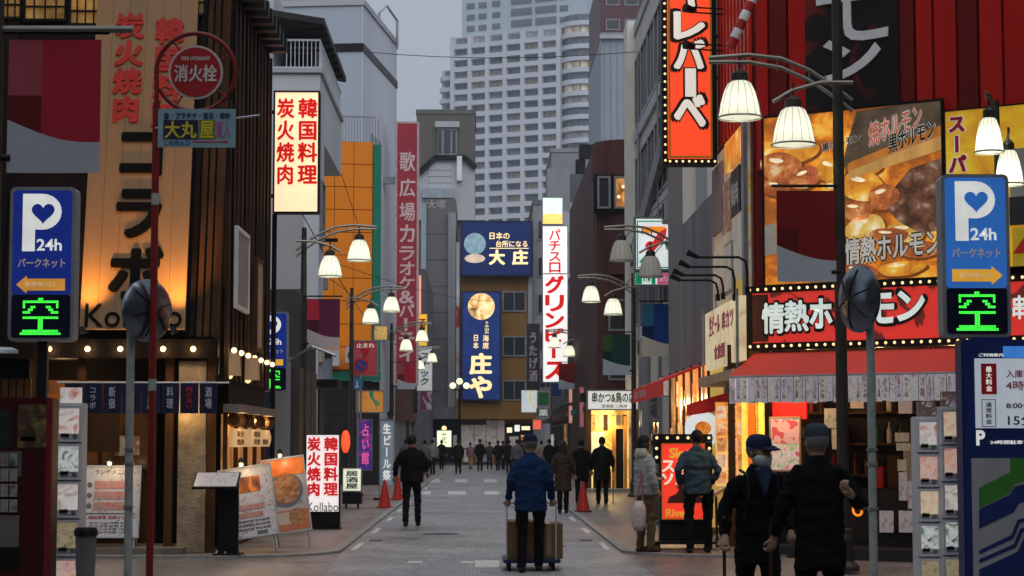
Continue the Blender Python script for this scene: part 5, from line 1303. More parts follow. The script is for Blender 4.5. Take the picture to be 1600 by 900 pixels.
def banner(label, px0, px1, py0, py1, Y, cols, side, armx, logo=None):
    a, b, z0, z1 = fr(Y).rect(px0, px1, py0, py1)
    w_, h_ = b - a, z1 - z0
    t = thing('banner', label, 'banner', ((a + b) / 2, Y, z0), 0, 'cloth banners hung from the lamp poles')
    N = 14
    def curve(u): return h_ * (.40 - .17 * math.sin(min(1, u * 1.15) * PI / 2)) if side > 0 else h_ * (.40 - .17 * math.sin(u * PI / 2))
    up, lo = MB(), MB()
    for k in range(N):
        u0, u1 = k / N, (k + 1) / N
        x0, x1 = -w_ / 2 + u0 * w_, -w_ / 2 + u1 * w_
        y0_, y1_ = .012 * math.sin(u0 * 4), .012 * math.sin(u1 * 4)
        up.mat(0 if u0 > .33 else 1)
        def slab(mb, za0, za1, zb0, zb1):
            mb.add([(x0, y0_, za0), (x1, y1_, za1), (x1, y1_, zb1), (x0, y0_, zb0), (x0, y0_ + .006, za0), (x1, y1_ + .006, za1), (x1, y1_ + .006, zb1), (x0, y0_ + .006, zb0)], [(0, 1, 2, 3), (7, 6, 5, 4), (0, 4, 5, 1), (3, 2, 6, 7), (0, 3, 7, 4), (1, 5, 6, 2)])
        if u0 < .33:
            up.mat(2); slab(up, curve(u0), curve(u1), h_ * .58, h_ * .58); up.mat(1); slab(up, h_ * .58, h_ * .58, h_, h_)
        else:
            up.mat(0); slab(up, curve(u0), curve(u1), h_, h_)
        slab(lo, 0, 0, curve(u0) - .001, curve(u1) - .001)
    up.build('upper_cloth', [cols[0], cols[1], cols[2]], t); lo.build('lower_cloth', cols[3], t)
    ax = armx - (a + b) / 2
    MB().tube([(ax, 0, h_ + .06), (-w_ / 2 - .06 if ax > 0 else w_ / 2 + .06, 0, h_ + .06)], .018, 8).build('arm', BLACK, t)
    MB().tube([(ax, 0, .12), (ax * .72, 0, .12)], .025, 8).build('lower_bracket', BLACK, t)
    if logo: MB().text(logo, -w_ * .28, w_ * .3, h_ * .08, h_ * .17, -.03, depth=.003).build('lettering', cols[3] if 0 else WHITE, t)
    return t
def cl(n, c): return mat('cloth_' + n, c, .85, var=.08, scale=5)
GREYC = cl('grey', (.44, .47, .53)); PINKC = cl('pale_pink', (.50, .42, .42))
banner('large crimson and grey banner above the left parking sign', 12, 157, 62, 270, 15.2, (cl('crimson', (.44, .020, .045)), cl('rose', (.38, .07, .10)), cl('deep_red', (.13, .01, .012)), GREYC), 1, at(-8, 150, 15.2).x)
banner('dark red and grey banner on the near right lamp pole', 1214, 1306, 298, 440, 23.45, (cl('maroon', (.20, .007, .007)), cl('maroon2', (.20, .008, .010)), cl('maroon3', (.11, .005, .006)), GREYC), -1, 4.42)
banner('purple and pale pink banner on the left lamp pole', 480, 531, 467, 545, 42.3, (cl('purple', (.12, .016, .055)), cl('crimson', (0, 0, 0)), cl('plum', (.07, .006, .025)), PINKC), 1, -3.93)
banner('blue banner with pale foot below the convenience store sign', 1003, 1055, 475, 557, 42.35, (cl('blue', (.012, .055, .26)), cl('teal', (.03, .16, .27)), cl('navy', (.008, .02, .10)), cl('cream', (.58, .56, .48))), -1, 4.33)
banner('dark green banner right of the white vertical sign', 942, 985, 522, 586, 54.9, (cl('dark_green', (.012, .055, .045)), cl('leaf_green', (.04, .10, .02)), cl('dark_green2', (.008, .03, .025)), GREYC), -1, 4.37)
banner('crimson banner low before the red karaoke sign', 621, 649, 568, 608, 76.9, (cl('crimson', (0, 0, 0)), cl('rose', (0, 0, 0)), cl('deep_red', (0, 0, 0)), GREYC), 1, -3.6)
banner('red banner overlapping the foot of the white vertical sign', 873, 899, 568, 608, 81.9, (cl('deep_red2', (.20, .01, .012)), cl('deep_red2', (0, 0, 0)), cl('deep_red', (0, 0, 0)), GREYC), -1, 4.35)
# the pole that carries the big left banner
t = thing('lamp_pole', 'dark pole at the left frame edge carrying the crimson banner', 'pole', (at(-8, 150, 15.2).x, 15.2, .0))
MB().tube([(0, 0, 0), (0, 0, 5.6)], [.09, .06], 12).build('pole', LPOLE, t); MB().lathe([(.18, 0), (.18, .08), (.1, .2)], n=14).build('base', LPOLE, t)
MB().tube([(0, 0, at(0, 46, 15.2).z), (at(208, 46, 15.2).x - t.location.x, 0, at(208, 46, 15.2).z)], .03, 8).build('arm', LARM, t)
# leaflet stand sides and bright edge on the left red machine come with it below
# ================================================================== parking signs
PB = mat('lit_parking_blue', (.03, .15, .52), .35, emit=.42, var=.04); PBD = mat('parking_blue_dark', (.010, .028, .24), .35, emit=.36, var=.06)
LEDB = mat('led_black', (.006, .008, .03), .3); LEDG = mat('led_green', (.05, .85, .06), .4, emit=1.0, small=True, var=.2, scale=14)
ARW = mat('lit_arrow_yellow', (.85, .42, .04), .4, emit=.45, small=True); ARWO = mat('lit_arrow_orange', (.75, .33, .05), .4, emit=.4, small=True)
PWH = mat('lit_parking_white', (.86, .87, .83), .4, emit=.42, small=True); KANA = mat('kana_tan', (.50, .40, .34), .5, emit=.2, small=True)
PFR = mat('parking_frame', (.33, .35, .38), .4, .5)
def heart(cx, cz, r, n=30):
    out = []
    for k in range(n):
        t_ = 2 * PI * k / n
        out.append((cx + r * math.sin(t_) ** 3, cz + r * (13 * math.cos(t_) - 5 * math.cos(2 * t_) - 2 * math.cos(3 * t_) - math.cos(4 * t_)) / 16))
    return out[::-1]
def parking_sign(label, x0, x1, y0, y1, Y, blue, right, post=True, arrow_m=None):
    a, b, z0, z1 = fr(Y).rect(x0, x1, y0, y1); w_, h_ = b - a, z1 - z0
    t = thing('parking_sign', label, 'sign', ((a + b) / 2, Y, z0), 0, 'blue parking signs')
    r = .06 * w_ / .7
    def rr(x0, x1, z0, z1, r):
        o = []
        for cx, cz, s0 in ((x1 - r, z1 - r, 0), (x0 + r, z1 - r, 1), (x0 + r, z0 + r, 2), (x1 - r, z0 + r, 3)):
            for k in range(6): an = (s0 + k / 5) * PI / 2; o.append((cx + r * math.cos(an), cz + r * math.sin(an)))
        return o
    MB().prism(rr(-w_ / 2, w_ / 2, 0, h_, r), 0, .22).build('housing', PFR, t)
    q = .055 * w_
    MB().prism(rr(-w_ / 2 + q, w_ / 2 - q, h_ * .30, h_ - q, r * .7), -.012, -.001).build('face', blue, t)
    MB().prism(rr(-w_ / 2 + q, w_ / 2 - q, q, h_ * .297, r * .5), -.010, -.001).build('led_panel', LEDB, t)
    u = w_; y = -.0125
    # letter P with heart counter
    px0, pz1 = -.30 * u, h_ - .11 * u; ph = .88 * u
    outer = [(px0, pz1 - ph), (px0 + .19 * u, pz1 - ph), (px0 + .19 * u, pz1 - ph * .62)]
    for k in range(13): an = -PI / 2 + k / 12 * PI; outer.append((px0 + .30 * u + .29 * u * math.cos(an), pz1 - .275 * u + .275 * u * math.sin(an)))
    outer += [(px0, pz1)]
    MB().prism(outer, y - .006, y).build('lettering', PWH, t)
    MB().prism(heart(px0 + .31 * u, pz1 - .285 * u, .175 * u), y - .010, y - .0061).build('heart', blue, t)
    MB().text('24h', -.08 * u, .30 * u, h_ - .98 * u, h_ - .80 * u, y, bold=.02, depth=.005).build('lettering', PWH, t)
    MB().text('パークネット', -.36 * u, .36 * u, h_ - 1.24 * u, h_ - 1.10 * u, y, bold=.02, depth=.005).build('lettering', KANA, t)
    sg = 1 if right else -1; zc = h_ - 1.50 * u
    ar = [(-.36, -.09), (.22, -.09), (.22, -.135), (.38, 0), (.22, .135), (.22, .09), (-.36, .09)]
    ar = [(sg * x * u, zc + z * u) for x, z in ar]
    if sg < 0: ar.reverse()
    MB().prism(ar, y - .006, y).build('arrow', arrow_m or ARW, t)
    MB().text('駐車場入口', -.24 * u, .20 * u, zc - .03 * u, zc + .04 * u, y - .0062, depth=.003).build('lettering', mat('arrow_ink', (.9, .75, .5), .5, emit=.2, small=True), t)
    g = MB(); N = 16; cs = .62 * u / N; rows = ['0000000110000000', '0111111111111110', '0100000000000010', '0100110000110010', '0001100000011000', '0111000000001110', '0000000000000000', '0111111111111110', '0000000110000000', '0000000110000000', '0000000110000000', '0000000110000000', '0111111111111110', '1111111111111111']
    zt = h_ * .28; ch_ = h_ * .24 / len(rows)
    for j, rw in enumerate(rows):
        for i, c in enumerate(rw):
            if c == '1': g.box(-.31 * u + i * cs, -.31 * u + (i + 1) * cs - .15 * cs, y - .004, y, zt - (j + 1) * ch_, zt - j * ch_ - .12 * ch_)
    g.build('led_character', LEDG, t)['kind'] = 'stuff'
    if post:
        MB().box(-.05, .05, .08, .18, -z0 + .006, 0).build('post', DARKM if x0 < 200 else mat('blue_post', (.01, .03, .13), .5), t)
    return t
pl = parking_sign('left blue parking sign with arrow pointing left', 14, 117, 292, 533, 19.5, PBD, False, True, ARWO)
prs = parking_sign('right blue parking sign with yellow arrow pointing right', 1472, 1578, 272, 527, 19.0, PB, True, False)
pf = parking_sign('far blue parking sign half hidden behind the black post', 397, 450, 487, 612, 40, PBD, False, True)
# payment board under the right one
PBB = mat('board_blue', (.012, .028, .15), .4, var=.12)
a, b, z0, z1 = fr(18.9).rect(1506, 1700, 530, 900)
br = thing('parking_board', 'tall blue parking information board under the right parking sign', 'information board', (a, 18.9, 0))
bw_ = b - a; zT = fr(18.9).pt(1560, 530)[1]
MB().box(0, bw_, .02, .30, .05, zT).build('housing', PBB, br, bevel=.02)
MB().box(.1, bw_ - .1, .06, .26, 0, .05).build('foot', DARKM, br)
fb = Fr((a, 18.9, 0))
def bpx(x0, x1, y0, y1): return fb.rect(x0, x1, y0, y1)
a_, b_, q0, q1 = bpx(1524, 1690, 560, 669); MB().box(a_, b_, .0, .019, q0, q1).build('notice_face', mat('lit_notice', (.62, .68, .76), .4, emit=.30, var=.06), br)
a_, b_, q0, q1 = bpx(1568, 1690, 541, 559); MB().box(a_, b_, .005, .019, q0, q1).build('header_light', mat('lit_header_blue', (.05, .22, .65), .4, emit=.5), br)
a_, b_, q0, q1 = bpx(1530, 1568, 552, 557); MB().text('ご利用案内', a_, b_, q0, q1, .019, depth=.004).build('lettering', PWH, br)
a_, b_, q0, q1 = bpx(1533, 1557, 568, 616); MB().box(a_, b_, -.006, -.0002, q0, q1).build('red_tab', mat('tab_red', (.38, .01, .02), .5, emit=.06), br)
a_, b_, q0, q1 = bpx(1540, 1550, 572, 612); MB().text('最大料金', a_, b_, q0, q1, -.0062, True, depth=.003).build('lettering', PWH, br)
a_, b_, q0, q1 = bpx(1534, 1556, 624, 667); MB().ring(a_, b_, q0, q1, .006, -.005, -.0002).build('tab_outline', mat('ink_navy', (.02, .03, .08), .5), br)
a_, b_, q0, q1 = bpx(1540, 1550, 628, 663); MB().text('通常料金', a_, b_, q0, q1, -.0002, True, depth=.003).build('lettering', mat('ink_navy', (0, 0, 0)), br)
for t_, x0_, x1_, y0_, y1_, m_ in (('入庫後', 1572, 1612, 578, 590, 'crimson'), ('4時間', 1572, 1618, 595, 609, 'crimson'), ('8:00〜', 1572, 1612, 630, 638, 'navy'), ('15分', 1575, 1618, 648, 665, 'navy')):
    a_, b_, q0, q1 = bpx(x0_, x1_, y0_, y1_); MB().text(t_, a_, b_, q0, q1, -.0002, depth=.003).build('lettering', mat('ink_crimson', (.45, .02, .10), .5) if m_ == 'crimson' else mat('ink_navy', (0, 0, 0)), br)
a_, b_, q0, q1 = bpx(1526, 1540, 672, 696); MB().text('P', a_, b_, q0, q1, .019, bold=.04, depth=.005).build('lettering', PWH, br)
a_, b_, q0, q1 = bpx(1548, 1640, 688, 694); MB().text('24時間駐車できます', a_, b_, q0, q1, .019, depth=.004).build('lettering', PWH, br)
a_, b_, q0, q1 = bpx(1520, 1690, 716, 930); MB().box(a_, b_, .004, .019, q0, q1).build('lower_panel', mat('pale_grey_panel', (.36, .37, .40), .4), br)
def bpoly(pts, m, nm, y0=-.002):
    P = [fb.pt(*p) for p in pts]; A = sum(P[i][0] * P[(i + 1) % len(P)][1] - P[(i + 1) % len(P)][0] * P[i][1] for i in range(len(P)))
    if A < 0: P.reverse()
    MB().prism(P, y0, .0038).build(nm, m, br)
bpoly([(1530, 762), (1578, 738), (1578, 716), (1690, 716), (1690, 730), (1585, 756), (1578, 770), (1530, 794)], mat('stripe_green', (.05, .22, .03), .4), 'stripe')
bpoly([(1530, 796), (1578, 773), (1586, 760), (1690, 734), (1690, 760), (1592, 786), (1584, 800), (1530, 826)], mat('stripe_navy', (.012, .03, .14), .4), 'stripe')
bpoly([(1530, 860), (1580, 836), (1590, 812), (1690, 786), (1690, 791), (1594, 817), (1584, 841), (1530, 866)], mat('stripe_navy', (0, 0, 0)), 'stripe')
bpoly([(1530, 874), (1584, 850), (1594, 826), (1690, 800), (1690, 805), (1598, 831), (1588, 855), (1530, 880)], mat('stripe_navy', (0, 0, 0)), 'stripe')
bpoly([(1530, 890), (1590, 862), (1600, 840), (1690, 816), (1690, 930), (1530, 930)], mat('stripe_navy', (0, 0, 0)), 'stripe')
MB().box(.12, .5, .05, .2, zT, prs.location.z).build('sign_neck', PBB, br)

# ================================================================== poles, mirrors, hydrant sign
REDPOLE = mat('red_pole_paint', (.20, .012, .012), .45, var=.25, scale=5)
PALEP = mat('pale_green_pole', (.36, .40, .385), .5, var=.3, scale=6, bump=.2)
hp = at(238, 600, 20); hx = hp.x
hyd = thing('hydrant_sign', 'red pole with round red hydrant sign and pale blue advert plate', 'sign', (hx, 20, .004))
zt = at(246, 160, 20).z - .004
MB().tube([(0, 0, 0), (0, 0, zt)], .038, 12).build('pole', REDPOLE, hyd, smooth=True)
for z_ in (at(243, 312, 20).z, at(239, 602, 20).z): MB().tube([(0, 0, z_ - .06), (0, 0, z_ + .06)], .041, 12).build('pale_band', PALEP, hyd)
c = at(306, 113, 20); cx, cz = c.x - hx, c.z - .004
R_ = .415
ring = [(cx + R_ * math.cos(PI + k / 32 * -2 * PI * .93), 0, cz + R_ * math.sin(PI + k / 32 * -2 * PI * .93)) for k in range(33)]
MB().tube([(0, 0, zt - .05), (0, 0, zt), (.0, 0, cz - .1)] + ring, .024, 8).build('pipe_loop', REDPOLE, hyd, smooth=True)
MB().disc(cx, cz, .285, -.01, .02, 48).build('disc', mat('sign_white', (.55, .48, .46), .5), hyd)
MB().disc(cx, cz, .262, -.016, -.0101, 48).build('disc_face', mat('hydrant_red', (.36, .012, .014), .45), hyd)
HW_ = mat('hydrant_white', (.62, .58, .56), .5)
MB().text('消火栓', cx - .22, cx + .22, cz - .10, cz + .075, -.0162, bold=.03, depth=.004).build('lettering', HW_, hyd)
MB().text('FIRE HYDRANT', cx - .15, cx + .15, cz + .125, cz + .165, -.0162, depth=.003).build('lettering', HW_, hyd)
mb = MB()
for an in (.5, 2.2, 4.2, 5.6): mb.tube([(cx + .28 * math.cos(an), .005, cz + .28 * math.sin(an)), (cx + R_ * math.cos(an), .0, cz + R_ * math.sin(an))], .01, 5)
mb.build('stays', REDPOLE, hyd)
a, b, z0, z1 = fr(19.95).rect(247, 368, 171, 231)
pa = MB().box(a - hx, b - hx, -.06, -.045, z0, z1).build('advert_plate', mat('pale_blue_plate', (.22, .36, .43), .5, var=.12, scale=6), hyd)
MB().tube([(0, -.04, (z0 + z1) / 2), (b - hx + .25, -.03, z1 - .06)], .012, 6).build('plate_arm', GREYM, hyd)
def q(px, py): p_ = at(px, py, 19.93); return p_.x - hx, p_.z
for t_, x0_, x1_, y0_, y1_, m_, bx in (('大丸', 258, 306, 190, 216, (.58, .50, .03), 1), ('屋', 313, 333, 190, 216, (.55, .48, .03), 2), ('質入', 337, 360, 190, 216, (.35, .12, .28), 0), ('金・プラチナ・宝石・時計', 256, 360, 176, 186, (.02, .04, .09), 0), ('この先入口', 256, 296, 219, 227, (.05, .12, .3), 0)):
    (x_a, z_b), (x_b, z_a) = q(x0_, y0_), q(x1_, y1_)
    if bx: MB().box(x_a - .02, x_b + .02, -.0625, -.0601, z_a - .015, z_b + .015).build('panel', mat('plate_navy', (.012, .014, .05), .5) if bx == 1 else mat('plate_olive', (.16, .16, .02), .5), pa)
    MB().text(t_, x_a, x_b, z_a, z_b, -.0626, bold=.03, depth=.003).build('lettering', mat('ink_%d' % int(m_[0] * 1000), m_, .5), pa)
(x_a, z_b), (x_b, z_a) = q(300, 221), q(358, 223); MB().prism([(x_a, z_a), (x_b - .05, z_a), (x_b - .05, z_a - .012), (x_b, (z_a + z_b) / 2), (x_b - .05, z_b + .012), (x_b - .05, z_b), (x_a, z_b)], -.063, -.0602).build('arrow', mat('arrow_red', (.4, .03, .03), .5), pa)
MIR = mat('mirror_back_grey', (.16, .18, .21), .22, .85, var=.3, scale=7)
MIRF = mat('mirror_glass', (.55, .60, .66), .06, 1.0, var=.05)
def mirror(label, px, py_top, pxb, Y, mx, my, rw, rh, turn, back):
    p0, p1 = at(pxb, 880, Y), at(px, py_top, Y)
    t = thing('traffic_mirror', label, 'mirror', (p0.x, Y, .004))
    dx = p1.x - p0.x
    MB().tube([(0, 0, 0), (dx * .5, 0, p1.z / 2), (dx, 0, p1.z)], .043, 12).build('pole', PALEP, t, smooth=True)
    for z in (.9, 1.35, 1.5): MB().box(dx * .4 - .046, dx * .4 + .046, -.05, .05, z, z + .03).build('pole_band', GREYM, t)
    m = at(mx, my, Y); k = Y / F
    prof = [(1.0, .0), (1.04, .015), (1.04, .05), (.9, .09), (.5, .14), (.08, .16)]
    head = MB()
    R0 = rh * k
    head.lathe([(r * R0, h) for r, h in prof], n=32)
    Mx = Matrix.Translation((m.x - p0.x, 0, m.z)) @ Matrix.Rotation(turn, 4, 'Z') @ Matrix.Rotation(PI / 2 if back else -PI / 2, 4, 'X')
    if back: Mx = Matrix.Translation((m.x - p0.x, -.02, m.z)) @ Matrix.Rotation(turn, 4, 'Z') @ Matrix.Rotation(PI / 2, 4, 'X')
    head.xf(Mx).build('mirror_back', MIR, t, smooth=True)
    MB().lathe([(R0 * .98, -.006), (R0 * .7, -.03), (R0 * .3, -.042), (R0 * .02, -.045)], n=32).xf(Mx).build('mirror_face', MIRF, t, smooth=True)
    mb = MB()
    for a_ in (.3, 1.35, 2.4, 3.44, 4.5, 5.5): mb.tube([Mx @ Vector((R0 * r * math.cos(a_), R0 * r * math.sin(a_), h)) for r, h in ((.08, .165), (.5, .145), (.9, .096))], .007, 5)
    mb.build('back_ribs', DARKM, t)
    MB().tube([(dx, 0, p1.z - .08), Mx @ Vector((0, 0, .1))], .025, 8).build('clamp', GREYM, t)
    return t
mirror('round traffic mirror seen from behind on the left white pole', 205, 478, 200, 20.2, 227, 486, 36, 47, math.radians(50), True)
mirror('round traffic mirror on the right white pole before the marquee sign', 1359, 462, 1365, 19.6, 1346, 468, 40, 51, math.radians(-67), True)
# ================================================================== left foreground: vending machine, capsule racks, bin
VR = mat('vending_red', (.055, .004, .005), .4, var=.2)
a, b, z0, z1 = fr(18.6).rect(-130, 80, 620, 900)
vm = thing('vending_machine', 'dark red vending machine at the left frame edge', 'vending machine', (a, 18.6, .004))
VH = fr(18.6).pt(40, 622)[1]
MB().box(0, b - a, 0, .30, .06, VH).build('body', VR, vm, bevel=.02)
MB().box(.05, b - a - .05, .05, .27, 0, .06).build('plinth', BLACK, vm)
fv = Fr((a, 18.6, .004))
for (xa, xb, ya, yb, m_, nm) in ((28, 76, 632, 700, ramp_mat('vending_print', [(0, (.02, .012, .01)), (.5, (.09, .05, .03)), (.8, (.20, .15, .04)), (1, (.3, .26, .22))], 7), 'display_print'), (32, 56, 682, 690, mat('dim_white', (.26, .26, .27), .5), 'price_strip'), (-120, 20, 640, 700, GLASS, 'display_window'), (-40, 34, 705, 745, mat('dim_white2', (.10, .11, .11), .5), 'button_panel'), (0, 30, 805, 855, mat('slot_grey', (.16, .15, .13), .5), 'coin_panel'), (-110, 30, 855, 890, BLACK, 'dispensing_flap')):
    x_a, x_b, q0, q1 = fv.rect(xa, xb, ya, yb); MB().box(x_a, x_b, -.012, -.001, q0, q1).build(nm, m_, vm, bevel=.003)
MB().box(b - a - .055, b - a - .002, -.018, -.0015, .07, VH - .01).build('edge_trim', mat('trim_red', (.22, .012, .014), .4), vm)
for k in range(4):
    for j in range(2):
        x_a, x_b, q0, q1 = fv.rect(2 + j * 14, 14 + j * 14, 708 + k * 24, 728 + k * 24); MB().box(x_a, x_b, -.03, -.013, q0, q1).build('leaflet', ramp_mat('leaflet_%d' % ((k + j) % 3), [(0, ((.2, .05, .05), (.05, .08, .12), (.2, .18, .1))[(k + j) % 3]), (.5, (.3, .3, .29)), (1, (.36, .35, .33))], 12), vm)
CAPC = [ramp_mat('capsule_print_%d' % k, st, 7 + k, emit=.5) for k, st in enumerate((  # card prints given a glow of their own to brighten the racks
    [(0, (.35, .25, .20)), (.5, (.60, .57, .55)), (1, (.40, .12, .10))], [(0, (.62, .20, .03)), (.5, (.55, .42, .38)), (1, (.45, .06, .08))],
    [(0, (.55, .33, .20)), (.5, (.62, .52, .38)), (1, (.5, .25, .1))], [(0, (.05, .12, .05)), (.5, (.55, .58, .56)), (1, (.03, .03, .03))],
    [(0, (.20, .16, .09)), (.5, (.33, .27, .17)), (1, (.08, .07, .05))], [(0, (.03, .03, .04)), (.6, (.10, .06, .06)), (1, (.5, .5, .5))]))]
RACK = mat('rack_white', (.70, .71, .74), .45, var=.1)
def capsule_rack(label, x0, x1, ytop, Y, order, depth=.24):
    a, b, _, _ = fr(Y).rect(x0, x1, 700, 800); w_ = b - a
    H = fr(Y).pt((x0 + x1) / 2, ytop)[1]
    t = thing('capsule_toy_rack', label, 'toy machine', (a, Y, .004), 0, 'capsule toy racks')
    MB().box(0, w_, .0, depth, .0, H - .16).build('body', RACK, t, bevel=.01)
    n = 5; ch = (H - .2) / n
    for k in range(n):
        z = H - .18 - (k + 1) * ch
        mo = MB().ring(.006, w_ - .006, z + .01, z + ch - .01, .024, -.05, -.001).build('module', RACK, t)
        MB().box(.038, w_ - .038, -.03, -.002, z + ch * .24, z + ch - .04).build('display_card', CAPC[order[k % len(order)]], mo)
        MB().box(.055, w_ - .055, -.012, -.002, z + .05, z + ch * .25).build('lower_panel', RACK, mo)
        MB().tube([(w_ * .72, -.04, z + ch * .17), (w_ * .72, -.012, z + ch * .17)], .022, 12).build('crank', GREYM, mo)
        MB().box(w_ * .2, w_ * .5, -.03, -.013, z + .06, z + .10).build('chute', BLACK, mo)
    MB().box(.03, w_ - .03, .02, .08, H - .16, H).build('top_card', CAPC[order[-1]], t)
    return t
capsule_rack('white capsule toy rack between red vending machine and bin', 86, 128, 606, 20.0, (0, 3, 0, 4, 1, 0))
capsule_rack('left of two white capsule toy racks before the parking board', 1432, 1469, 628, 20.3, (0, 1, 2, 3, 4, 5))
capsule_rack('right of two white capsule toy racks, touching the parking board', 1470, 1506, 612, 20.2, (2, 1, 0, 3, 4, 5))
p = at(134, 860, 19.4)
t = thing('litter_bin', 'grey plastic litter bin beside the left capsule rack', 'bin', (p.x, 19.4, .004))
MB().lathe([(.085, 0), (.105, .68)], n=24).build('body', mat('bin_grey', (.16, .165, .17), .5), t, smooth=True); MB().lathe([(.118, .66), (.122, .70), (.10, .74)], n=24).build('rim', DARKM, t, smooth=True)
p = at(22, 552, 18.0)
t = thing('lamp_hood', 'grey curved hood lamp at the left edge below the parking sign', 'lamp', p)
MB().loft([(-.16, 0, 0, .20, .12), (-.15, 0, .03, .19, .11), (-.14, 0, .055, .12, .07)], 20).build('hood', STEEL, t, smooth=True)
MB().tube([(-.3, .02, .02), (-.3, .02, -p.z + .006)], .03, 8).build('post', DARKM, t)
# ================================================================== standing boards in front of the restaurant
MENU = ramp_mat('menu_print', [(0, (.30, .18, .16)), (.3, (.52, .50, .50)), (.6, (.58, .57, .58)), (.85, (.55, .5, .5)), (1, (.45, .15, .12))], 13, emit=.06)  # faint emission added to lift the printed menus
INKR = mat('menu_red', (.45, .07, .06), .5); INKG = mat('menu_grey', (.16, .16, .18), .5)
def easel(name, label, px, ybase, wpx, htop, face, lean_x=0.0, legs=True, skew=0.0, lampy=True):
    """A poster board on an easel: px centre of the foot, ybase photo y of the feet, width px, top photo y; leans back and sideways"""
    g = ground(px, ybase, .03)
    k = g.y / F
    t = thing(name, label, 'menu board', g)
    W, H = wpx * k, (ybase - htop) * k
    bz = H * .18
    t.rotation_euler = (0, 0, skew)
    Mt = Matrix.Rotation(lean_x, 4, 'Y') @ Matrix.Rotation(math.radians(-9), 4, 'X')
    def loc(mb): return mb.xf(Mt)
    loc(MB().ring(-W / 2, W / 2, bz, H, .018, -.02, .02)).build('frame', STEEL, t)
    loc(MB().box(-W / 2 + .015, W / 2 - .015, -.008, .012, bz + .015, H - .015)).build('face', face, t)
    for sx in (-1, 1):
        loc(MB().tube([(sx * W * .42, .0, bz), (sx * W * .42, .0, .0)], .012, 6)).build('leg', STEEL, t)
        MB().tube([Mt @ Vector((sx * W * .36, .02, H * .8)), (sx * W * .36 + math.sin(lean_x) * H * .1, .55, 0.0)], .012, 6).build('rear_leg', STEEL, t)
    if lampy:
        loc(MB().tube([(0, -.0, H), (0, -.16, H + .10), (0, -.22, H + .06)], .012, 6).tube([(0, -.22, H + .08), (0, -.25, H + .0)], [.03, .055], 10)).build('clip_lamp', DARKM, t)
        loc(MB().ball((0, -.25, H - .005), .03)).build('bulb', BULBH, t)
        point('clip_light', Mt @ Vector((0, -.30, H - .03)), 3.5, (1, .68, .36), .03, t)
    return t, W, H, bz, Mt
t, W, H, bz, Mt = easel('menu_easel', 'white menu easel with pink dish rows left of the red pole', 170, 866, 90, 728, MENU)
for k in range(3):
    z = H * .78 - k * H * .12
    MB().box(-W * .30, W * .30, -.013, -.009, z - H * .045, z + H * .045).xf(Mt).build('dish_picture', ramp_mat('dish_row_%d' % k, [(0, (.5, .1, .08)), (.5, (.55, .3, .26)), (1, (.25, .2, .2))], 16 + k, emit=.05), t)
    MB().disc(-W * .38, z, W * .045, -.013, -.009, 14).xf(Mt).build('dish_number', INKG, t)
MB().box(-W * .42, W * .42, -.013, -.009, H * .45, H * .462).xf(Mt).build('rule', INKG, t)
MB().text('ランチメニュー', -W * .3, W * .36, H * .90, H * .95, -.009, depth=.003).xf(Mt).build('lettering', INKG, t)
MB().text('焼肉定食 石焼ビビンバ', -W * .38, W * .42, H * .395, H * .43, -.009, depth=.003).xf(Mt).build('lettering', INKR, t)
for k in range(4): MB().text('牛カルビ冷麺 ' + str(880 + k * 100), -W * .36, W * .3, H * (.34 - k * .035), H * (.362 - k * .035), -.009, depth=.003).xf(Mt).build('lettering', INKG, t)
t, W, H, bz, Mt = easel('menu_easel', 'white menu easel with a glowing hotpot picture by the serving hatch', 398, 865, 84, 728, MENU, lean_x=math.radians(-9))
MB().box(-W * .36, W * .26, -.013, -.009, H * .70, H * .88).xf(Mt).build('dish_picture', ramp_mat('hotpot', [(0, (.08, .03, .02)), (.45, (.35, .10, .03)), (.75, (.85, .28, .05)), (1, (.95, .5, .15))], 5, emit=.15), t)
for k in range(2): MB().box(-W * .40, W * (.3 - .05 * k), -.013, -.009, H * (.50 - .09 * k), H * (.56 - .09 * k)).xf(Mt).build('dish_picture', ramp_mat('dish_row_%d' % k, []), t)
for k in range(3): MB().text('韓国家庭料理 飲み放題', -W * .36, W * .36, H * (.36 - k * .045), H * (.385 - k * .045), -.009, depth=.003).xf(Mt).build('lettering', INKG, t)
MB().box(W * .1, W * .3, -.013, -.009, H * .21, H * .25).xf(Mt).build('map_print', INKG, t)
t, W, H, bz, Mt = easel('menu_easel', 'orange and white easel poster with a round noodle bowl', 457, 858, 68, 714, mat('cool_paper', (.50, .48, .50), .5, var=.06), lean_x=math.radians(-8))
MB().box(-W * .47, W * .47, -.013, -.009, H * .80, H * .98).xf(Mt).build('orange_band', ramp_mat('orange_glow_band', [(0, (.62, .10, .02)), (.6, (.80, .20, .03)), (1, (.95, .4, .1))], 3, emit=.10), t)
MB().disc(0, H * .645, W * .40, -.013, -.009, 30).xf(Mt).build('bowl_rim', mat('bowl_grey', (.18, .19, .22), .4), t)
MB().disc(0, H * .65, W * .33, -.017, -.0131, 30).xf(Mt).build('bowl_food', ramp_mat('bowl_food', [(0, (.18, .07, .03)), (.5, (.40, .18, .08)), (1, (.6, .36, .2))], 14, emit=.04), t)
MB().box(-W * .47, W * .47, -.013, -.009, H * .20, H * .42).xf(Mt).build('orange_band', mat('pale_orange', (.60, .20, .10), .5), t)
MB().box(-W * .40, W * .10, -.016, -.0131, H * .27, H * .40).xf(Mt).build('price_card', mat('price_cream', (.6, .5, .42), .5), t)
MB().disc(W * .2, H * .34, W * .2, -.017, -.0131, 24).xf(Mt).build('bowl_food', ramp_mat('bowl_food', []), t)
MB().text('石焼ビビンバ', -W * .34, W * .36, H * .47, H * .51, -.009, depth=.003).xf(Mt).build('lettering', INKG, t)
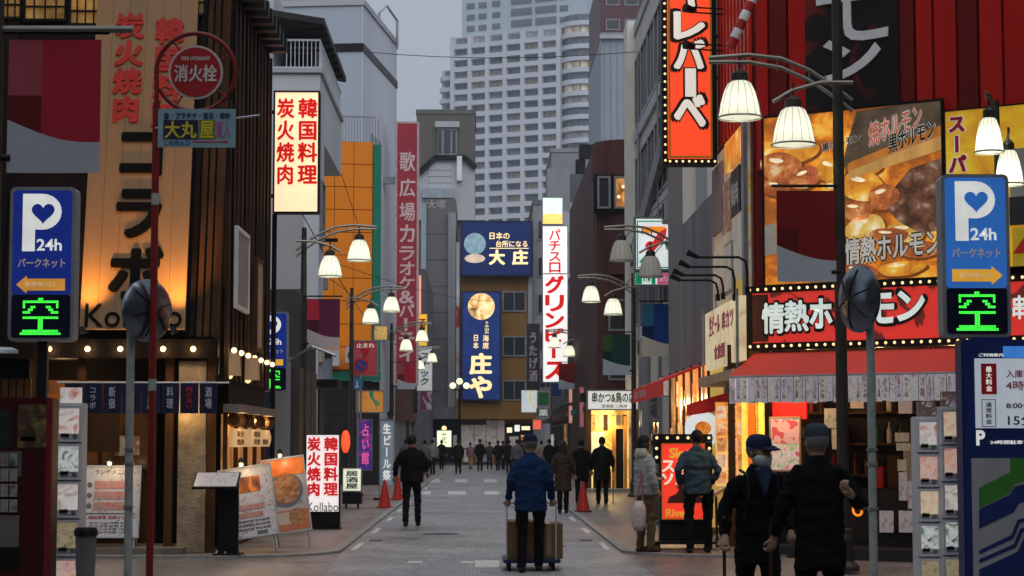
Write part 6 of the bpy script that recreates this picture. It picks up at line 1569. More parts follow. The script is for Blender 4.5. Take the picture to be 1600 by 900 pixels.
# lectern menu
g = ground(340, 868, .03); k = g.y / F
t = thing('menu_lectern', 'dark reading stand with a sloping white menu by the porch step', 'menu stand', g)
zt = 122 * k
MB().obox((-.02, -.05, zt - .06), (.31, 0, 0), (0, .20, .10), (0, -.008, .014)).build('tray', BLACK, t)
MB().obox((-.02, -.055, zt - .043), (.29, 0, 0), (0, .18, .09), (0, -.001, .002)).build('menu_sheet', MENU, t)
MB().box(.0, .28, .0, .06, .0, zt - .08).build('post', BLACK, t); MB().box(-.05, .34, -.18, .22, 0, .03).build('foot', BLACK, t)
t = thing('parasol_base', 'small white metal prop leaning at the foot of the reading stand', 'prop', ground(345, 868, .03))
MB().tube([(-.09, 0, 0), (.08, .06, .22)], .016, 8).tube([(.05, 0, 0), (.1, .06, .22)], .016, 8).build('legs', STEEL, t); MB().box(-.1, .1, -.03, .03, .0, .02).build('foot', STEEL, t)
# light-box sign board on the pavement
g = ground(504, 827, .03)
s = Sign('standing_light_box', 'standing light-box with red vertical characters and black foot', 'sign', g.y, 477, 531, 678, 801, .26, mat('lit_board_white', (.86, .84, .84), .4, emit=.62, var=.05), BLACK, .02)
s.text('炭火焼肉', 480, 501, 682, 776, mat('board_red', (.72, .02, .03), .5, emit=.35, small=True), True, .045); s.text('韓国料理', 506, 528, 682, 776, mat('board_red', (0, 0, 0)), True, .045)
s.text('Kollabo', 481, 529, 785, 799, mat('board_ink', (.08, .08, .08), .5), bold=.0)
MB().box(-s.w / 2, s.w / 2, .0, .26, -s.root.location.z + .05, -.003).build('foot_panel', BLACK, s.root)
MB().box(-s.w / 2 - .02, s.w / 2 + .02, -.12, .38, -s.root.location.z + .03, -s.root.location.z + .05).build('base', DARKM, s.root)
# small white lantern sign and red lantern
g = ground(550, 795, .03)
s = Sign('small_light_box', 'small square cream light-box sign on a low dark cart', 'sign', g.y, 535, 565, 731, 768, .28, mat('lit_small_cream', (.78, .84, .66), .4, emit=.6), GREYM, .02)
s.text('居酒屋', 540, 560, 735, 764, mat('green_ink', (.05, .09, .04), .5), True, .03)
MB().box(-s.w / 2, s.w / 2, 0, .4, -s.root.location.z + .14, -.02).build('cart', DARKM, s.root)
for sx in (-1, 1): MB().tube([(sx * .12, .1, -s.root.location.z + .1), (sx * .16, .1, -s.root.location.z + .1)], .07, 12).build('wheel', BLACK, s.root)
p = at(540, 690, 44)
t = thing('paper_lantern', 'glowing red oval paper lantern left of the small light-box', 'lantern', p)
MB().ball((0, 0, 0), .105, .105, .27, 16, 12).build('shade', mat('lantern_red', (.95, .10, .03), .5, emit=.75), t, smooth=True)
MB().lathe([(.05, .26), (.05, .30)], n=12).lathe([(.05, -.30), (.05, -.26)], n=12).build('rims', BLACK, t); MB().tube([(0, 0, .3), (0, 0, .6), (-.4, 0, .62)], .01, 5).build('hanger', BLACK, t)
# tall flag signs on the left pavement
for (x0, x1, y0, y1, Y, m_, lb, tx, tm) in ((593, 616, 655, 760, 52, ramp_mat('blue_flag', [(0, (.30, .42, .52)), (.5, (.42, .52, .60)), (1, (.55, .6, .64))], 3), 'pale blue nobori flag behind the red cones', '生ビール祭', PWH), (560, 582, 655, 735, 56, ramp_mat('violet_neon', [(0, (.02, .02, .08)), (.5, (.06, .03, .25)), (.8, (.35, .04, .2)), (1, (.5, .1, .4))], 4, emit=.4), 'violet lit standing sign left of the pale blue flag', '占い館', mat('neon_pink', (.8, .1, .3), .4, emit=.6, small=True))):
    g_ = Sign('flag_sign', lb, 'flag', Y, x0, x1, y0, y1, .03, m_, GREYM, .02)
    g_.text(tx, x0 + 5, x1 - 5, y0 + 6, y1 - 8, tm, True, .02)
    MB().tube([(-g_.w / 2, .015, -g_.root.location.z + .03), (-g_.w / 2, .015, g_.h)], .015, 6).build('pole', GREYM, g_.root); MB().box(-g_.w / 2 - .15, -g_.w / 2 + .15, -.15, .15, -g_.root.location.z + .03, -g_.root.location.z + .09).build('base', DARKM, g_.root)
# traffic cones
CONE = mat('cone_red', (.48, .03, .02), .5, var=.12)
for px, py, lb, hh in ((601, 793, 'left of two red traffic cones by the pale blue flag', 42), (621, 781, 'right of two red traffic cones, behind the man in black', 36), (911, 800, 'red traffic cone between the people on the right', 46)):
    g = ground(px, py, .03 if px < 800 else .03); k = g.y / F; h_ = hh * k
    t = thing('traffic_cone', lb, 'traffic cone', g, 0, 'red traffic cones')
    MB().lathe([(.155, .03), (.15, .05), (.035, h_), (.02, h_ + .01)], n=20).build('cone', CONE, t, smooth=True)
    MB().box(-.19, .19, -.19, .19, 0, .035).build('base', mat('cone_base', (.10, .02, .02), .7) if px > 800 else CONE, t, bevel=.01)
# red slot-shop board
g = ground(1066, 858, .03)
s = Sign('standing_sign', 'red illuminated standing sign with bulb border and black wheeled base', 'sign', g.y, 1031, 1104, 690, 814, .28, mat('lit_rivers_red', (.85, .05, .025), .4, emit=.62, var=.1), BLACK, .02)
a, b, z0, z1 = s.r(1031, 1104, 690, 814); MB().ring(a + .02, b - .02, z0 + .02, z1 - .02, .014, -.02, -.009).build('gold_trim', mat('gold_trim', (0, 0, 0)), s.root)
s.text('Slot', 1046, 1078, 700, 716, mat('lit_gold', (.75, .48, .05), .4, emit=.4, small=True), bold=.03)
s.text('スロ', 1035, 1075, 720, 737, LW, bold=.05); s.text('ソル', 1035, 1075, 740, 757, LW, bold=.05)
s.text('Rivers', 1040, 1082, 795, 808, mat('lit_gold', (0, 0, 0)), bold=.02)
s.poly([(1042, 786), (1046, 776), (1056, 772), (1062, 764), (1082, 764), (1092, 774), (1098, 778), (1098, 786)], mat('dark_print', (0, 0, 0)), 'picture')
bm3 = MB().ball((0, 0, 0), .022, n=8, m=6).mesh('bulb', BULB)
ht = MB().box(-s.w / 2 - .09, s.w / 2 + .09, .02, .2, s.h - .002, s.h + .11).box(-s.w / 2 - .09, -s.w / 2 - .003, .02, .2, s.h * .72, s.h - .003).box(s.w / 2 + .003, s.w / 2 + .09, .02, .2, s.h * .55, s.h - .003).build('bulb_border', BLACK, s.root)
for k in range(6): link('bulb', bm3, s.root, Matrix.Translation((-s.w / 2 - .04 + k * (s.w + .08) / 5, .0, s.h + .055)))
for k in range(2): link('bulb', bm3, s.root, Matrix.Translation((-s.w / 2 - .045, .0, s.h - .1 - k * .13)))
for k in range(3): link('bulb', bm3, s.root, Matrix.Translation((s.w / 2 + .045, .0, s.h - .1 - k * .13)))
zb = -s.root.location.z + .03
MB().box(-s.w / 2, s.w / 2, .02, .26, zb + .12, -.004).build('base_panel', BLACK, s.root)
MB().box(-s.w / 2 - .12, s.w / 2 + .12, -.2, .45, zb + .08, zb + .12).build('trolley', DARKM, s.root)
for sx in (-1, 1):
    for sy in (-.12, .38): MB().tube([(sx * s.w * .55 - .02, sy, zb + .04), (sx * s.w * .55 + .02, sy, zb + .04)], .04, 10).build('wheel', BLACK, s.root)
# sloping wooden menu stand by the snack shop
g = ground(1140, 850, .03)
t = thing('menu_stand', 'sloping wooden menu stand lit warm beside the man in blue', 'menu stand', (g.x - .1, 28.9, .03))
MB().obox((0, 0, .92), (.30, -.02, .18), (0, .20, .0), (-.01, 0, .018)).build('board', mat('lit_menu_wood', (.62, .33, .16), .5, emit=.10, var=.4, scale=8), t)
for sx in (-.2, .2): MB().tube([(sx, -.1, 0), (sx, .0, .85 + sx * .5)], .02, 6).build('leg', BROWN, t)
# white bags on the ground
for i, (px, py, r_) in enumerate(((1128, 852, .11), (1150, 853, .09))):
    g = ground(px, py, .03); k = MB().ball((0, 0, r_ * .8), r_ * 1.2, r_, r_ * .8, 14, 9)
    k.v = [(x + .02 * noise.noise(Vector((x * 14, y * 14, z * 14 + i))), y, max(0, z + .025 * noise.noise(Vector((x * 12 + 5, y * 12, z * 12))))) for x, y, z in k.v]
    o = k.build('plastic_bag', mat('white_plastic', (.55, .54, .5), .4), None, smooth='all'); o.location = g; tag(o, ('left' if i == 0 else 'right') + ' white plastic bag on the ground by the wooden menu stand', 'bag')
# ================================================================== mid-street small signs and clutter
def plate(label, x0, x1, y0, y1, Y, m_, txt=None, tm=None, vert=False, cat='sign', name='small_sign', post=False, depth=.12):
    s_ = Sign(name, label, cat, Y, x0, x1, y0, y1, depth, m_, GREYM, .03)
    if txt: s_.text(txt, x0 + (x1 - x0) * .18, x1 - (x1 - x0) * .18, y0 + (y1 - y0) * .12, y1 - (y1 - y0) * .12, tm or WHITE, vert, .03)
    if post: MB().tube([(0, depth / 2, 0), (0, depth / 2, -s_.root.location.z + .03)], .03, 8).build('post', DARKM, s_.root)
    return s_
s = plate('red no-entry style plate with a triangle before the orange building', 552, 590, 532, 588, 64, mat('road_sign_red', (.42, .05, .06), .5, emit=.08))
s.poly([(562, 545), (578, 545), (570, 560)], mat('deep_sign_red', (.45, .01, .02), .5), 'triangle'); s.text('止まれ', 557, 585, 536, 543, BW_)
t = thing('road_sign', 'round blue no-parking sign with red rim on the left', 'sign', at(564, 571, 63.5)); MB().disc(0, 0, .24, -.02, .02).build('rim', RED, t); MB().disc(0, 0, .18, -.03, -.021).build('face', mat('noparking_blue', (.02, .05, .3), .5), t); MB().obox((0, -.032, 0), (.16, 0, -.16), (0, .004, 0), (.02, 0, .02)).build('bar', RED, t); MB().tube([(0, .05, .4), (0, .05, -t.location.z + .03)], .035, 8).build('post', GREYM, t)
t = thing('road_sign', 'round pale blue pedestrian sign under the no-parking sign', 'sign', at(558, 600, 62.8)); MB().disc(0, 0, .2, -.02, .02).build('face', mat('ped_blue', (.05, .16, .3), .5), t); MB().tube([(0, -.022, .1), (0, -.022, -.05), (.05, -.022, -.13)], .02, 5).tube([(0, -.022, -.05), (-.05, -.022, -.13)], .02, 5).build('figure', WHITE, t); MB().tube([(.02, .05, .2), (.02, .05, -t.location.z + .03)], .03, 8).build('post', GREYM, t)
s = plate('grey electrical cabinet hung on the pole left of the orange building', 490, 518, 560, 602, 58, mat('cabinet_grey', (.27, .31, .36), .5), cat='cabinet', name='electrical_cabinet', depth=.4)
s = plate('amber and black stacked lamp sign beside the slate slab', 651, 668, 490, 541, 104, mat('lit_amber_sign', (.85, .45, .03), .4, emit=.6, var=.3, scale=1.5), '酒場', REDL, True)
s = plate('white narrow sign below the amber stacked sign', 651, 676, 541, 611, 104, mat('lit_grey_white', (.62, .64, .62), .5, emit=.25), 'スナック', mat('ink_slate', (.1, .1, .12), .5), True)
s = plate('plum and white banner plate at the foot of the narrow white sign', 656, 675, 611, 642, 103, ramp_mat('plum_white', [(0, (.20, .02, .10)), (.45, (.22, .03, .11)), (.5, (.5, .5, .5)), (1, (.55, .55, .55))], .5))
s = plate('small orange and green lit sign box under the red road sign', 556, 600, 610, 645, 67, ramp_mat('orange_green', [(0, (.6, .18, .02)), (.5, (.7, .3, .05)), (.6, (.02, .2, .12)), (1, (.03, .25, .15))], 1.2, emit=.2))
s = plate('dark vertical sign with pale script beside the end building', 822, 844, 505, 610, 120, mat('dark_mauve', (.05, .03, .045), .5), 'うたげ酒', mat('script_pale', (.45, .38, .42), .5), True)
s = plate('small bright picture sign low at the centre right', 814, 840, 609, 645, 100, ramp_mat('picture_sign', [(0, (.5, .7, .8)), (.5, (.8, .82, .8)), (.7, (.85, .65, .1)), (1, (.5, .12, .06))], 1.1, emit=.4))
s = plate('green square sign right of the small bright picture sign', 841, 858, 613, 634, 101, mat('sign_green', (.03, .17, .05), .5, emit=.1))
s = plate('dark blue hanging sign under the red banner', 860, 878, 598, 620, 92, mat('hang_navy', (.015, .03, .15), .5, emit=.05))
for k, (x0, x1, y0, y1, lb) in enumerate(((888, 900, 602, 630, 'upper'), (888, 900, 633, 662, 'lower'))):
    plate(lb + ' of two coral lit signs right of the red banner', x0, x1, y0, y1, 84, mat('coral_lit', (.85, .28, .22), .4, emit=.45, var=.2, scale=3), '焼鳥', BW_, True)
s = plate('crimson sign on the grey wall behind the white vertical sign', 889, 915, 363, 425, 99, mat('crimson_sign', (.32, .02, .03), .5, emit=.08, var=.2), 'カラオケ', mat('crimson_ink', (.08, .01, .02), .5), True)
s = plate('white unlit plate at roof height right of the white vertical sign', 890, 914, 316, 362, 100, CONC_L)
s = plate('orange and white small sign on the grey facade left of the snack shop', 1028, 1058, 588, 620, 42, ramp_mat('orange_white_sign', [(0, (.7, .68, .6)), (.45, (.7, .66, .6)), (.55, (.75, .22, .06)), (1, (.8, .3, .1))], 1.4, emit=.2))
s = plate('pale pink notice panel beside the snack shop', 1073, 1092, 584, 618, 37.5, mat('pale_pink_panel', (.55, .45, .45), .6, emit=.1))
s = plate('small lit amber sign on the side street of the orange building', 584, 606, 508, 532, 66, mat('lit_amber_small', (.65, .40, .12), .5, emit=.3, var=.3))
t = thing('bollard_lamp', 'small globe lamp post with twin lights before the blue end sign', 'street lamp', (at(718, 640, 118).x, 118, .006)); zt = at(718, 610, 118).z
MB().tube([(0, 0, 0), (0, 0, zt)], .07, 8).build('post', BLACK, t); MB().box(-.5, .5, -.05, .05, zt, zt + .08).build('arm', BLACK, t)
for sx in (-.42, 0, .42): MB().ball((sx, 0, zt + (.28 if sx else .55)), .2).build('globe', mat('lit_globe', (.95, .92, .55), .4, emit=1.0), t)
s = plate('small glowing red sign over the heads at the centre', 832, 846, 655, 672, 97, mat('lit_small_red', (.9, .14, .08), .4, emit=.6, var=.3, scale=3))
s = plate('slim white vertical banner beside the glowing red sign', 860, 866, 678, 716, 90, mat('lit_grey_white', (0, 0, 0)), depth=.05)
s = plate('green and white shop plate under the navy hanging sign', 838, 860, 638, 652, 94, mat('green_plate', (.03, .14, .07), .5, emit=.06), '薬', BW_)
s = plate('pink vertical strip sign left of the white horizontal sign', 905, 913, 604, 668, 74, mat('strip_pink', (.55, .18, .2), .5, emit=.25, var=.3, scale=3))
s = plate('white and red vertical strip sign at the brown building corner', 915, 921, 645, 700, 70, mat('strip_redwhite', (.5, .04, .05), .5, emit=.2, var=.5, scale=4))
s = plate('small lit yellow menu plate beside the glowing doorway', 1000, 1010, 640, 668, 57, mat('lit_menu_y', (.8, .68, .4), .5, emit=.4, var=.3, scale=6))
s = plate('tall grey shop plate above the person in pale top', 1012, 1030, 600, 660, 48, mat('grey_shop_plate', (.30, .30, .31), .5), '酒場', mat('ink_slate', (.1, .1, .12), .5), True)
s = plate('brown wooden plate on the left row beyond the orange building', 604, 616, 600, 650, 88, mat('brown_panel', (.12, .07, .05), .6), '焼鳥', BW_, True)
s = plate('amber lantern box on the left row under the karaoke sign', 628, 640, 622, 640, 96, mat('lit_amber_small', (0, 0, 0)))
for k in range(6):
    t = thing('air_conditioner', 'outdoor air conditioner on the pale right facade, %s along from the near end' % ('first', 'second', 'third', 'fourth', 'fifth', 'sixth')[k], 'air conditioner', Vector((4.62, 45.5 + k * 2.6, 4.05 + 3.1 * (k % 2))))
    MB().box(0, .30, 0, .78, 0, .58).build('casing', mat('ac_white', (.45, .45, .44), .5), t, bevel=.02); MB().lathe([(.22, 0), (.22, .02)], n=20).xf(Matrix.Translation((-.02, .32, .29)) @ Matrix.Rotation(PI / 2, 4, 'Y')).build('fan_grille', DARKM, t)
for k, (y_, z_) in enumerate(((44.6, 13), (52.2, 12), (58.8, 13.5))):
    o = MB().tube([(0, 0, 0), (0, 0, z_)], .05, 8).build('drain_pipe', CONC_M, None); o.location = (4.86, y_, .03); tag(o, '%s drain pipe down the pale right facade' % ('near', 'middle', 'far')[k], 'pipe')
# poles and pipes on the right facade, ducts
for (px, y0, y1, Y, r_, m_, lb) in ((1120, 470, 700, 35.5, .09, CONC_D, 'grey drainpipe beside the yellow poster panel'), (1098, 480, 720, 37, .16, mat('pale_column', (.42, .42, .38), .7), 'pale concrete column left of the yellow poster panel'), (1010, 560, 735, 50, .12, CONC_M, 'grey concrete post behind the woman in the hooded top')):
    p = at(px, 690, Y); zt = at(px, y0, Y).z
    o = MB().tube([(0, 0, 0), (0, 0, zt)], r_, 14).build('pipe_column', m_, None, smooth=True); o.location = (p.x, Y, .03); tag(o, lb, 'column')
# overhead wires
for k, (x0, y0, Y0, x1, y1, Y1, lb) in enumerate(((470, 330, 43, 620, 540, 76, 'sagging black cable from the first left lamp to the third'), (478, 395, 56, 800, 470, 126, 'black cable from the utility pole towards the blue vertical sign'), (478, 410, 56, 660, 500, 126, 'lower black cable from the utility pole up the left side'), (1062, 350, 42, 905, 480, 82, 'black cable between the right lamps'), (1050, 300, 45, 870, 430, 100, 'thin black cable along the pale right facade'), (380, 60, 60, 1100, 72, 60, 'thin wire crossing the sky in front of the tower'), (500, 170, 52, 640, 560, 120, 'thin wire running down the left side of the street'))):
    p0, p1 = at(x0, y0, Y0), at(x1, y1, Y1); pts = [p0.lerp(p1, i / 12) - p0 + Vector((0, 0, -.5 * math.sin(PI * i / 12))) for i in range(13)]
    o = MB().tube(pts, .012, 5).build('overhead_wire', BLACK, None); o.location = p0; tag(o, lb, 'wire')
for k in range(2):
    p = Vector((-5.9 + k * 1.0, 69.2 - k * .1, 4.3 + k * .1))
    t = thing('air_conditioner', ('left' if k == 0 else 'right') + ' outdoor air conditioner at the foot of the orange panels', 'air conditioner', p)
    MB().box(0, .8, 0, .32, 0, .6).build('casing', mat('ac_white', (.45, .45, .44), .5), t, bevel=.02); MB().disc(.32, .3, .22, -.02, -.001, 20).build('fan_grille', DARKM, t)
# two-post rack by the shop and a utility pole with cross arms at the left
t = thing('utility_pole', 'dark utility pole with transformer box left of the orange building', 'pole', (at(478, 600, 56).x, 56, .03)); MB().tube([(0, 0, 0), (0, 0, 9)], [.16, .12], 12).build('pole', mat('pole_concrete', (.15, .14, .125), .8), t)
MB().lathe([(.28, 6.0), (.28, 6.9), (.1, 7.0)], (.35, 0, 0), 16).build('transformer', CONC_M, t); MB().box(-.9, .9, -.06, .06, 7.4, 7.5).build('cross_arm', DARKM, t)
# ================================================================== people
SKIN = mat('skin', (.42, .25, .17), .55, var=.08, scale=8)
def remesh(mb, voxel, name, m, smooth_it=4, wob=0.0, seed=0):
    me = mb.mesh('tmp', m); o = bpy.data.objects.new('tmp', me)
    r = o.modifiers.new('r', 'REMESH'); r.mode = 'VOXEL'; r.voxel_size = voxel
    s_ = o.modifiers.new('s', 'SMOOTH'); s_.factor = .6; s_.iterations = smooth_it
    out = evaluate(o); out.name = name
    bpy.data.objects.remove(o); bpy.data.meshes.remove(me)
    if wob:
        nrm = [v.normal.copy() for v in out.vertices]
        for v, n_ in zip(out.vertices, nrm):
            p = v.co
            v.co = p + n_ * wob * (noise.noise(Vector((p.x * 7 + seed, p.y * 7, p.z * 16))) + .5 * noise.noise(Vector((p.x * 16, p.y * 16 + seed, p.z * 30))))
    if not out.materials: out.materials.append(m)
    out.polygons.foreach_set('use_smooth', [True] * len(out.polygons)); out.update()
    return out
def hand(mb, w, d, thumb_side):
    """palm and five curled fingers from wrist w along d"""
    d = Vector(d).normalized(); w = Vector(w)
    side = d.cross(Vector((0, 0, 1)))
    if side.length < .2: side = Vector((0, -1, 0))
    side.normalize(); nrm = side.cross(d).normalized()
    mb.tube([w - d * .02, w + d * .03, w + d * .085], [.026, .036, .034], 8)
    for i, ln in enumerate((.062, .072, .068, .052)):
        b = w + d * .075 + side * (-.030 + i * .020)
        mb.tube([b, b + d * ln * .5 + nrm * .006, b + d * ln * .85 + nrm * .03, b + d * ln * .7 + nrm * .055], [.011, .0105, .0095, .009], 6)
    b = w + d * .03 + side * .032 * thumb_side
    mb.tube([b, b + d * .03 + side * .022 * thumb_side + nrm * .012, b + d * .06 + side * .02 * thumb_side + nrm * .03], [.013, .012, .010], 6)
DEF_ARMS = (((.255, .03, 1.13), (.27, -.03, .90)), ((-.255, .03, 1.13), (-.27, -.03, .90)))
def person(label, loc, rz, H, top, bottom, hair=None, arms=DEF_ARMS, legs=((.10, .0), (-.10, .0)), hem=.80, bulk=1.0, lean=0.0, coat_flare=1.0, cap=None, mask=False, long_hair=False, vox=.016, shoes=None, hood=None, head_turn=0.0, collar=1.47, skirt=None):
    k = H / 1.72
    t = thing('person', label, 'person', loc, rz)
    t.scale = (k, k, k)
    c, s_ = math.cos(lean), math.sin(lean)
    def L(p):
        x, y, z = p
        if z > .92: return (x, y * c - (z - .92) * s_, .92 + (z - .92) * c + y * s_)
        return (x, y, z)
    def Lmb(mb): mb.v = [L(p) for p in mb.v]; return mb
    def armpts(a, sx):
        return [Vector(L((sx * .155, .005, 1.385))), Vector(L(a[0])), Vector(L(a[1]))]
    def legpts(l):
        x, y = l
        return [Vector((x * .9, 0, .90)), Vector((x, y * .5 - .03 - max(0, -y) * .1, .50)), Vector((x, y, .09))]
    b = MB()
    hd = MB()
    hd.loft([(0, -.015, 1.475, .03, .03), (0, -.018, 1.49, .05, .055), (0, -.012, 1.53, .068, .078), (0, 0, 1.58, .076, .092), (0, .006, 1.63, .077, .096), (0, .008, 1.67, .066, .083), (0, .008, 1.70, .042, .055), (0, .008, 1.712, .015, .02)], 16)
    hd.loft([(0, -.10, 1.565, .012, .02), (0, -.098, 1.58, .013, .018), (0, -.09, 1.61, .008, .01)], 8)
    for sx in (-1, 1): hd.ball((sx * .078, .01, 1.585), .012, .022, .032, 8, 6)
    if head_turn: hd.xf(Matrix.Rotation(head_turn, 4, 'Z'))
    b.v += [L(p) for p in hd.v]; b.f += hd.f; b.mi += hd.mi
    b2 = Lmb(MB().loft([(0, .012, 1.38, .06, .06), (0, .012, 1.45, .055, .056), (0, .004, 1.52, .052, .056)], 12).loft([(0, 0, .84, .14, .09), (0, 0, .95, .15, .10), (0, 0, 1.08, .13, .09), (0, 0, 1.25, .135, .09), (0, 0, 1.36, .125, .07), (0, .005, 1.42, .06, .05)], 14))
    o_ = len(b.v); b.v += b2.v; b.f += [tuple(i + o_ for i in f_) for f_ in b2.f]; b.mi += b2.mi
    for (a, sx) in zip(arms, (1, -1)):
        p = armpts(a, sx)
        b.tube(p, [.040, .038, .027], 10); hand(b, p[2], p[2] - p[1], -sx)
    for l in legs: b.tube(legpts(l), [.07, .05, .035], 10)
    link('body', remesh(b, vox * .62, 'body', SKIN, 2), t)
    # clothes
    j = MB(); B = bulk
    rings = [(0, 0, hem, .185 * B * coat_flare, .135 * B * coat_flare), (0, 0, (hem + 1.0) / 2, .18 * B * (1 + coat_flare) / 2, .13 * B * (1 + coat_flare) / 2), (0, 0, 1.05, .175 * B, .125 * B), (0, .005, 1.22, .178 * B, .125 * B), (0, .008, 1.34, .176 * B, .115 * B), (0, .008, 1.41, .135 * B, .09 * B), (0, .01, collar, .075, .075)]
    Lmb(j.loft(rings, 20))
    for (a, sx) in zip(arms, (1, -1)):
        p = armpts(a, sx); e = p[1]; w_ = e.lerp(p[2], .93)
        j.tube([p[0] - Vector((sx * .04, 0, 0)), p[0].lerp(e, .25), e, e.lerp(w_, .5), w_], [.066, .066 * (.6 + .4 * B), .058 * (.6 + .4 * B), .053, .046], 12)
    link('jacket', remesh(j, vox, 'jacket', top, 3, .017, random.random() * 50), t)
    tr = MB()
    if skirt: tr.loft([(0, 0, skirt, .20, .15), (0, 0, .8, .18, .13), (0, 0, 1.0, .16, .12)], 18)
    else: tr.loft([(0, 0, .80, .155, .11), (0, 0, .90, .165, .12), (0, 0, 1.02, .155, .115)], 16)
    for l in legs:
        p = legpts(l); tr.tube([p[0] - Vector((0, 0, .02)), p[0].lerp(p[1], .5), p[1], p[1].lerp(p[2], .5), p[2] - Vector((0, 0, .02))], [.092, .086, .070, .064, .060], 12)
    link('trousers' if not skirt else 'skirt', remesh(tr, vox, 'trousers', bottom, 3, .014, random.random() * 50), t)
    for l in legs:
        sh = MB().ball((l[0], l[1] - .055, .045), .047, .135, .055, 12, 8); sh.v = [(x, y, max(0, z)) for x, y, z in sh.v]
        sh.build('shoe', shoes or BLACK, t, smooth='all')
    if hair or cap:
        h = MB().ball((0, .012, 1.612), .089, .110, .112, 20, 14)
        keep = []
        for f_ in h.f:
            cc = sum((Vector(h.v[i]) for i in f_), Vector()) / len(f_)
            if (cc.y < -.035 and cc.z < 1.655) or (cc.z < (1.40 if long_hair else 1.535)) or (cc.y < .0 and cc.z < 1.55): continue
            keep.append(f_)
        h.f = keep; h.mi = [0] * len(keep)
        if long_hair:
            h.loft([(0, .05, 1.38, .085, .05), (0, .045, 1.45, .098, .07), (0, .03, 1.55, .098, .085), (0, .02, 1.62, .092, .09)], 16)
        h.v = [(x + .006 * noise.noise(Vector((x, y, z)) * 40), y + .006 * noise.noise(Vector((z, x, y)) * 40), z) for x, y, z in h.v]
        if head_turn: h.xf(Matrix.Rotation(head_turn, 4, 'Z'))
        Lmb(h).build('hair', hair or mat('hair_black', (.012, .010, .009), .5), t, smooth='all')
    if cap:
        cm = MB().loft([(0, .012, 1.628, .090, .110), (0, .012, 1.66, .091, .112), (0, .006, 1.695, .084, .104), (0, .002, 1.72, .062, .08), (0, .002, 1.73, .02, .025)], 22)
        cm.obox((0, -.118, 1.633), (.066, 0, 0), (0, .042, .010), (0, -.002, .005))
        if head_turn: cm.xf(Matrix.Rotation(head_turn, 4, 'Z'))
        Lmb(cm).build('cap', cap, t, smooth=True)
    if mask:
        mk = MB().loft([(0, -.045, 1.478, .035, .045), (0, -.035, 1.50, .06, .072), (0, -.025, 1.54, .074, .088), (0, -.02, 1.575, .076, .092)], 18)
        if head_turn: mk.xf(Matrix.Rotation(head_turn, 4, 'Z'))
        Lmb(mk).build('mask', mat('mask_white', (.60, .60, .58), .8), t, smooth='all')
    if vox < .02 and not hood and not long_hair:
        Lmb(MB().loft([(0, .012, 1.415, .088 * B, .085), (0, .014, 1.45, .074, .076), (0, .016, 1.485, .070, .072), (0, .016, 1.49, .060, .062)], 18)).build('collar', top, t, smooth='all')
    ey = MB()
    for sx in (-1, 1): ey.ball((sx * .030, -.088, 1.605), .011, .008, .008, 8, 6)
    if head_turn: ey.xf(Matrix.Rotation(head_turn, 4, 'Z'))
    Lmb(ey).build('eyes', BLACK, t, smooth='all')
    if not mask:
        mo = MB().ball((0, -.083, 1.532), .024, .008, .005, 8, 5)
        if head_turn: mo.xf(Matrix.Rotation(head_turn, 4, 'Z'))
        Lmb(mo).build('mouth', mat('lips', (.25, .10, .08), .5), t, smooth='all')
    if hood:
        Lmb(MB().loft([(0, .06, 1.36, .10, .06), (0, .07, 1.42, .13, .09), (0, .06, 1.49, .115, .085), (0, .045, 1.53, .095, .075)], 18)).build('hood', hood, t, smooth='all')
    return t
def cloth(n, c, r=.85): return mat('wool_' + n, c, r, var=.3, scale=9, bump=.5, spec=.12)
BLK = cloth('black', (.0045, .0045, .005)); CHAR = cloth('charcoal', (.009, .009, .0095)); NVY = cloth('navy', (.007, .009, .018))
def feet(px, py, z=.008): return ground(px, py, z)
# 1 the man with the cart
g = feet(829, 894)
cartman = person('man in blue jacket and dark cap pushing a hand truck, seen from behind', g, PI, 1.68, cloth('royal_blue', (.007, .024, .080)), BLK, hair=mat('hair_grey', (.10, .09, .085), .6), cap=cloth('cap_navy', (.012, .018, .045)), arms=(((.245, .05, 1.13), (.275, -.16, .90)), ((-.245, .05, 1.13), (-.275, -.16, .90))), legs=((.11, .10), (-.11, -.12)), bulk=1.12, lean=math.radians(7), hem=.76, vox=.014)
ct = thing('hand_truck', 'navy platform hand truck carrying cardboard boxes before the man in blue', 'hand truck', g + Vector((.02, .62, 0)))
NB = mat('truck_navy', (.014, .028, .085), .5)
MB().box(-.36, .36, -.52, .5, .10, .14).build('platform', NB, ct, bevel=.015)
mb = MB()
for sx in (-.31, .30): mb.tube([(sx, -.40, .14), (sx, -.42, .80)], .010, 8)
mb.tube([(-.31, -.42, .80), (-.29, -.43, .835), (.28, -.43, .835), (.30, -.42, .80)], .010, 8); mb.build('handle', STEEL, ct, smooth=True)
for sx in (-.28, .26):
    for sy in (-.42, .4): MB().tube([(sx - .025, sy, .05), (sx + .025, sy, .05)], .046, 16).build('wheel', BLACK, ct)
CARD = mat('cardboard', (.17, .098, .045), .8, var=.15, scale=4)
for i, (x0, x1) in enumerate(((-.33, .0), (.005, .36))):
    bx = thing('cardboard_box', ('left' if i == 0 else 'right') + ' brown cardboard box on the hand truck', 'box', ct.location + Vector((.03, 0, .141)))
    MB().box(x0, x1, -.30, .45, 0, .46 - .03 * i).build('carton', CARD, bx, bevel=.006)
    MB().box((x0 + x1) / 2 - .03, (x0 + x1) / 2 + .03, -.303, .453, .05, .463 - .03 * i).build('tape', mat('tape_tan', (.30, .20, .10), .4), bx)
# 2 man in black on the left
person('man in a bulky black jacket walking up the left side of the road', feet(643, 822), PI - .1, 1.72, BLK, BLK, hair=mat('hair_black', (0, 0, 0)), bulk=1.2, legs=((.10, .12), (-.10, -.14)), hem=.82, arms=(((.30, .05, 1.14), (.32, -.04, .92)), ((-.31, .03, 1.16), (-.24, -.16, 1.02))), vox=.016)
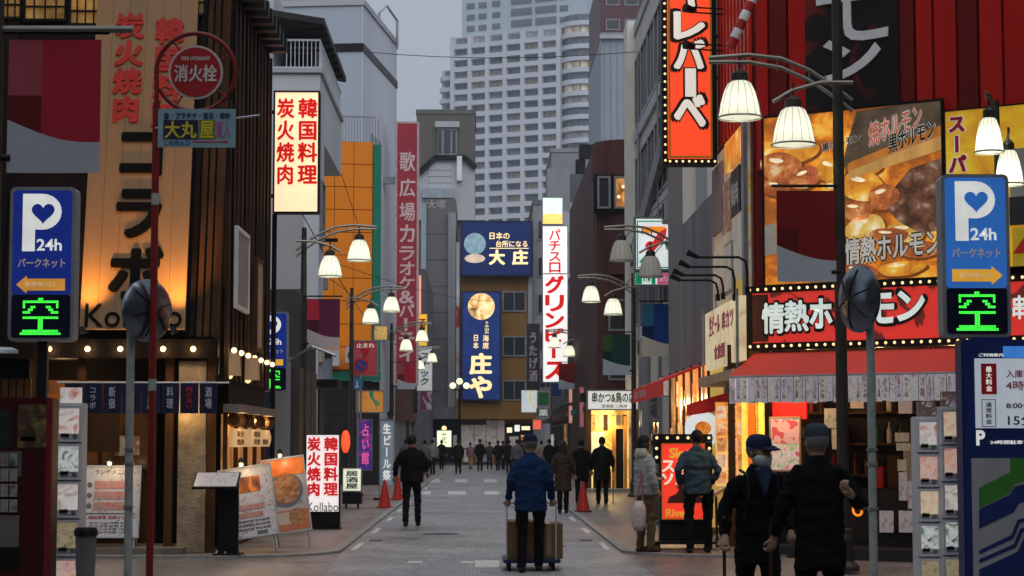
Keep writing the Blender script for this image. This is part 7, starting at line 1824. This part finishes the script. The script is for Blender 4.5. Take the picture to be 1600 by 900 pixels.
# 3 woman in brown coat
person('woman in a long dark brown coat walking behind the man in blue', feet(880, 802), PI, 1.62, cloth('brown_coat', (.045, .028, .020)), BLK, long_hair=True, hair=mat('hair_dark_brown', (.020, .013, .010), .5), hem=.52, coat_flare=1.08, bulk=1.05, legs=((.08, .08), (-.08, -.08)))
# 4, 5 pair in black
person('person in black coat, left of the dark pair walking behind the traffic cone', feet(908, 790), PI, 1.66, BLK, BLK, hair=mat('hair_black', (0, 0, 0)), hem=.66, bulk=1.1, legs=((.09, .1), (-.09, -.1)))
g = feet(941, 789)
person('person in black coat, right of the dark pair, beside a walking stick', g, PI, 1.72, CHAR, BLK, hair=mat('hair_black', (0, 0, 0)), hem=.62, bulk=1.18, legs=((.09, -.1), (-.09, .1)), arms=(((.27, .03, 1.13), (.28, -.06, .92)), ((-.27, .03, 1.13), (-.28, -.10, .93))))
def stick(label, px, pyt, pyb, Y):
    p0, p1 = at(px, pyb, Y), at(px, pyt, Y)
    t = thing('walking_stick', label, 'walking stick', (p0.x, Y, max(p0.z, .006)))
    h_ = p1.z - t.location.z
    MB().tube([(0, 0, 0), (0, 0, h_)], .013, 8).build('shaft', mat('stick_brown', (.06, .035, .02), .5), t)
    MB().tube([(0, .0, h_), (0, -.03, h_ + .02), (0, -.09, h_ + .01)], .014, 8).build('grip', BLACK, t)
    MB().lathe([(.018, 0), (.014, .03)], n=8).build('ferrule', BLACK, t)
stick('slim brown stick held at the right of the dark pair', 958, 752, 787, g.y - .1)
# 6 woman in hooded top
g = feet(1008, 864, .03)
person('woman with long dark hair in light grey hooded top and khaki trousers', g, math.radians(118), 1.66, cloth('light_grey', (.30, .32, .33)), cloth('khaki', (.115, .085, .045)), long_hair=True, hair=mat('hair_black', (0, 0, 0)), hood=cloth('hood_pale', (.40, .38, .32)), bulk=1.12, hem=.84, arms=(((.24, -.06, 1.14), (.14, -.27, 1.08)), ((-.25, .03, 1.14), (-.25, -.05, .93))), legs=((.09, .03), (-.09, -.04)), shoes=mat('shoe_brown', (.05, .03, .02), .5), vox=.013)
bag = thing('shoulder_bag', 'pink and white patterned cloth bag hanging by the hooded woman', 'bag', g + Vector((-.10, -.20, .32)))
bm = MB().loft([(0, 0, 0, .07, .05), (0, 0, .08, .10, .06), (0, 0, .3, .10, .05), (0, 0, .42, .06, .03)], 14); bm.v = [(x + .012 * noise.noise(Vector((x, y, z)) * 18), y, z) for x, y, z in bm.v]
bm.build('bag', ramp_mat('pink_pattern', [(0, (.35, .08, .09)), (.35, (.50, .38, .36)), (.65, (.55, .50, .48)), (1, (.45, .15, .15))], 22), bag, smooth='all')
MB().tube([(-.05, 0, .4), (.03, .05, .72), (.06, .08, 1.02)], .012, 6).tube([(.05, 0, .4), (.06, .05, .72), (.07, .08, 1.02)], .012, 6).build('strap', mat('pink_strap', (.35, .14, .13), .8), bag)
# 7 man in grey-blue jacket
person('man in grey-blue jacket standing before the red standing sign, seen from behind', feet(1090, 864, .03), PI + .12, 1.74, cloth('slate_blue', (.045, .075, .10)), BLK, hair=mat('hair_black', (0, 0, 0)), bulk=1.10, hem=.82, arms=(((.29, .06, 1.15), (.22, -.10, .95)), ((-.29, .06, 1.15), (-.22, -.10, .95))), legs=((.12, .06), (-.17, -.08)), vox=.014)
# 8 masked man
Ym = 14.6; p = at(1182, 800, Ym)
person('old man in dark clothes, navy cap and white mask walking with sticks', (p.x, Ym, .008), math.radians(10), 1.645, BLK, BLK, hair=mat('hair_grey', (0, 0, 0)), cap=cloth('cap_blue', (.018, .030, .075)), mask=True, head_turn=math.radians(28), bulk=1.0, hem=.70, lean=math.radians(8), arms=(((.27, .02, 1.12), (.20, -.24, .98)), ((-.27, .02, 1.12), (-.30, -.12, .92))), legs=((.09, -.16), (-.09, .16)), vox=.012)
sh_ = bpy.data.objects[[o.name for o in COL.objects if o.get('label', '').startswith('old man in dark')][0]]
MB().prism([(-.055, 1.44), (0, 1.24), (.055, 1.44), (.03, 1.47), (-.03, 1.47)], -.245, -.12).build('shirt_front', cloth('shirt_blue', (.03, .05, .10)), sh_)
for sx in (-1, 1): MB().tube([(sx * .115, .06, 1.44), (sx * .12, -.16, 1.40), (sx * .125, -.20, 1.22), (sx * .14, -.12, 1.06)], .012, 6).build('backpack_strap', DARKM, sh_)
stick('thin dark walking stick at the left hand of the masked man', 1133, 812, 1023, Ym - .14)
stick('thin dark walking stick between the masked man and the man in black', 1206, 815, 1023, Ym - .26)
# 9 big dark man
Yd = 14.0; p = at(1281, 800, Yd)
person('tall man in black with a cap seen from behind, one hand on his back', (p.x, Yd, .008), PI + .15, 1.72, BLK, BLK, hair=mat('hair_silver', (.16, .16, .17), .6), cap=cloth('cap_slate', (.05, .065, .085)), bulk=1.03, hem=.66, lean=math.radians(5), arms=(((.27, -.02, 1.12), (.30, -.14, .90)), ((-.29, .12, 1.11), (-.17, .22, 1.19))), legs=((.11, .02), (-.11, -.02)), vox=.012)
# far strollers
far = [(750, 104, 1.74, BLK, BLK, 'black', 'distant person in black in the middle of the road'),
       (778, 106, 1.66, CHAR, BLK, 'black', 'distant person in charcoal right of the one in mid-road'),
       (765, 112, 1.60, cloth('far_brown', (.07, .05, .035)), BLK, 'black', 'small distant person in brown between two dark ones'),
       (676, 92, 1.68, cloth('far_grey', (.22, .22, .22)), BLK, 'black', 'distant person in pale grey top beyond the man in black'),
       (735, 112, 1.55, cloth('far_pink', (.26, .13, .14)), cloth('far_tan', (.36, .25, .14)), 'black', 'distant person in pink top and tan trousers by the globe lamp'),
       (795, 96, 1.68, CHAR, BLK, 'black', 'distant dark walker just left of the man in blue'),
       (808, 88, 1.70, cloth('far_grey2', (.12, .12, .13)), BLK, 'black', 'distant walker in dull grey half hidden by the man in blue'),
       (858, 84, 1.68, BLK, BLK, 'black', 'distant dark walker right behind the shoulder of the man in blue'),
       (634, 78, 1.66, cloth('far_slate', (.10, .105, .12)), BLK, 'black', 'distant walker in slate top left of the man in black'),
       (716, 96, 1.70, CHAR, BLK, 'black', 'distant dark walker alone left of mid-road by the lamp post'),
       (786, 110, 1.64, NVY, BLK, 'black', 'small distant walker in navy left of the blue cap'),
       (816, 108, 1.66, BLK, BLK, 'black', 'distant dark walker hidden right beside the blue cap'),
       (846, 104, 1.62, cloth('far_cream', (.30, .28, .25)), BLK, 'black', 'distant walker in cream just right of the blue cap'),
       (866, 98, 1.70, CHAR, BLK, 'black', 'distant charcoal walker left of the brown coat'),
       (690, 108, 1.66, BLK, BLK, 'black', 'distant dark walker near the glowing green sign'),
       (664, 84, 1.64, cloth('far_grey2', (0, 0, 0)), BLK, 'black', 'distant walker in dull grey at the left kerb'),
       (1021, 52, 1.62, cloth('far_pale', (.38, .34, .33)), NVY, 'black', 'person in pale top by the glowing doorway behind the hooded woman')]
for i, (px, Y, H, tp, bt, hr, lb) in enumerate(far):
    p = at(px, 700, Y); o = (.10, -.08) if i % 2 else (-.08, .10)
    person(lb, (p.x, Y, .034 if abs(p.x) > 2.1 else .008), PI + random.uniform(-.4, .4), H, tp, bt, hair=mat('hair_black', (0, 0, 0)), bulk=1.05 + .15 * random.random(), hem=.7 + .12 * random.random(), legs=((.09, o[0]), (-.09, o[1])), vox=.028)
bpy.data.scenes.remove(TMP)
# ================================================================== the evening air
hz_m = bpy.data.materials.new('evening_haze'); hz_m.use_nodes = True
nt = hz_m.node_tree; nt.nodes.clear()
out = nt.nodes.new('ShaderNodeOutputMaterial'); pv = nt.nodes.new('ShaderNodeVolumePrincipled')
pv.inputs['Color'].default_value = (.80, .86, .95, 1); pv.inputs['Density'].default_value = .0005; pv.inputs['Anisotropy'].default_value = .2
nt.links.new(pv.outputs[0], out.inputs['Volume'])
hz_o = MB().box(-950, 950, -80, 1850, -1.3, 190).build('haze', hz_m); hz_o['kind'] = 'stuff'
